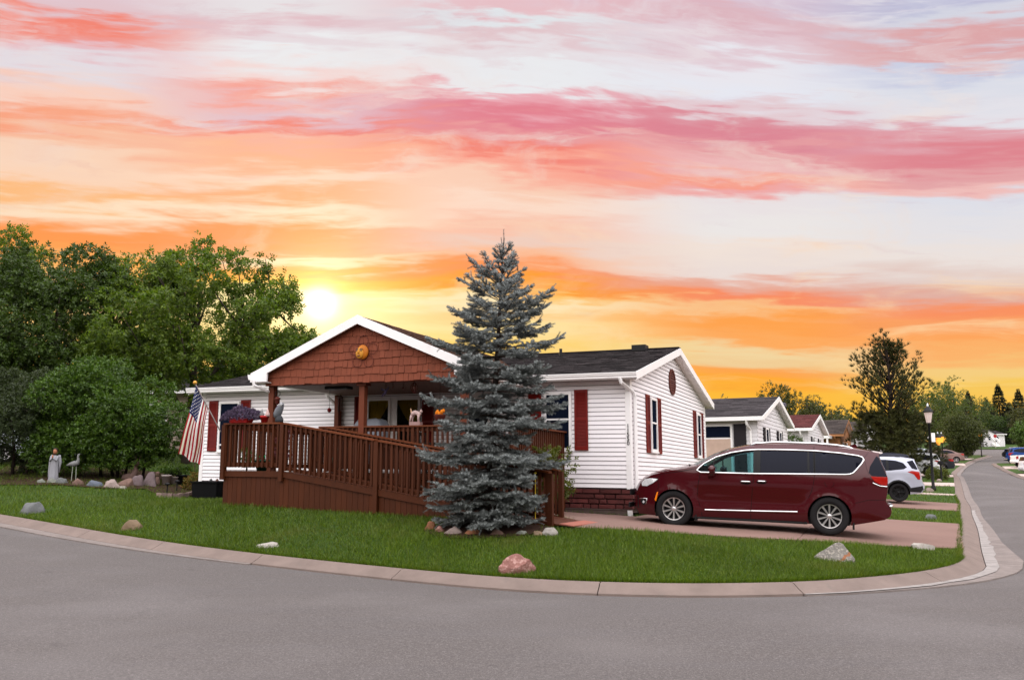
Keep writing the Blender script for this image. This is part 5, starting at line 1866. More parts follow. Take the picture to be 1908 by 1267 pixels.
# handles, mirrors, rails, aerial
for sg in (1, -1):
    for x0, x1, z in ((.055, .26, .968), (-.235, -.065, .985)):
        xm = (x0 + x1) / 2
        y = sg * (VW(xm, z))
        MB().ball((xm, y, z - .02), (.10, .012, .03), 12, 6).build('handle_recess', M_gap, van, True, local=True)
        MB().tube([(x0, y + sg * .005, z), (x0 + .03, y + sg * .035, z + .002), (x1 - .03, y + sg * .035, z + .002), (x1, y + sg * .005, z)], .014, 6).build('door_handle', M_chrome, van, True, local=True)
    yb = sg * VW(.86, 1.13)
    m = MB()
    m.ball((.80, yb + sg * .17, 1.185), (.075, .115, .085), 14, 9)
    m.hexa([(.74, yb + sg * .06, 1.10), (.84, yb + sg * .06, 1.10), (.84, yb + sg * .22, 1.10), (.74, yb + sg * .22, 1.10), (.73, yb + sg * .07, 1.2), (.86, yb + sg * .07, 1.2), (.86, yb + sg * .27, 1.2), (.73, yb + sg * .27, 1.2)])
    m.hexa([(.78, yb - sg * .02, 1.0), (.90, yb - sg * .02, 1.0), (.86, yb + sg * .10, 1.06), (.78, yb + sg * .10, 1.06), (.76, yb - sg * .02, 1.06), (.90, yb - sg * .02, 1.06), (.86, yb + sg * .12, 1.12), (.76, yb + sg * .12, 1.12)])
    o = m.build('mirror', M_maroon, van, 40, local=True)
    MB().box(.722, .728, min(yb + sg * .09, yb + sg * .26), max(yb + sg * .09, yb + sg * .26), 1.115, 1.25).build('mirror_glass', M_chrome, o, local=True)
    rail = [(.10, 1.70), (-.02, 1.742), (-.4, 1.775), (-1.1, 1.772), (-1.55, 1.745), (-1.80, 1.71), (-1.88, 1.672)]
    MB().tube([(x, sg * .62, z) for x, z in rail], .022, 8).build('roof_rail', M_chrome, van, True, local=True)
    MB().box(-1.86, -1.83, sg * .86 - .10, sg * .86 + .10, .13, .30).build('mud_flap', M_trim, van, local=True)
    MB().box(1.13, 1.16, sg * .86 - .10, sg * .86 + .10, .15, .30).build('mud_flap', M_trim, van, local=True)
m = MB()
m.extrude([(-1.78, 1.705), (-1.86, 1.775), (-1.96, 1.785), (-1.99, 1.69)], 'y', -.03, .03)
m.build('roof_aerial', M_maroon, van, local=True)
m = MB()
m.hexa([(-2.30, -.68, 1.60), (-2.40, -.62, 1.60), (-2.40, .62, 1.60), (-2.30, .68, 1.60), (-2.20, -.68, 1.655), (-2.42, -.60, 1.625), (-2.42, .60, 1.625), (-2.20, .68, 1.655)])
m.build('spoiler', pm('spoiler_highlight', (.55, .48, .46), .3, .1), van, local=True)  # bright highlight along the spoiler, put into its pale colour
MB().box(-2.50, -2.485, -.26, .26, .82, .94).build('licence_plate', M_plate, van, local=True)
MB().tube([(-2.475, 0, 1.13), (-2.46, .30, 1.16)], .012, 6).build('rear_wiper', M_trim, van, local=True)
m = MB()
for sg in (1, -1):
    m.tube([(-2.50, sg * .88, .60), (-2.56, sg * .70, .605), (-2.58, 0, .61)], .022, 6)
m.build('bumper_trim_bar', M_chrome, van, True, local=True)
m = MB()
m.box(2.56, 2.585, -.55, .55, .60, .72)
m.box(2.57, 2.595, -.62, .62, .34, .44)
m.build('grille', M_trim, van, local=True)
m = MB()
for y in (-.25, .3):
    m.tube([(1.30, y - .3, 1.262), (1.34, y + .25, 1.27)], .014, 5)
m.build('wiper', M_trim, van, local=True)

# ---- the street's other vehicles
SHAPES = {
    'suv': dict(L=4.3, H=1.65, top=[(2.08, .30), (2.12, .45), (2.12, .70), (2.06, .86), (1.95, .95), (1.60, 1.03), (1.25, 1.07), (1.05, 1.10), (.80, 1.27), (.45, 1.48), (.15, 1.58), (-.3, 1.63), (-.9, 1.635), (-1.4, 1.605), (-1.72, 1.56), (-1.86, 1.53), (-1.87, 1.50), (-1.96, 1.25), (-2.04, 1.05), (-2.06, .90), (-2.08, .72), (-2.14, .62), (-2.14, .48), (-2.05, .32)],
                dlo=[(1.0, 1.09), (.76, 1.25), (.42, 1.45), (.12, 1.51), (-.4, 1.53), (-.9, 1.525), (-1.25, 1.49), (-1.50, 1.40), (-1.62, 1.24), (-1.50, 1.17), (-1.0, 1.12), (0, 1.09)],
                tl=[(-1.62, 1.08), (-1.78, 1.12), (-2.02, 1.08), (-2.04, .92), (-2.03, .80), (-1.95, .80), (-1.84, .98)], qg=[(-1.62, 1.45), (-1.82, 1.50), (-1.90, 1.34), (-1.97, 1.18), (-1.93, 1.16), (-1.78, 1.20)],
                hl=[(2.08, .78), (2.04, .88), (1.75, .95), (1.70, .90), (1.95, .78)], panes=[(.02, 1.1, 'd'), (-.06, .02, 'p'), (-.92, -.06, 'd'), (-1.0, -.92, 'p'), (-1.7, -1.0, 'd')], ws=(.15, 1.05), rg=(1.10, 1.50), tlr=(.82, 1.06, .80), belt=1.08),
    'sedan': dict(L=4.7, H=1.45, top=[(2.28, .28), (2.34, .45), (2.32, .62), (2.22, .74), (1.8, .86), (1.2, .95), (1.02, .98), (.55, 1.26), (.15, 1.40), (-.3, 1.445), (-.7, 1.42), (-1.1, 1.32), (-1.5, 1.14), (-1.72, 1.05), (-2.1, 1.02), (-2.27, 1.0), (-2.30, .94), (-2.30, .75), (-2.36, .62), (-2.36, .45), (-2.28, .30)],
                  dlo=[(.98, .985), (.53, 1.24), (.15, 1.345), (-.3, 1.375), (-.7, 1.345), (-1.05, 1.25), (-1.4, 1.08), (-1.3, 1.02), (0, .985)], tl=[(-1.9, .97), (-2.28, .97), (-2.30, .80), (-2.05, .82)], qg=None,
                  hl=[(2.31, .62), (2.25, .72), (1.85, .80), (1.8, .72)], panes=[(.03, 1.1, 'd'), (-.05, .03, 'p'), (-1.5, -.05, 'd')], ws=(.15, 1.0), rg=(1.06, 1.40), tlr=(.80, .97, .5), belt=.98),
    'pickup': dict(L=5.6, H=1.85, top=[(2.72, .45), (2.78, .60), (2.78, .95), (2.70, 1.08), (2.2, 1.14), (1.45, 1.17), (1.30, 1.20), (.85, 1.62), (.6, 1.78), (.1, 1.83), (-.5, 1.82), (-.72, 1.76), (-.80, 1.30), (-.86, 1.22), (-1.6, 1.21), (-2.5, 1.20), (-2.72, 1.19), (-2.74, 1.0), (-2.74, .7), (-2.80, .62), (-2.78, .5)],
                   dlo=[(1.22, 1.21), (.84, 1.57), (.58, 1.70), (.1, 1.74), (-.45, 1.73), (-.62, 1.68), (-.66, 1.24)], tl=[(-2.60, 1.12), (-2.73, 1.12), (-2.73, .82), (-2.60, .82)], qg=None,
                   hl=[(2.75, .88), (2.70, 1.04), (2.35, 1.06), (2.4, .88)], panes=[(.25, 1.3, 'd'), (.17, .25, 'p'), (-.7, .17, 'd')], ws=(.62, 1.28), rg=(1.30, 1.72), tlr=(.82, 1.12, .86), belt=1.2),
    'van': dict(L=4.9, H=1.9, top=[(2.3, .30), (2.4, .5), (2.38, .8), (2.25, .98), (1.7, 1.12), (1.45, 1.18), (1.0, 1.52), (.55, 1.80), (.1, 1.88), (-1.0, 1.90), (-2.1, 1.86), (-2.36, 1.80), (-2.40, 1.5), (-2.44, 1.1), (-2.46, .8), (-2.52, .6), (-2.5, .4), (-2.4, .3)],
                dlo=[(1.40, 1.19), (.98, 1.47), (.52, 1.72), (.1, 1.77), (-1, 1.78), (-2.0, 1.75), (-2.2, 1.68), (-2.25, 1.24), (0, 1.19)], tl=[(-2.30, 1.20), (-2.43, 1.20), (-2.46, .82), (-2.34, .82)], qg=None,
                hl=[(2.36, .78), (2.25, .95), (1.9, 1.0), (1.95, .82)], panes=[(.3, 1.5, 'd'), (.22, .3, 'p'), (-1.0, .22, 'd'), (-1.1, -1.0, 'p'), (-2.3, -1.1, 'd')], ws=(.5, 1.42), rg=(1.22, 1.75), tlr=(.82, 1.2, .86), belt=1.2),
}


def street_car(shape, name, label, loc, hd, pcol, scale=1.0, wid=.89, rim=None, group=None, cladding=False, cat='car', spokes=6):
    d = SHAPES[shape]
    k = scale
    f = lambda pts: [(x * k, z * k) for x, z in pts]
    hl_ = d['L'] / 2 * k
    fa, ra = hl_ - .82 * k, -hl_ + .86 * k
    wr = .335 if shape in ('suv', 'van') else (.32 if shape == 'sedan' else .38)
    pats = [(f(d['tl']), M_red, 'tail_light', .007), (f(d['hl']), M_lens, 'headlight', .007)]
    if d['qg']:
        pats.append((f(d['qg']), M_vglass, 'quarter_window', .005))
    rib = [([(fa - .42, d['belt'] * k - .02), (fa - .42, .5), (fa - .46, .33)], .010, .001, M_gap, 'door_gap', False), ([(-.01, d['belt'] * k), (.0, .33)], .010, .001, M_gap, 'door_gap', False)]
    if cladding:
        pats.append((f([(-1.70, .36), (-1.68, .50), (-2.03, .56), (-2.10, .58), (-2.12, .46), (-2.03, .34)]), M_trim, 'bumper_cladding', .008))
        for ax in (fa, ra):
            rib.append(([(ax + .40 * math.cos(t), wr + .015 + .40 * math.sin(t)) for t in np.linspace(.05, PI - .05, 14)], .08, .02, M_trim, 'arch_cladding', False))
        rib.append(([(fa - .42, .31), (ra + .42, .31)], .12, .012, M_trim, 'sill_cladding', False))
    xm_, xn_ = max(p[0] for p in d['top']) * k, min(p[0] for p in d['top']) * k
    sp = dict(top=f(d['top']), w=wid, belt=d['belt'] * k, sill=.27 if shape != 'pickup' else .42, tumble=.20, nose=.6, nosew=.26, tail=.42, tailw=.17 if shape in ('suv', 'sedan') else .05, dlo=f(d['dlo']), paint=pcol, dark_below=.50 if cladding else .3,
              arches=[(fa, wr + .015, wr + .05), (ra, wr + .015, wr + .05)], wr=wr, rim=rim or M_alloy, spokes=spokes, rimr=.66, ws=(d['ws'][0] * k, d['ws'][1] * k), rg=(d['rg'][0] * k, d['rg'][1] * k), rgi=8, tl=(d['tlr'][0] * k, d['tlr'][1] * k, d['tlr'][2]),
              bulge=([xn_, xn_ + .3, 0, .6, 1.1, 1.8, xm_], [-.04, -.03, 0, .05, .16, .10, .12]), crown=([xn_, -1.5, 0, 1.0, xm_], [.0, .03, .05, .03, .02]), crease=[(.86 * k, .05, .012, -2, 1.8)],
              panes=[(a * k, b * k, t) for a, b, t in d['panes']], patches=pats, ribbons=rib)
    r_, Wf = car(sp, name, label, cat, loc, hd, 0, group)
    for sg in (1, -1):
        MB().ball((d['ws'][1] * k - .28, sg * (wid + .09), d['belt'] * k + .06), (.08, .11, .07), 10, 6).build('mirror', pcol, r_, True, local=True)
        if shape == 'suv':
            MB().tube([(.1, sg * wid * .68, 1.60 * k), (-.1, sg * wid * .68, 1.66 * k), (-1.2, sg * wid * .68, 1.66 * k), (-1.4, sg * wid * .68, 1.61 * k)], .02, 6).build('roof_rail', M_trim, r_, True, local=True)
    MB().box(xn_ - .006 if shape != 'suv' else -2.10 * k, xn_ + .01 if shape != 'suv' else -2.08 * k, -.24, .24, .78, .90).build('licence_plate', M_plate, r_, local=True)
    m = MB()
    m.box(xn_ - .03, xn_ + .03, -.5, .5, .40, .48)
    m.build('bumper_bar', M_alloy, r_, local=True)
    return r_


def park(x, y): return (x, y, gl(x, y) + .03)


SH = math.atan2(.403, -.915)
street_car('suv', 'compact_suv', 'silver blue compact SUV with black wheels parked behind the minivan', park(13.3, 33.55), SH, paint('silver_paint', (.42, .44, .52), .3, .35), 1.0, .88, M_blackalloy, None, True, spokes=5)
street_car('suv', 'parked_car', 'dark navy SUV parked beyond the silver SUV', park(19.9, 48.7), SH, paint('navy_paint', (.012, .014, .03), .3, .2), 1.02, .9)
street_car('suv', 'parked_car', 'white car parked just left of the tall lamp post', park(26.9, 59.6), SH, paint('white_paint', (.72, .73, .76), .3, .05), .95)
street_car('sedan', 'sedan', 'dark grey sedan with red tail lights behind the yellow green shrub', park(30.7, 66.2), SH, paint('grey_paint', (.03, .032, .04), .3, .2))
street_car('suv', 'parked_car', 'pale car roof showing beside the second lamp post', park(33.2, 74.5), SH, paint('pale_paint', (.50, .55, .60), .3, .2))
street_car('sedan', 'sedan', 'brownish pink sedan parked across the lawn below the willow', park(47.2, 96.8), math.atan2(.25, -.97), paint('tan_paint', (.26, .17, .155), .35, .2))
street_car('suv', 'parked_car', 'black SUV parked in the shade right of the brown sedan', park(56.6, 112.6), math.atan2(.25, -.97), paint('black_paint', (.015, .013, .014), .3, .1), 1.08)
bo = street_car('suv', 'off_road_car', 'bright blue off road car with a spare wheel on its tail across the road', park(55.9, 95.2), math.atan2(-.15, 1.0), paint('blue_paint', (.010, .055, .24), .3, .1), 1.02)
wheel(bo, (-2.18, 0, .95), .34, 1, M_alloy, 6, .6)
bo.children[-1].rotation_euler = (0, 0, 0)
MB().box(-1.5, .1, -.60, .60, 1.69, 1.72).build('roof_panel', M_white, bo, local=True)
street_car('pickup', 'pickup_truck', 'white pickup truck parked in front of the blue off road car', park(53.0, 87.6), math.atan2(-.15, 1.0), MATS['white_paint'], cat='truck')
street_car('suv', 'parked_car', 'white SUV with red lamps cut by the right edge', park(48.3, 79.2), math.atan2(-.2, 1.0), MATS['white_paint'], 1.05)
# ------------------------------------------------------------------ the neighbours' houses
M_sid2 = pm('neighbour_siding', (.66, .64, .66), .6, .08, 1.5)
M_beige = pm('beige_siding', (.42, .33, .27), .7, .1, 1.5)
M_tan = pm('lamplit_tan_siding', (.42, .19, .08), .7, .2, 2.0)  # orange lamplight is mixed into the tan wood colour
M_roof2 = pm('charcoal_shingle', (.060, .052, .056), .95, .3, 5, .6, 60, island=.35)
M_roofr = pm('red_shingle', (.115, .030, .030), .95, .3, 5, .6, 60, island=.35)
M_roofb = pm('brown_grey_shingle', (.075, .060, .055), .95, .3, 5, .6, 60, island=.35)
M_shut2 = pm('dark_shutter', (.020, .016, .020), .6, .1)
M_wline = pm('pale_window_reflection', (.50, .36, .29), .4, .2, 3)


def nhouse(label, name, O, yaw, L, D, Hw, slope, wallm, roofm, gwin=(), fwin=(), shut=None, gable_m=None, trim=None, ov=.30, lap=.15, detail=True):
    """a long low house; O = front right ground corner, a runs left, b runs back"""
    ca, sa = math.cos(yaw), math.sin(yaw)

    def T(a, b, h): return (O[0] - a * ca + b * sa, O[1] + a * sa + b * ca, O[2] + h)
    trim = trim or M_white
    base = T(L / 2, D / 2, 0)
    r = thing(name, label, 'house', base)
    ridge = Hw + slope * D / 2
    MB(T).extrude([(0, -.6), (D, -.6), (D, Hw), (D / 2, ridge - .01), (0, Hw)], 'x', .02, L).build('wall', wallm, r)
    # lap siding, real ledges, too fine to pick apart
    m = MB(T)
    n = int(Hw / lap)
    for i in range(n):
        h0, h1 = .5 + i * lap, .5 + (i + 1) * lap
        if h1 > Hw: break
        m.add([(0, -.025, h0), (L, -.025, h0), (L, -.002, h1), (0, -.002, h1), (0, 0, h0), (L, 0, h0)], [(0, 1, 2, 3), (0, 4, 5, 1)])
    i = 0
    while True:
        h0, h1 = .5 + i * lap, .5 + (i + 1) * lap
        if h1 > ridge - .1: break
        f = lambda h: max(0, (h - Hw) / slope)
        m.add([(-.012, f(h0), h0), (-.012, D - f(h0), h0), (.012, D - f(h1), h1), (.012, f(h1), h1), (.02, f(h0), h0), (.02, D - f(h0), h0)], [(0, 1, 2, 3), (0, 4, 5, 1)])
        i += 1
    o = m.build('lap_siding', gable_m or wallm, r, fixn=True)
    o['kind'] = 'stuff'
    e = -ov
    ze = Hw - slope * ov
    MB(T).extrude([(e, ze + .14), (D / 2, ridge + .14), (D - e, ze + .14), (D - e, ze + .02), (D / 2, ridge + .02), (e, ze + .02)], 'x', e + .04, L + ov).build('roof', roofm, r)
    mb = MB(T)
    c2 = math.cos(math.atan(slope))
    s2 = math.sin(math.atan(slope))
    courses(mb, lambda u, v, n_: (u, e - .01 + v * c2 - n_ * s2, ze + .142 + v * s2 + n_ * c2), (lambda v: e + .03, lambda v: L + ov), (D / 2 + ov) / c2, .18, .3, .8, .014, .002)
    o = mb.build('shingles', roofm, r, fixn=False)
    o['kind'] = 'stuff'
    for sg in (0, 1):
        fb = (lambda b: D - b) if sg else (lambda b: b)
        MB(T).extrude([(fb(e), ze + .13), (fb(D / 2 - .001), ridge + .13), (fb(D / 2 - .001), ridge - .06), (fb(e), ze - .06)], 'x', e + .01, e + .038).build('rake_board', trim, r)
        MB(T).extrude([(fb(e), ze + .01), (fb(D / 2 - .001), ridge + .01), (fb(D / 2 - .001), ridge), (fb(e), ze)], 'x', e + .04, .0).build('rake_soffit', M_soffit, r)
    MB(T).box(e, L + ov, e - .10, e + .02, ze - .04, ze + .11).build('gutter', trim, r)
    MB(T).box(e + .06, L, e, 0, ze - .02, ze - .005).build('soffit', M_soffit, r)
    MB(T).tube([(.35, e - .05, ze - .02), (.33, e, ze - .18), (.25, -.06, ze - .4), (.25, -.06, .1)], .05, 6).build('downspout', trim, r)
    P1 = lambda u, d, h: T(-d, u, h)
    P2 = lambda u, d, h: T(u, -d, h)
    for P, wins in ((P1, gwin), (P2, fwin)):
        for u0, u1, h0, h1, sm in wins:
            window(P, u0, u1, h0, h1, r, None, fw=.07)
            if sm:
                shutter(P, u0 - .38, u0 - .03, h0, h1, r, sm)
                shutter(P, u1 + .03, u1 + .38, h0, h1, r, sm)
    return r, T


O2 = (9.25, 32.9, gl(9.25, 32.9))
h2, T2 = nhouse('white house with a charcoal shingle roof right behind the corner house', 'mobile_home', O2, PSI + .03, 13, 7.7, 3.0, .245, M_sid2, M_roof2, gwin=((1.55, 2.25, 1.45, 2.7, M_shut2), (4.9, 5.6, 1.45, 2.7, M_shut2)))
m = MB(T2)
m.box(.93, 2.75, -.06, .0, .9, 2.78)
pf = m.build('porch_screen_frame', M_white, h2)
MB(T2).box(1.01, 2.67, -.075, -.061, 2.28, 2.70).build('pane', M_pglass, pf)
MB(T2).box(1.01, 2.67, -.075, -.061, 1.0, 2.22).build('pane_reflection', M_wline, pf)  # peach sky reflection in the lower glass, painted as a flat panel
MB(T2).box(.42, .88, -.07, -.0, .5, 2.78).build('door', M_shut2, h2)
O3 = (15.5, 45.8, gl(15.5, 45.8))
h3, T3 = nhouse('white house with a dark red roof beyond the charcoal roofed one', 'mobile_home', O3, PSI + .03, 12, 7.6, 2.95, .22, M_sid2, M_roofr, gwin=((1.6, 2.1, 1.3, 2.6, M_shut2), (4.8, 5.3, 1.3, 2.6, M_shut2)))
MB(T3).box(2.0, 4.4, -1.6, -.31, 2.42, 2.58).build('porch_canopy', M_white, h3)
MB(T3).box(2.05, 2.15, -1.55, -1.45, 0, 2.42).build('porch_post', M_white, h3)
MB(T3).box(2.5, 3.3, -.05, 0, .5, 2.35).build('door', pm('pink_door', (.45, .33, .30), .6), h3)
O4 = (22.9, 61, gl(22.9, 61))
h4, T4 = nhouse('tan wooden house with a brown roof and white porch, orange in the lamplight', 'mobile_home', O4, PSI + .05, 12, 7.2, 2.8, .30, M_tan, M_roofb, gwin=((1.2, 1.8, 1.2, 2.3, None), (3.4, 4.0, 1.2, 2.3, None)), trim=M_tan)
MB(T4).box(.5, 5.5, -1.8, -.31, 2.50, 2.72).build('porch_canopy', M_white, h4)
for a in (.6, 3.0, 5.3):
    MB(T4).box(a, a + .12, -1.75, -1.63, 0, 2.5).build('porch_post', M_white, h4)
m = MB(T4)
m.lathe([(.34, 2.5), (.34, 5.0), (.46, 5.02), (.46, 5.25), (.34, 5.3)], 12, (4.3, 2.0, 0))
m.build('metal_chimney', pm('flue_metal', (.12, .12, .17), .4, .2, metal=.4), h4)
O5 = (30.5, 76, gl(30.5, 76))
h5, T5 = nhouse('white house half hidden behind the big pine', 'mobile_home', O5, PSI + .05, 12, 8, 2.9, .26, M_sid2, M_roofb, gwin=((1.6, 2.3, 1.2, 2.5, M_shut2),))
O6 = (40, 97, gl(40, 97))
h6, T6 = nhouse('white house mostly hidden by the willow', 'mobile_home', O6, PSI + .05, 12, 8, 2.9, .26, M_sid2, M_roofb, gwin=((1.6, 2.3, 1.2, 2.5, None),))
# beige house seen between the bush and the flag
O7 = (-13.6, 44, gl(-13.6, 44))
h7, T7 = nhouse('beige sided house in the shade behind the flag', 'mobile_home', O7, .10, 14, 8, 3.0, .25, M_beige, M_roof2, fwin=((4.0, 5.0, 1.2, 2.4, None),))
# little white house at the top of the street
fx, fy = 92.6, 172.0
O8 = (96.9, fy, gl(95, 172))
h8, T8 = nhouse('little white house at the far end of the street on the hill', 'mobile_home', O8, -.02, 4.9, 7, 2.45, .20, M_sid2, M_roof2, fwin=((1.15, 2.05, .95, 2.1, None),), lap=.3)
m = MB(T8)
m.extrude([(2.4, 0), (4.8, 0), (4.8, 2.5), (3.6, 3.15), (2.4, 2.5)], 'y', -1.0, -.03)
m.build('front_wing', M_sid2, h8)
m = MB(T8)
for sg in (-1, 1):
    m.extrude([(3.6, 3.32), (3.6 + sg * 1.4, 2.55), (3.6 + sg * 1.4, 2.43), (3.6, 3.18)], 'y', -1.25, 2.0)
m.build('wing_roof', M_roof2, h8)
window(lambda u, d, h: T8(u, -1.0 - d, h), 3.3, 3.9, 1.2, 2.1, h8)
m = MB(T8)
for k in range(5):
    m.box(2.5, 3.4, -2.6 + k * .28, -2.32 + k * .28, 0, .16 * (k + 1))
st = m.build('steps', M_white, h8)
m = MB(T8)
for a in (2.45, 3.4):
    m.beam((a, -2.6, .8), (a, -1.1, 1.7), .08, .5)
m.build('hand_rail', M_white, h8)

# ------------------------------------------------------------------ street lamps
M_lampg = pm('frosted_lantern', (.62, .50, .48), .35, .1)
M_litg = glow('lit_lantern', (1.0, .38, .05), 1.9)


def lamp(label, loc, h, lit, box=False, s=1.0):
    r = thing('street_lamp', label, 'street lamp', loc, 0, 'black post lamps along the side street')
    MB().lathe([(.13, 0), (.13, .12), (.075, .25), (.065, 1.0), (.05, h - .95), (.085, h - .93), (.05, h - .86)], 10).build('post', M_black, r, True, local=True)
    MB().lathe([(.11 * s, h - .86), (.20 * s, h - .36), (.20 * s, h - .34)], 8).build('lantern', M_litg if lit else M_lampg, r, local=True)
    cp = MB().lathe([(.25 * s, h - .34), (.25 * s, h - .30), (.12 * s, h - .12), (.03, h - .06)], 8).build('lantern_cap', M_black, r, local=True)
    MB().lathe([(.03, h - .06), (.055, h - .02), (.03, h + .06), (.005, h + .12)], 8).build('finial', M_plate, cp, local=True)
    if box:
        MB().box(.06, .24, -.05, .05, h * .62 - .22, h * .62 + .22).build('number_plate', M_white, r, local=True)
        MB().box(-.09, .06, -.03, .03, h * .62 - .03, h * .62 + .03).build('bracket', M_chrome, r, local=True)
    return r


lamp('unlit black lamp post standing tallest beside the silver SUV', (20.55, 43, gl(20.55, 43)), 4.15, False, True)
lamp('lit lamp post behind the yellow green shrub', (30.2, 62, gl(30.2, 62)), 3.0, True)
lamp('lit lamp post just right of the one behind the shrub', (39.6, 80.6, gl(39.6, 80.6)), 3.2, True)
lamp('lit lamp left of the little white house on the hill', (63.2, 118, gl(63.2, 118)), 3.45, True, s=1.4)
lamp('lit lamp above the roof of the little white house', (91.4, 176, gl(91.4, 176)), 4.1, True, s=1.9)
sg_ = thing('road_sign', 'small red octagonal road sign before the little white house', 'sign', (88.4, 160, gl(88.4, 160)))
MB().tube([(0, 0, 0), (0, 0, 2.4)], .04, 6).build('post', M_alloy, sg_, local=True)
m = MB()
m.add([(.32 * math.cos(PI / 8 + k * PI / 4), -.05, 2.2 + .32 * math.sin(PI / 8 + k * PI / 4)) for k in range(8)] + [(.32 * math.cos(PI / 8 + k * PI / 4), -.08, 2.2 + .32 * math.sin(PI / 8 + k * PI / 4)) for k in range(8)], [tuple(range(8)), tuple(range(15, 7, -1))] + [(k, (k + 1) % 8, 8 + (k + 1) % 8, 8 + k) for k in range(8)])
m.build('sign_face', pm('sign_red', (.40, .02, .02), .5), sg_, local=True)

# round topiary beside the red roofed house, shrub by the lamp
x, y, z = 14.15, 44.0, gl(14.15, 44.0)
leafy('topiary_shrub', 'clipped round topiary ball in front of the red roofed house', 'shrub', (x, y, z), [([(0, 0, -.1), (0, 0, 1.2)], .05, .03)], [(0, 0, 1.95, .62, .62, .62), (0, 0, 1.95, .45, .45, .5), (.1, 0, .85, .75, .6, .32)], 900, .16, M_dkleaf, M_bark2, .0, -.9, 1, SPRAY6, limbs=False)
x, y, z = spot(1747, 894)
leafy('shrub', 'yellow green rounded shrub at the kerb behind the tall lamp post', 'shrub', (x, y, z), [([(0, 0, -.1), (0, 0, .5)], .04, .02)], [(0, 0, .35, .62, .5, .45), (-.25, 0, .3, .4, .4, .36), (.3, 0, .3, .38, .4, .34)], 700, .16, M_yel, M_bark2, -.2, -.7, 2, SPRAY6, limbs=False)
x, y, z = spot(1764, 896)
mb_ = thing('mailbox', 'dark mailbox on a thin post at the kerb beside the yellow green shrub', 'mailbox', (x - .3, y, z))
MB().box(-.04, .04, -.04, .04, 0, 1.0).build('post', M_black, mb_, local=True)
MB().extrude([(-.09, 1.0), (.09, 1.0), (.09, 1.12), (.06, 1.19), (0, 1.22), (-.06, 1.19), (-.09, 1.12)], 'y', -.22, .22).build('box', M_black, mb_, local=True)
# ------------------------------------------------------------------ stones
def stone_mesh(seed, sx, sy, sz, cuts=7, rough=.10, sub=3):
    q = np.random.default_rng(seed)
    b = bmesh.new()
    bmesh.ops.create_icosphere(b, subdivisions=sub, radius=1.0)
    v = np.array([p.co for p in b.verts])
    for _ in range(cuts):
        d = q.normal(size=3)
        d[2] = abs(d[2]) * .8
        d /= np.linalg.norm(d)
        h = q.uniform(.50, .84)
        k = v @ d - h
        v[k > 0] -= np.outer(k[k > 0], d) * .92
    v += v * (rough * nz3(v, 2.3, seed))[:, None] + v * (rough * .4 * nz3(v, 6.1, seed + 3))[:, None]
    v = v * np.array([sx, sy, sz])
    for p, c in zip(b.verts, v):
        p.co = c
    me = bpy.data.meshes.new('boulder')
    b.to_mesh(me)
    b.free()
    return me


def rock(name, label, px, py, wpx, hpx, mat, group=None, depth=.8, sink=.35, cuts=7, rough=.1, tilt=0.0, smooth=None):
    x, y, z = spot(px, py)
    u = y / 1620
    w, h = wpx * u, hpx * u
    me = stone_mesh(int(px * 7 + py), w / 2 * 1.02, w / 2 * depth, h / (2 - 2 * sink) * 1.22, cuts + 4, rough * 1.3, 4 if wpx > 75 else 3)
    me.materials.append(mat)
    me.polygons.foreach_set('use_smooth', [True] * len(me.polygons))
    me.set_sharp_from_angle(angle=math.radians(32))
    o = bpy.data.objects.new(name, me)
    C.objects.link(o)
    yy = y + w / 2 * depth
    o.location = (x * yy / y, yy, gl(x * yy / y, yy) + h * (.42 - sink * .5))
    o.rotation_euler = (0, tilt, 0)
    return tag(o, label, 'rock', group)


def rm(n, c, sp=None): return pm('stone_' + n, c, .9, .3, 7, .7, 26, spots=sp)


R_grey = rm('grey', (.15, .155, .155), (9, .5, .7, (.10, .10, .11), .6))
R_tan = rm('tan', (.22, .155, .10), (8, .5, .7, (.20, .13, .08), .5))
R_white = rm('white', (.42, .385, .35), (10, .45, .68, (.20, .165, .14), .7))
R_pink = rm('pink', (.27, .125, .105), (14, .48, .66, (.42, .26, .23), .8))
R_speck = rm('speckled', (.20, .185, .165), (32, .48, .62, (.36, .32, .28), .8))
R_orange = rm('orange', (.29, .125, .065), (9, .5, .7, (.28, .12, .07), .6))
R_brown = rm('brown', (.20, .125, .10), (9, .5, .7, (.10, .06, .05), .6))
R_pale = rm('pale', (.34, .265, .24), (12, .5, .7, (.33, .25, .23), .6))
R_blue = rm('blue', (.13, .15, .19), (9, .5, .7, (.20, .18, .17), .6))
R_mauve = rm('mauve', (.21, .16, .165), (9, .5, .7, (.12, .08, .08), .6))
R_green = rm('greengrey', (.22, .23, .20), (9, .5, .7, (.13, .14, .11), .6))

LG = 'boulders along the kerb edge of the lawn'
rock('boulder', 'grey angular boulder near the kerb at the far left of the lawn', 57, 958, 50, 21, R_grey, LG, .6, .3, 9)
rock('boulder', 'tan wedge shaped boulder on the lawn edge left of the deck', 247, 991, 46, 21, R_tan, LG, .6, .3, 9)
rock('boulder', 'flat white stone lying in the grass below the ramp', 500, 1022, 46, 9, R_white, LG, .5, .25, 5)
rock('boulder', 'pink granite boulder at the kerb below the spruce', 964, 1074, 70, 34, R_pink, LG, .6, .3, 6, .13)
o = rock('boulder', 'large speckled pyramid shaped boulder with a pale stripe in front of the driveway', 1563, 1052, 80, 31, R_speck, LG, .7, .3, 3, .04)
v = np.array([p.co for p in o.data.vertices])
hz = v[:, 2].max()
k = np.clip(1.0 - .62 * np.clip(v[:, 2] / hz, 0, 1) ** .9, .2, 1)
for p, f_ in zip(o.data.vertices, k):
    p.co.x *= f_ * 1.08
    p.co.y *= f_
sx_, sy_, sz_ = o.location
ys = v[:, 1].min()
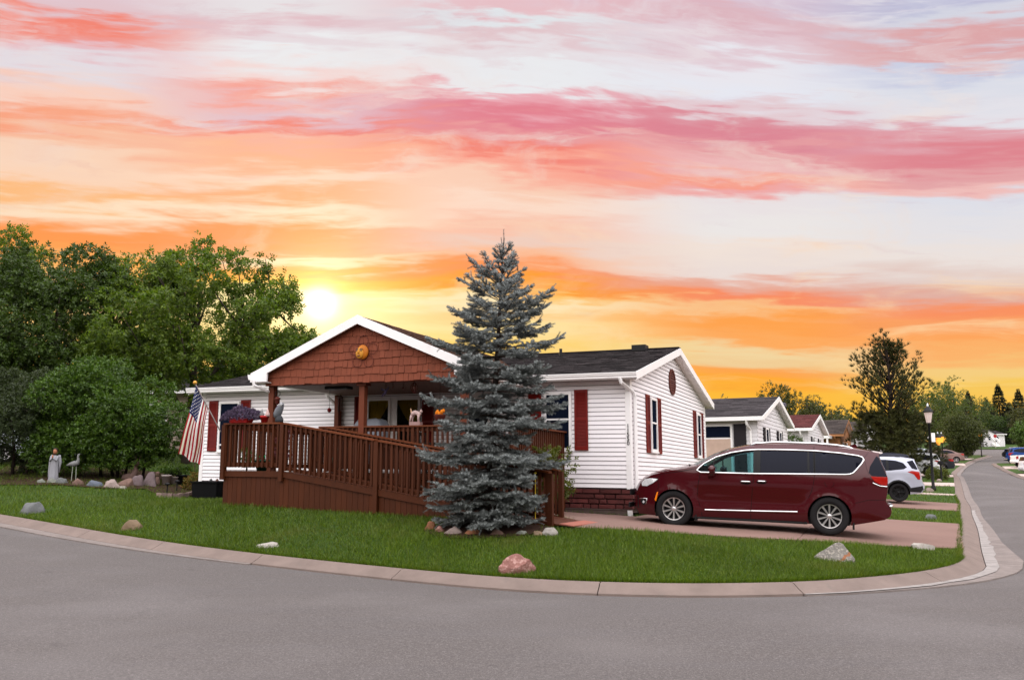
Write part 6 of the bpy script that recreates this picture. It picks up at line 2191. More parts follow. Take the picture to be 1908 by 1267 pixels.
o.data.materials.append(R_orange)
for p in o.data.polygons:
    c = p.center
    if abs(c.x - .03 - .35 * (c.z / hz)) < .028 and c.y < .05:
        p.material_index = 1
rock('boulder', 'long white log shaped stone at the corner of the driveway', 1724, 1026, 48, 13, R_white, LG, .35, .3, 6, .12, .22)
rock('boulder', 'small grey stone on the grass strip beyond the driveway', 1735, 969, 23, 11, R_grey, LG, .6, .3, 6)
rock('boulder', 'small pinkish stone at the foot of the tall lamp post', 1733, 917, 17, 9, R_pale, LG, .6, .3, 6)
rock('boulder', 'small pale stone below the yellow green shrub', 1750, 897, 12, 5, R_pale, LG, .6, .3, 6)
SG = 'stones ringing the foot of the spruce'
for px, py, w, h, mt, lab in ((803, 991, 27, 17, R_orange, 'pinkish orange stone at the left end of the spruce ring'), (819, 995, 20, 14, R_pink, 'small pink stone second from the left in the spruce ring'), (845, 1000, 37, 14, R_pale, 'whitish pink round stone in the spruce ring'), (880, 1001, 33, 11, R_orange, 'flat orange stone in the spruce ring'),
                          (925, 1001, 36, 11, R_brown, 'dark brown stone at the middle of the spruce ring'), (970, 1000, 30, 9, R_green, 'low grey green stone in the spruce ring'), (1001, 999, 26, 8, R_tan, 'low tan stone second from the right in the spruce ring'), (1023, 1000, 32, 14, R_white, 'white stone at the right end of the spruce ring')):
    rock('stone', lab, px, py, w, h, mt, SG, .7, .3, 5)
GG = 'border stones in front of the lilac bush'
for px, py, w, h, mt, lab in ((76, 902, 20, 10, R_green, 'greenish stone left of the white statue'), (97, 902, 24, 9, R_green, 'pale green stone under the white statue'), (117, 903, 27, 13, R_grey, 'grey stone between the white statue and the heron'), (145, 906, 26, 13, R_brown, 'brown pink stone right of the heron'),
                          (175, 909, 38, 13, R_blue, 'long blue grey border stone below the lilac'), (208, 911, 35, 17, R_pale, 'pale pink rounded border stone below the lilac'), (236, 909, 40, 16, R_brown, 'brown mound shaped stone below the deer statue'), (257, 907, 26, 20, R_mauve, 'mauve stone right of the deer statue'),
                          (280, 908, 30, 25, R_mauve, 'tall dark grey stone left of the round headed figurine'), (226, 912, 24, 5, R_white, 'thin white slab stone below the deer statue')):
    rock('stone', lab, px, py, w, h, mt, GG, .6, .3, 6)

# ------------------------------------------------------------------ garden by the bushes
# planted bed of dark soil, its back part painting the shade under the bushes
bed = [spot(-40, 905)[:2], spot(40, 905)[:2], spot(110, 906)[:2], spot(190, 912)[:2], spot(270, 913)[:2], spot(300, 926)[:2], spot(372, 926)[:2], spot(372, 908)[:2], (-9.8, 27.5), (-12, 31.5), (-19, 33)]
V, F = cdt_fill(bed, (), .5)
tag(raw_mesh('mulch', np.column_stack([V, GL(V[:, 0], V[:, 1]) + .035]), F, MATS['mulch']), kind='structure')
M_robe = pm('white_plaster', (.33, .33, .36), .7, .12, 5, .2, 30)
M_skin = pm('painted_skin', (.42, .17, .09), .6, .1)
M_hair = pm('painted_dark_hair', (.03, .02, .015), .6, .1)
x, y, z = spot(92, 899)
u = y / 1620
st = thing('garden_statue', 'white robed praying woman statue with dark hair before the dusty bush', 'statue', (x, y + .2, z))
hh = 60 * u
m = MB()
prof = [(.135, .03), (.15, .06), (.13, .20), (.115, .42), (.105, .60), (.115, .72), (.10, .79), (.045, .83)]
n = 20
vs, fs = [], []
for r_, h_ in prof:
    for k in range(n):
        t = 2 * PI * k / n
        rr = r_ * (1 + .10 * math.cos(t * 6) * (h_ < .75)) * hh / .95
        vs.append((rr * math.cos(t), rr * .75 * math.sin(t), h_ * hh))
for i in range(len(prof) - 1):
    for k in range(n):
        fs.append((i * n + k, i * n + (k + 1) % n, (i + 1) * n + (k + 1) % n, (i + 1) * n + k))
fs.append(tuple((len(prof) - 1) * n + k for k in range(n)))
m.add(vs, fs)
m.build('robe', M_robe, st, True, local=True)
s_ = hh / .95
MB().ball((.01 * s_, -.02 * s_, .90 * s_), (.058 * s_, .062 * s_, .078 * s_), 14, 10).build('head', M_skin, st, True, local=True)
m = MB()
m.ball((0, .015 * s_, .935 * s_), (.08 * s_, .070 * s_, .082 * s_), 14, 8)
m.tube([(-.035 * s_, .05 * s_, .92 * s_), (-.06 * s_, .07 * s_, .78 * s_), (-.06 * s_, .07 * s_, .66 * s_)], [.05 * s_, .05 * s_, .02 * s_], 8)
m.build('hair', M_hair, st, True, local=True)
m = MB()
for sg in (-1, 1):
    m.tube([(sg * .10 * s_, 0, .76 * s_), (sg * .085 * s_, -.08 * s_, .63 * s_), (sg * .012 * s_, -.12 * s_, .72 * s_)], [.034 * s_, .032 * s_, .024 * s_], 8)
m.build('sleeves', M_robe, st, True, local=True)
m = MB()
for sg in (-1, 1):
    m.tube([(sg * .012 * s_, -.12 * s_, .70 * s_), (sg * .007 * s_, -.125 * s_, .75 * s_), (sg * .004 * s_, -.115 * s_, .805 * s_)], [.016 * s_, .016 * s_, .006 * s_], 7)
m.build('praying_hands', M_skin, st, True, local=True)
m = MB()
m.tube([(-.10 * s_, .06 * s_, .80 * s_), (-.135 * s_, .06 * s_, .6 * s_), (-.14 * s_, .05 * s_, .3 * s_), (-.13 * s_, .04 * s_, .05 * s_)], [.04 * s_, .055 * s_, .05 * s_, .045 * s_], 9)
m.tube([(.10 * s_, .06 * s_, .80 * s_), (.135 * s_, .06 * s_, .6 * s_), (.13 * s_, .05 * s_, .28 * s_)], [.035 * s_, .045 * s_, .02 * s_], 9)
m.build('mantle', M_robe, st, True, local=True)
MB().lathe([(.17 * s_, 0), (.17 * s_, .05 * s_), (.12 * s_, .08 * s_)], 16).build('base', R_pale, st, True, local=True)
MB().ball((.08 * s_, -.12 * s_, .06 * s_), (.05 * s_, .04 * s_, .045 * s_), 10, 7).build('blue_globe', pm('blue_globe', (.10, .26, .38), .4, .5, 12), st, True, local=True)

x, y, z = spot(132, 899)
u = y / 1620
he = thing('garden_heron', 'grey heron ornament on two long thin legs beside the white statue', 'ornament', (x, y + .15, z))
M_bird = pm('grey_bird_paint', (.22, .22, .22), .6, .3, 9)
s_ = 52 * u
m = MB()
m.tube([(-.30 * s_, 0, .60 * s_), (-.15 * s_, 0, .64 * s_), (.0, 0, .66 * s_), (.10 * s_, 0, .70 * s_), (.12 * s_, 0, .80 * s_), (.10 * s_, 0, .90 * s_), (.12 * s_, 0, .98 * s_), (.16 * s_, 0, 1.0 * s_)], [.01 * s_, .07 * s_, .11 * s_, .085 * s_, .045 * s_, .035 * s_, .04 * s_, .02 * s_], 10)
m.build('body', M_bird, he, True, local=True)
MB().tube([(.15 * s_, 0, 1.0 * s_), (.27 * s_, 0, .975 * s_)], [.016 * s_, .003 * s_], 6).build('beak', M_trim, he, local=True)
for sg in (-1, 1):
    MB().tube([(sg * .05 * s_, sg * .02, .60 * s_), (sg * .06 * s_, sg * .02, .30 * s_), (sg * .07 * s_, sg * .02, 0)], .011, 6).build('leg', pm('pale_leg', (.34, .36, .30), .6), he, local=True)

x, y, z = spot(238, 900)
u = y / 1620
de = thing('deer_statue', 'brown lying deer statue with upright neck and antlers among the stones', 'statue', (x, y + .25, z))
M_deer = pm('deer_paint', (.16, .10, .085), .8, .25, 8)
s_ = 44 * u
m = MB()
m.tube([(-.42 * s_, 0, .16 * s_), (-.30 * s_, 0, .22 * s_), (-.05 * s_, 0, .24 * s_), (.10 * s_, 0, .30 * s_), (.15 * s_, 0, .52 * s_), (.17 * s_, 0, .74 * s_), (.20 * s_, -.05 * s_, .80 * s_), (.22 * s_, -.18 * s_, .76 * s_)], [.05 * s_, .15 * s_, .17 * s_, .16 * s_, .10 * s_, .075 * s_, .085 * s_, .03 * s_], 10)
m.build('body', M_deer, de, True, local=True)
for sg in (-1, 1):
    MB().tube([(.20 * s_ + sg * .06 * s_, 0, .84 * s_), (.20 * s_ + sg * .17 * s_, 0, .93 * s_)], [.035 * s_, .006 * s_], 6).build('ear', M_deer, de, local=True)
    m = MB()
    m.tube([(.20 * s_ + sg * .03 * s_, .02, .86 * s_), (.20 * s_ + sg * .09 * s_, .03, 1.05 * s_), (.20 * s_ + sg * .05 * s_, .03, 1.22 * s_)], .014 * s_, 5)
    m.tube([(.20 * s_ + sg * .08 * s_, .03, 1.02 * s_), (.20 * s_ + sg * .15 * s_, .0, 1.14 * s_)], .011 * s_, 5)
    m.build('antler', M_deer, de, local=True)
    MB().tube([(.08 * s_, sg * .10 * s_, .14 * s_), (.22 * s_, sg * .12 * s_, .05 * s_), (.05 * s_, sg * .13 * s_, .03 * s_)], [.05 * s_, .035 * s_, .02 * s_], 7).build('leg', M_deer, de, True, local=True)

x, y, z = spot(290, 906)
u = y / 1620
fg = thing('garden_figurine', 'small figurine with a round pale head beside the flower pots', 'figurine', (x, y + .1, z))
MB().lathe([(4 * u, 0), (5 * u, 4 * u), (4.5 * u, 10 * u), (3 * u, 16 * u), (1.5 * u, 18 * u)], 12).build('body', R_brown, fg, True, local=True)
MB().ball((0, 0, 22 * u), 4.2 * u, 12, 9).build('head', R_tan, fg, True, local=True)
MB().lathe([(4.4 * u, 22.5 * u), (3.5 * u, 25.5 * u), (.5 * u, 27 * u)], 12).build('cap', R_brown, fg, True, local=True)

M_terr = pm('pale_pot', (.46, .40, .38), .8, .3, 6)
M_bpot = pm('black_pot', (.02, .022, .026), .5, .1)
for px, w, hp, mt, lf, lab in ((307, 17, 20, M_terr, M_lilac, 'pale flower pot with leafy plant, left of its pair'), (322, 13, 16, M_terr, M_dusty, 'smaller pale flower pot right of the larger one'), (337, 22, 20, M_bpot, M_lilac, 'dark planter with spreading green leaves beside the flag')):
    x, y, z = spot(px, 905)
    u = y / 1620
    p = thing('flower_pot', lab, 'flower pot', (x, y + .1, z), 0, 'flower pots by the house corner')
    MB().lathe([(w * .32 * u, 0), (w * .5 * u, hp * .85 * u), (w * .54 * u, hp * .85 * u), (w * .54 * u, hp * u), (w * .44 * u, hp * u), (w * .42 * u, hp * .9 * u)], 14).build('pot', mt, p, True, local=True)
    k = 70
    P = np.column_stack([R.normal(size=k) * w * .35 * u, R.normal(size=k) * w * .3 * u, hp * u + R.random(k) * 8 * u])
    D = P * np.array([1, 1, .3]) + np.array([0, 0, .12])
    v, f = scatter(SPRAY6[0], SPRAY6[1], P, frames(D, spin=R.random(k) * 6), R.uniform(.10, .20, k))
    raw_mesh('leaves', v, f, lf, p, local=True)
M_edge = pm('edging_paver', (.27, .19, .17), .9, .25, 8, .5, 40, objvar=.3)
ed = thing('garden_edging', 'curved row of small brownish edging pavers in front of the flower pots', 'edging', spot(335, 927))
pts = [spot(px, py) for px, py in ((291, 926), (302, 927), (312, 927.5), (321, 928), (330, 928), (339, 927), (348, 926), (357, 924), (366, 922), (374, 920))]
for a, b in zip(pts[:-1], pts[1:]):
    a, b = Vector(a), Vector(b)
    d = (b - a) * .45
    c = (a + b) / 2
    j = R.uniform(-.01, .015)
    MB().beam(c - d + Vector((0, 0, .05 + j)), c + d + Vector((0, 0, .05 + j)), .09, .13).build('paver', M_edge, ed)
for px, py, lab in ((311, 922, 'black path light stake, taller and left of its pair'), (329, 917, 'black path light stake right of the taller one')):
    x, y, z = spot(px, py)
    u = y / 1620
    p = thing('path_light', lab, 'garden light', (x, y, z), 0, 'path light stakes by the edging')
    MB().tube([(0, 0, 0), (0, 0, 17 * u)], .018, 6).build('stake', M_black, p, local=True)
    MB().lathe([(.03, 17 * u), (.075, 18 * u), (.08, 20 * u), (.02, 22 * u)], 10).build('lamp_head', M_black, p, local=True)
x, y, z = spot(357, 916)
leafy('shrub', 'low yellowish green shrub with reddish tips under the flag', 'shrub', (x, y + .25, z), [([(0, 0, -.05), (0, 0, .3)], .02, .01)], [(0, 0, .26, .30, .28, .26), (-.18, 0, .16, .2, .2, .18), (.2, 0, .2, .2, .2, .2)], 420, .11, pm('spirea_leaf', (.10, .13, .02), .5, .3, 3, island=.4, var2=(.26, .12, .03), trans=.2), M_bark2, -.3, -.8, 2, SPRAY6, limbs=False)
x, y, z = spot(353, 900)
hk = thing('shepherd_hook', 'tall bent garden hook with a small lantern hanging left of the flag', 'garden hook', (x, y + .2, z))
u = y / 1620
m = MB()
m.tube([(0, 0, 0), (.05, 0, 10 * u), (.09, 0, 24 * u), (.05, 0, 40 * u), (0, 0, 58 * u), (-8 * u, 0, 69 * u), (-16 * u, 0, 70 * u), (-19 * u, 0, 65 * u)], .016, 6)
m.build('hook', R_brown, hk, True, local=True)
m = MB()
m.lathe([(1.2 * u, 50 * u), (3.8 * u, 61 * u), (4.6 * u, 62 * u), (3.5 * u, 65 * u), (.6 * u, 67 * u)], 6, (-18.5 * u, 0, 0))
m.build('lantern', M_black, hk, local=True)
MB().lathe([(1.5 * u, 51.5 * u), (3.2 * u, 60 * u), (.4 * u, 60.5 * u)], 6, (-18.5 * u, -.03, 0)).build('lantern_glass', M_lampg, hk, local=True)
bx = thing('storage_box', 'glossy black storage box against the left end of the house', 'box', HW(11.75, -.6, -.5))
M_bbox = pm('black_plastic', (.007, .007, .008), .6, .1, spec=.06)
H().hexa([(11.33, -1.02, -.62), (12.12, -1.02, -.62), (12.12, -.15, -.62), (11.33, -.15, -.62), (11.28, -1.06, -.04), (12.17, -1.06, -.04), (12.17, -.12, -.04), (11.28, -.12, -.04)]).build('box', M_bbox, bx)
H().box(11.26, 12.19, -1.09, -.10, -.035, .0).build('lid', M_bbox, bx)
for a in (11.5, 11.72):
    tag(recenter(H().ball((a, -.8, .035), .04, 8, 6).build('pine_cone' if a < 11.6 else 'pebble', R_brown if a < 11.6 else R_grey, None, True), HW(a, -.8, 0)), 'small brown cone on the lid of the black storage box' if a < 11.6 else 'small grey pebble on the lid of the black storage box', 'ornament')

# ------------------------------------------------------------------ the flag
fb_ = np.array(HW(7.80, -4.84, 1.13))
tip = np.array([-6.87, 18.80, 3.47])
fr_ = thing('flag', 'striped red and white flag with a starred blue corner hanging from an angled pole', 'flag', tuple(fb_))
MB().tube([tuple(fb_), tuple(tip)], .013, 8).build('pole', pm('pole_metal', (.30, .26, .25), .4, .1, metal=.4), fr_)
MB().ball(tuple(tip + np.array([-.01, 0, .03])), .045, 12, 8).build('finial', pm('gold_paint', (.55, .28, .05), .35, .1, metal=.5), fr_, True)
MB().box(7.76, 7.84, -4.90, -4.81, 1.05, 1.16).build('bracket', M_white, fr_)
p0, p1 = fb_ + (tip - fb_) * .97, fb_ + (tip - fb_) * .50


def flag_pt(s, t, off=0.0):
    q0 = p0 * (1 - s) + p1 * s
    L = 1.47 - .23 * s
    x = q0[0] - .21 * t + (s - .45) * .20 * t + .035 * math.sin(s * 11 + t * 2.5) * t
    y = q0[1] - .10 * math.sin(s * 12.5 + 1.2 * t + .4) * (.25 + .75 * t) + .03 * math.sin(t * 7 + s * 3)
    z = q0[2] - L * t + .03 * math.sin(s * 9) * t
    return (x, y - off, z)


M_fr = pm('flag_red', (.36, .012, .024), .8, .08, 4, trans=.15)
M_fw = pm('flag_white', (.74, .72, .72), .8, .05, 4, trans=.15)
M_fb = pm('flag_blue', (.016, .028, .115), .8, .08, 4, trans=.1)
m = MB()
NS, NTt = 26, 30
vs = [flag_pt(i / NS, j / NTt) for i in range(NS + 1) for j in range(NTt + 1)]
o_ = len(m.v)
m.v += vs
for i in range(NS):
    for j in range(NTt):
        m.f.append((i * (NTt + 1) + j, i * (NTt + 1) + j + 1, (i + 1) * (NTt + 1) + j + 1, (i + 1) * (NTt + 1) + j))
        m.mi.append(2 if (i < 14 and j < 12) else ((i // 2) % 2))
cl = m.build('cloth', [M_fr, M_fw, M_fb], fr_, True, fixn=False)
m = MB()
for r_ in range(9):
    for c in range(6 if r_ % 2 == 0 else 5):
        s0 = (r_ + .8) / 9.6 * 14 / 26
        t0 = (c + (.6 if r_ % 2 == 0 else 1.1)) / 6.2 * .4
        for off in (.004, -.004):
            pts = []
            for k in range(10):
                rr = .0235 if k % 2 == 0 else .0105
                a = PI / 2 + k * PI / 5
                pts.append(flag_pt(s0 + rr * math.sin(a) * 1.35, t0 + rr * math.cos(a) * .62, off))
            m.add(pts, [tuple(range(10))])
st_ = m.build('stars', M_fw, fr_, fixn=False)
st_['kind'] = 'stuff'

# ------------------------------------------------------------------ things on and under the porch
def PW(a, b, h): return HW(a, b, h)


def hang(name, label, cat, a, b, h, htop=2.33):
    t = thing(name, label, cat, HW(a, b, h))
    H().tube([(a, b, h), (a, b, htop)], .005, 4).build('cord', M_black, t)
    return t


# sun face with wire petals on the gable
sf = thing('sun_ornament', 'orange smiling sun face with wire petals on the rust gable', 'ornament', HW(5.19, -3.35, 2.95))
M_sun = pm('sun_paint', (.46, .145, .01), .5, .3, 9, spots=(14, .5, .7, (.36, .08, .01), .6))
M_sun2 = pm('sun_yellow_paint', (.56, .25, .03), .5, .15, 9)
H().ball((5.19, -3.345, 2.955), (.155, .06, .165), 18, 12).build('face', M_sun, sf, True)
H().ball((5.235, -3.39, 2.93), (.105, .05, .125), 16, 10).build('cheek', M_sun2, sf, True)
H().tube([(5.235, -3.45, 2.99), (5.235, -3.46, 2.93), (5.235, -3.44, 2.92)], [.012, .02, .016], 6).build('nose', M_sun2, sf, True)
for sg in (-1, 1):
    H().ball((5.235 + sg * .05, -3.425, 2.985), (.030, .02, .016), 8, 6).build('eye', R_brown, sf, True)
    H().tube([(5.235 + sg * .015, -3.43, 3.01), (5.235 + sg * .05, -3.43, 3.03), (5.235 + sg * .09, -3.41, 3.01)], .009, 5).build('brow', R_brown, sf, True)
H().ball((5.235, -3.435, 2.87), (.042, .018, .018), 10, 6).build('mouth', R_orange, sf, True)
for k in range(5):
    t = PI / 2 + k * 2 * PI / 5
    cx_, cz_ = 5.19 + .255 * math.cos(t), 2.955 + .255 * math.sin(t)
    H().tube([(cx_ + .125 * math.cos(q_), -3.325, cz_ + .125 * math.sin(q_)) for q_ in np.linspace(0, 2 * PI, 22)], .006, 5).build('wire_petal', M_vent, sf)

RH = 1.318
# flower planter
pl = thing('flower_planter', 'red planter overflowing with purple flowers on the left deck railing', 'planter', HW(7.33, -4.75, RH))
M_redp = pm('red_pot_glaze', (.42, .012, .012), .4, .15)
H().hexa([(7.10, -4.84, RH), (7.56, -4.84, RH), (7.56, -4.66, RH), (7.10, -4.66, RH), (7.06, -4.86, RH + .12), (7.60, -4.86, RH + .12), (7.60, -4.64, RH + .12), (7.06, -4.64, RH + .12)]).build('trough', M_redp, pl)
n = 900
d = rdir(n)
d[:, 2] = np.abs(d[:, 2]) * .95 - .12
rr = .55 + .45 * R.random(n) ** .5
c0 = np.array(HW(7.33, -4.75, RH + .10))
e1_ = np.array([-math.cos(PSI), math.sin(PSI), 0])
e2_ = np.array([math.sin(PSI), math.cos(PSI), 0])
lump = 1 + .14 * np.sin(d[:, 0] * 7 + 1)
P = c0 + (d[:, 0] * rr * .47 * lump)[:, None] * e1_ + (d[:, 1] * rr * .22)[:, None] * e2_ + np.outer(d[:, 2] * rr * .27 * lump, [0, 0, 1])
v, f = scatter(SPRAY9[0], SPRAY9[1], P, frames(P - c0 + rdir(n) * .12, spin=R.random(n) * 6), R.uniform(.045, .085, n))
raw_mesh('flowers', v, f, pm('purple_flower', (.060, .034, .075), .7, .3, 8, island=.5, var2=(.16, .12, .19)), pl)
# red pot with two pointed gnome hats
rp = thing('red_pot', 'bright red pot between the purple planter and the porch post', 'flower pot', HW(6.70, -4.75, RH))
H().lathe([(.065, RH), (.085, RH + .10), (.095, RH + .10), (.095, RH + .145), (.07, RH + .145)], 14, (6.70, -4.75, 0)).build('pot', M_redp, rp, True)
for a, mt in ((6.77, M_bird), (6.62, pm('pale_pink_paint', (.50, .34, .32), .7, .1))):
    H().lathe([(.05, RH + .13), (.045, RH + .18), (.02, RH + .25), (.004, RH + .30)], 10, (a, -4.75, 0)).build('pointed_hat', mt, rp, True)
# grey bird statue
bs = thing('bird_statue', 'grey upright bird statue on the railing right of the porch post', 'statue', HW(6.33, -4.72, RH))
m = H()
m.tube([(6.42, -4.72, RH + .10), (6.39, -4.72, RH + .17), (6.35, -4.72, RH + .25), (6.30, -4.72, RH + .33), (6.285, -4.72, RH + .39), (6.29, -4.72, RH + .425)], [.05, .085, .085, .065, .055, .02], 12)
m.build('body', pm('bird_grey', (.15, .16, .18), .6, .35, 11), bs, True)
H().ball((6.265, -4.76, RH + .37), (.045, .03, .045), 10, 7).build('face', pm('bird_pale', (.38, .38, .40), .6, .1), bs, True)
H().tube([(6.235, -4.76, RH + .365), (6.19, -4.77, RH + .35)], [.015, .003], 6).build('beak', M_trim, bs)
H().lathe([(.085, RH), (.09, RH + .06), (.06, RH + .13), (.03, RH + .15)], 12, (6.33, -4.72, 0)).build('stump', pm('dark_base', (.04, .042, .048), .7, .3), bs, True)
# hanging things
t = hang('bird_feeder', 'dark hanging feeder beside the left porch post', 'feeder', 7.62, -3.2, 2.0)
H().lathe([(.01, 1.84), (.05, 1.88), (.055, 1.96), (.075, 1.97), (.06, 2.0), (.012, 2.03)], 10, (7.62, -3.2, 0)).build('cup', M_vent, t, True)
H().tube([(7.62 + .07 * math.cos(q_), -3.2, 2.10 + .07 * math.sin(q_)) for q_ in np.linspace(0, 2 * PI, 16)], .006, 5).build('ring', M_black, t)
H().lathe([(.004, 1.66), (.035, 1.72), (.03, 1.78), (.004, 1.82)], 8, (7.62, -3.2, 0)).build('pendant', pm('purple_glass', (.05, .03, .08), .3, .1), t, True)
t = hang('hanging_ornament', 'small red round ornament hanging in front of the white siding', 'ornament', 7.36, -1.5, 1.86)
H().ball((7.36, -1.5, 1.83), (.055, .05, .06), 10, 7).build('bauble', M_redp, t, True)
t = hang('wind_chime', 'dark wooden wind chime beside the rear porch post', 'wind chime', 7.74, -.5, 2.25)
H().lathe([(.07, 2.22), (.075, 2.26), (.02, 2.30)], 8, (7.74, -.5, 0)).build('disc', M_sill, t)
for k in range(5):
    q_ = k * 1.256
    H().tube([(7.74 + .055 * math.cos(q_), -.5 + .055 * math.sin(q_), 2.22), (7.74 + .055 * math.cos(q_), -.5 + .055 * math.sin(q_), 1.86 + .03 * k)], .013, 6).build('tube', M_sill, t)
t = hang('hummingbird_ornament', 'blue purple hummingbird ornament hanging under the porch ceiling', 'ornament', 4.90, -2.8, 2.13)
M_hum = pm('iridescent_paint', (.09, .07, .15), .3, .3, 20)
H().tube([(4.93, -2.8, 2.02), (4.91, -2.8, 2.08), (4.90, -2.8, 2.13), (4.91, -2.8, 2.17)], [.006, .022, .03, .015], 8).build('body', M_hum, t, True)
for a, hh_ in ((5.02, 2.20), (4.80, 2.24), (4.99, 2.03)):
    H().add([(4.90, -2.80, 2.10), (4.90, -2.80, 2.15), (a, -2.83, hh_), (a + .01, -2.81, hh_ - .05)], [(0, 1, 2, 3)]).build('wing', M_hum, t)
for a, h_, lab in ((4.717, 2.20, 'tiny dark ball hanging just right of the hummingbird ornament'), (4.45, 2.18, 'tiny dark ball hanging left of the diamond spinner')):
    t = hang('hanging_ball', lab, 'ornament', a, -2.8, h_)
    H().ball((a, -2.8, h_), .022, 8, 6).build('ball', M_vent, t, True)
t = hang('wind_spinner', 'dark red diamond shaped wind spinner under the porch ceiling', 'ornament', 4.158, -2.8, 2.31)
for r_ in (.085, .05):
    for k in range(2):
        q_ = k * PI / 2 + r_ * 8
        p = [(4.158 + r_ * math.sin(s_ * PI) * math.cos(q_), -2.8 + r_ * math.sin(s_ * PI) * math.sin(q_), 2.31 - s_ * .26) for s_ in np.linspace(0, 1, 12)]
        p2 = [(2 * 4.158 - a, 2 * -2.8 - b, h_) for a, b, h_ in p]
        H().tube(p + p2[::-1], .009, 5).build('hoop', M_vent, t)
H().ball((4.158, -2.8, 2.18), (.045, .045, .05), 10, 7).build('core', R_pink, t, True)
t = hang('hanging_bell', 'small pale bell hanging right of the middle porch post', 'bell', 5.397, -2.8, 1.96)
H().lathe([(.05, 1.89), (.042, 1.93), (.02, 1.965), (.005, 1.975)], 10, (5.397, -2.8, 0)).build('bell', pm('pale_enamel', (.5, .5, .56), .4), t, True)
t = hang('hanging_basket', 'dark hanging bowl with orange flowers behind the spruce tips', 'planter', 3.45, -2.9, 1.62)
H().lathe([(.03, 1.40), (.10, 1.45), (.13, 1.54), (.135, 1.56), (.11, 1.56)], 12, (3.45, -2.9, 0)).build('bowl', M_vent, t, True)
for k in range(9):
    a = 3.45 + R.uniform(-.13, .13)
    H().ball((a, -2.9 + R.uniform(-.1, .05), 1.58 + R.uniform(-.02, .09)), (.035, .03, .045), 8, 6).build('flower', pm('orange_flower', (.85, .25, .012), .6, .2), t, True)
# arched cat
ct = thing('cat_statue', 'pale pink arched back cat statue on a block on the upper railing', 'statue', HW(3.95, -3.05, 1.32))
M_cat = pm('pale_cat_paint', (.50, .36, .34), .7, .15, 8)
H().box(3.83, 4.09, -3.11, -2.98, 1.322, 1.40).build('block', pm('block_paint', (.42, .26, .24), .7, .1), ct)
m = H()
m.tube([(4.06, -3.04, 1.545), (4.03, -3.04, 1.585), (3.98, -3.04, 1.605), (3.92, -3.04, 1.585), (3.88, -3.04, 1.565), (3.855, -3.04, 1.60)], [.042, .056, .052, .052, .045, .034], 10)
m.build('body', M_cat, ct, True)
m = H()
m.ball((3.835, -3.045, 1.625), (.036, .032, .033), 10, 7)
m.build('head', M_cat, ct, True)
for sg in (-1, 1):
    H().lathe([(.012, 1.648), (.001, 1.68)], 5, (3.84 + sg * .016, -3.045 + sg * .012, 0)).build('ear', M_cat, ct)
for a0, a1, h0 in ((4.06, 4.10, 1.54), (4.045, 4.06, 1.54), (3.885, 3.875, 1.56), (3.90, 3.915, 1.56)):
    j = -3.06 if a0 in (4.06, 3.885) else -3.02
    H().tube([(a0, j, h0), ((a0 + a1) / 2 + .012, j, 1.47), (a1, j, 1.402)], [.034, .019, .017], 7).build('leg', M_cat, ct, True)
H().tube([(4.075, -3.04, 1.56), (4.085, -3.04, 1.63), (4.10, -3.04, 1.70)], [.014, .018, .006], 7).build('tail', pm('cat_tail_paint', (.55, .33, .20), .7, .1), ct, True)

# grill under its cover, seats, table, pots and hose on the deck
gr = thing('covered_grill', 'barbecue under a pale blue grey fitted cover on the deck', 'grill', HW(5.77, -2.0, .28))
M_cov = pm('grill_cover', (.33, .36, .42), .6, .15, 3, .3, 14)
m = H()
ring = []
for h_, w_, d_ in ((.40, .40, .27), (.9, .39, .26), (1.28, .40, .27), (1.42, .39, .25), (1.52, .33, .19), (1.555, .22, .11)):
    for k in range(28):
        t = 2 * PI * k / 28
        ex = .42
        x_ = math.copysign(abs(math.cos(t)) ** ex, math.cos(t)) * w_
        y_ = math.copysign(abs(math.sin(t)) ** ex, math.sin(t)) * d_
        wob = 1 + .02 * math.sin(t * 9 + h_ * 4)
        ring.append((5.77 + x_ * wob, -2.0 + y_ * wob, h_ + .01 * math.sin(t * 5)))
m.add(ring, [(i * 28 + k, i * 28 + (k + 1) % 28, (i + 1) * 28 + (k + 1) % 28, (i + 1) * 28 + k) for i in range(5) for k in range(28)] + [tuple(5 * 28 + k for k in range(28))])
m.build('cover', M_cov, gr, True)
for a in (5.45, 6.09):
    for b in (-2.2, -1.8):
        H().box(a - .02, a + .02, b - .02, b + .02, .28, .42).build('leg', M_black, gr)
M_furn = pm('dark_patio_wood', (.035, .018, .012), .6, .2, 4)
for a, b, lab in ((4.9, -1.5, 'dark patio chair next to the covered grill'), (3.5, -1.4, 'dark patio chair behind the spruce')):
    c = thing('patio_chair', lab, 'chair', HW(a, b, .28), 0, 'patio chairs on the deck')
    H().box(a - .26, a + .26, b - .26, b + .26, .68, .73).build('seat', M_furn, c)
    for k in range(5):
        H().box(a - .24 + k * .105, a - .18 + k * .105, b + .22, b + .25, .73, 1.22).build('slat', M_furn, c)
    H().box(a - .26, a + .26, b + .215, b + .255, 1.2, 1.26).build('backrest', M_furn, c)
    for sa in (-1, 1):
        for sb in (-1, 1):
            H().box(a + sa * .23 - .02, a + sa * .23 + .02, b + sb * .23 - .02, b + sb * .23 + .02, .28, .68).build('leg', M_furn, c)
        H().box(a + sa * .25 - .025, a + sa * .25 + .025, b - .25, b + .22, .93, .96).build('armrest', M_furn, c)
tb_ = thing('patio_table', 'dark patio table between the two chairs', 'table', HW(4.2, -1.6, .28))
H().box(3.92, 4.5, -1.9, -1.3, .96, 1.0).build('table_top', M_furn, tb_)
for a in (3.97, 4.45):
    for b in (-1.85, -1.35):
        H().box(a - .02, a + .02, b - .02, b + .02, .28, .96).build('leg', M_furn, tb_)
cu = H()
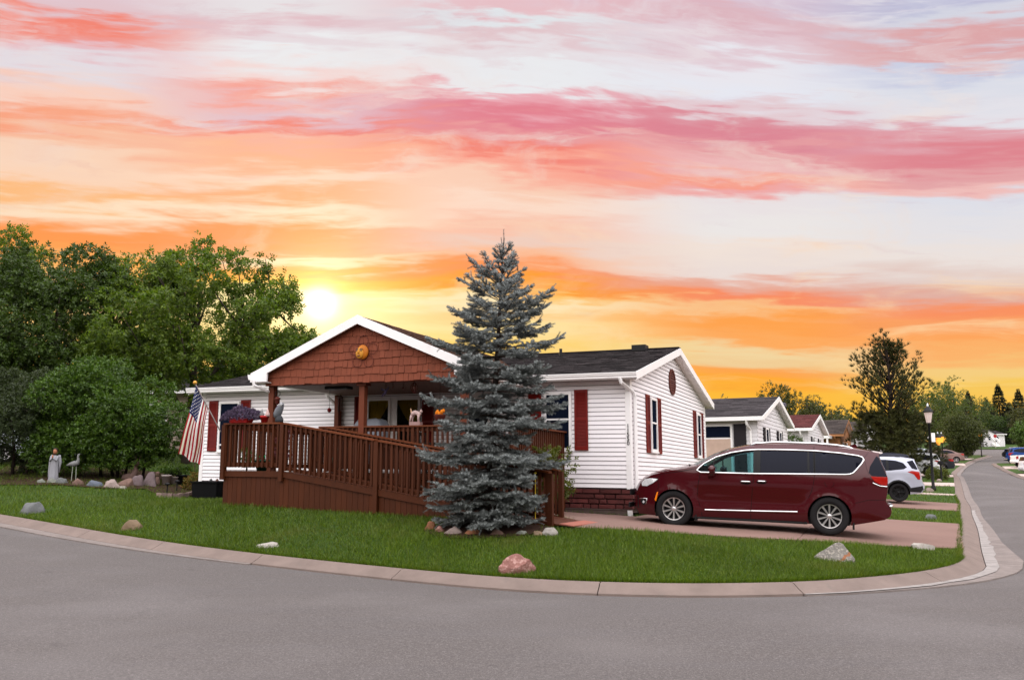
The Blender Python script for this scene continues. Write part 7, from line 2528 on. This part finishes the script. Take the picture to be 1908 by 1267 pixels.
cu.ball((4.9, -1.5, .78), (.2, .2, .06), 14, 8)
tag(recenter(cu.build('cushion', M_redp, None, True), HW(4.9, -1.5, .74)), 'red cushion on the chair beside the grill', 'cushion')
gp = thing('green_pot', 'dark green pot with two bright green frog heads on the landing', 'flower pot', HW(7.05, -4.35, .285))
H().lathe([(.10, .285), (.15, .50), (.165, .50), (.165, .54), (.13, .54)], 14, (7.05, -4.35, 0)).build('pot', pm('dark_green_glaze', (.008, .06, .035), .35, .15), gp, True)
for a in (6.98, 7.13):
    H().ball((a, -4.38, .60), .04, 10, 7).build('frog_head', pm('bright_green_glaze', (.01, .26, .08), .35, .1), gp, True)
x, y, z = HW(7.1, -3.6, .285)
leafy('potted_plant', 'dark red leaved plant behind the landing balusters', 'plant', (x, y, z), [([(0, 0, 0), (0, 0, .5)], .02, .01)], [(0, 0, .55, .16, .16, .32), (.05, 0, .85, .12, .12, .16)], 160, .10, pm('red_leaf', (.10, .016, .02), .6, .3, 4, island=.4, var2=(.16, .05, .06)), M_bark2, .1, -.9, 3, SPRAY6, limbs=False)
x, y, z = HW(7.5, -4.3, .285)
leafy('potted_plant', 'small green plant at the left end of the landing', 'plant', (x, y, z), [([(0, 0, 0), (0, 0, .3)], .02, .01)], [(0, 0, .30, .14, .14, .20)], 90, .09, M_lilac, M_bark2, .1, -.9, 3, SPRAY6, limbs=False)
hs = H()
hs.tube([(7.55, -.7, 1.05), (7.6, -.72, .9), (7.7, -.74, .7), (7.8, -.75, .5), (7.85, -.8, .33)], .028, 7)
tag(recenter(hs.build('garden_hose', pm('teal_hose', (.008, .20, .13), .45, .1), None, True), HW(7.6, -.7, .3)), 'green garden hose hanging down behind the railing', 'hose')
x, y, z = HW(1.15, -1.75, gh(1.15, -1.75))
leafy('shrub', 'thin leafy yellow green shrub between the spruce and the white wall', 'shrub', (x, y, z), [([(0, 0, -.1), (.05, 0, .7), (.0, 0, 1.3)], .025, .008), ([(0, 0, 0), (-.3, 0, .9), (-.5, 0, 1.3)], .02, .006)], [(-.35, 0, 1.22, .35, .3, .22), (.0, 0, 1.15, .38, .3, .25), (.22, 0, 1.0, .22, .25, .22), (-.1, 0, .7, .4, .3, .3)], 330, .17, M_yel, M_bark2, .3, -.2, 2.4, SPRAY6, limbs=False)
fl_ = H()
fl_.lathe([(.004, .30), (.03, .315), (.012, .33)], 8, (.40, -4.85, 0))
fl_.tube([(.40, -4.85, .30), (.40, -4.86, -.5)], .006, 4)
tag(recenter(fl_.build('yellow_flower', pm('yellow_petal', (.75, .55, .02), .6), None), HW(.4, -4.85, -.6)), 'single yellow flower beside the end of the ramp railing', 'flower')
# pale car glimpsed through the bush
street_car('sedan', 'parked_car', 'pale car glimpsed through the gap between the two bushes', park(-18.0, 34.5), .15, MATS['pale_paint'])

# unseen trees across the road, added to keep low sky off the porch
n = 5200
xw = R.uniform(-78, 56, n)
yw = -19 - R.random(n) * 6 + np.clip(-xw - 30, 0, 50) * .45
zw = R.random(n) * (8.6 + 1.6 * np.sin(xw * .35) + 1.0 * np.sin(xw * .9))
v, f = scatter(SPRAY9[0], SPRAY9[1], np.column_stack([xw, yw, zw]), frames(rdir(n) + np.array([0, .4, .3]), spin=R.random(n) * 6), R.uniform(1.3, 2.3, n))
tag(raw_mesh('forest', v, f, M_dkleaf), kind='stuff')
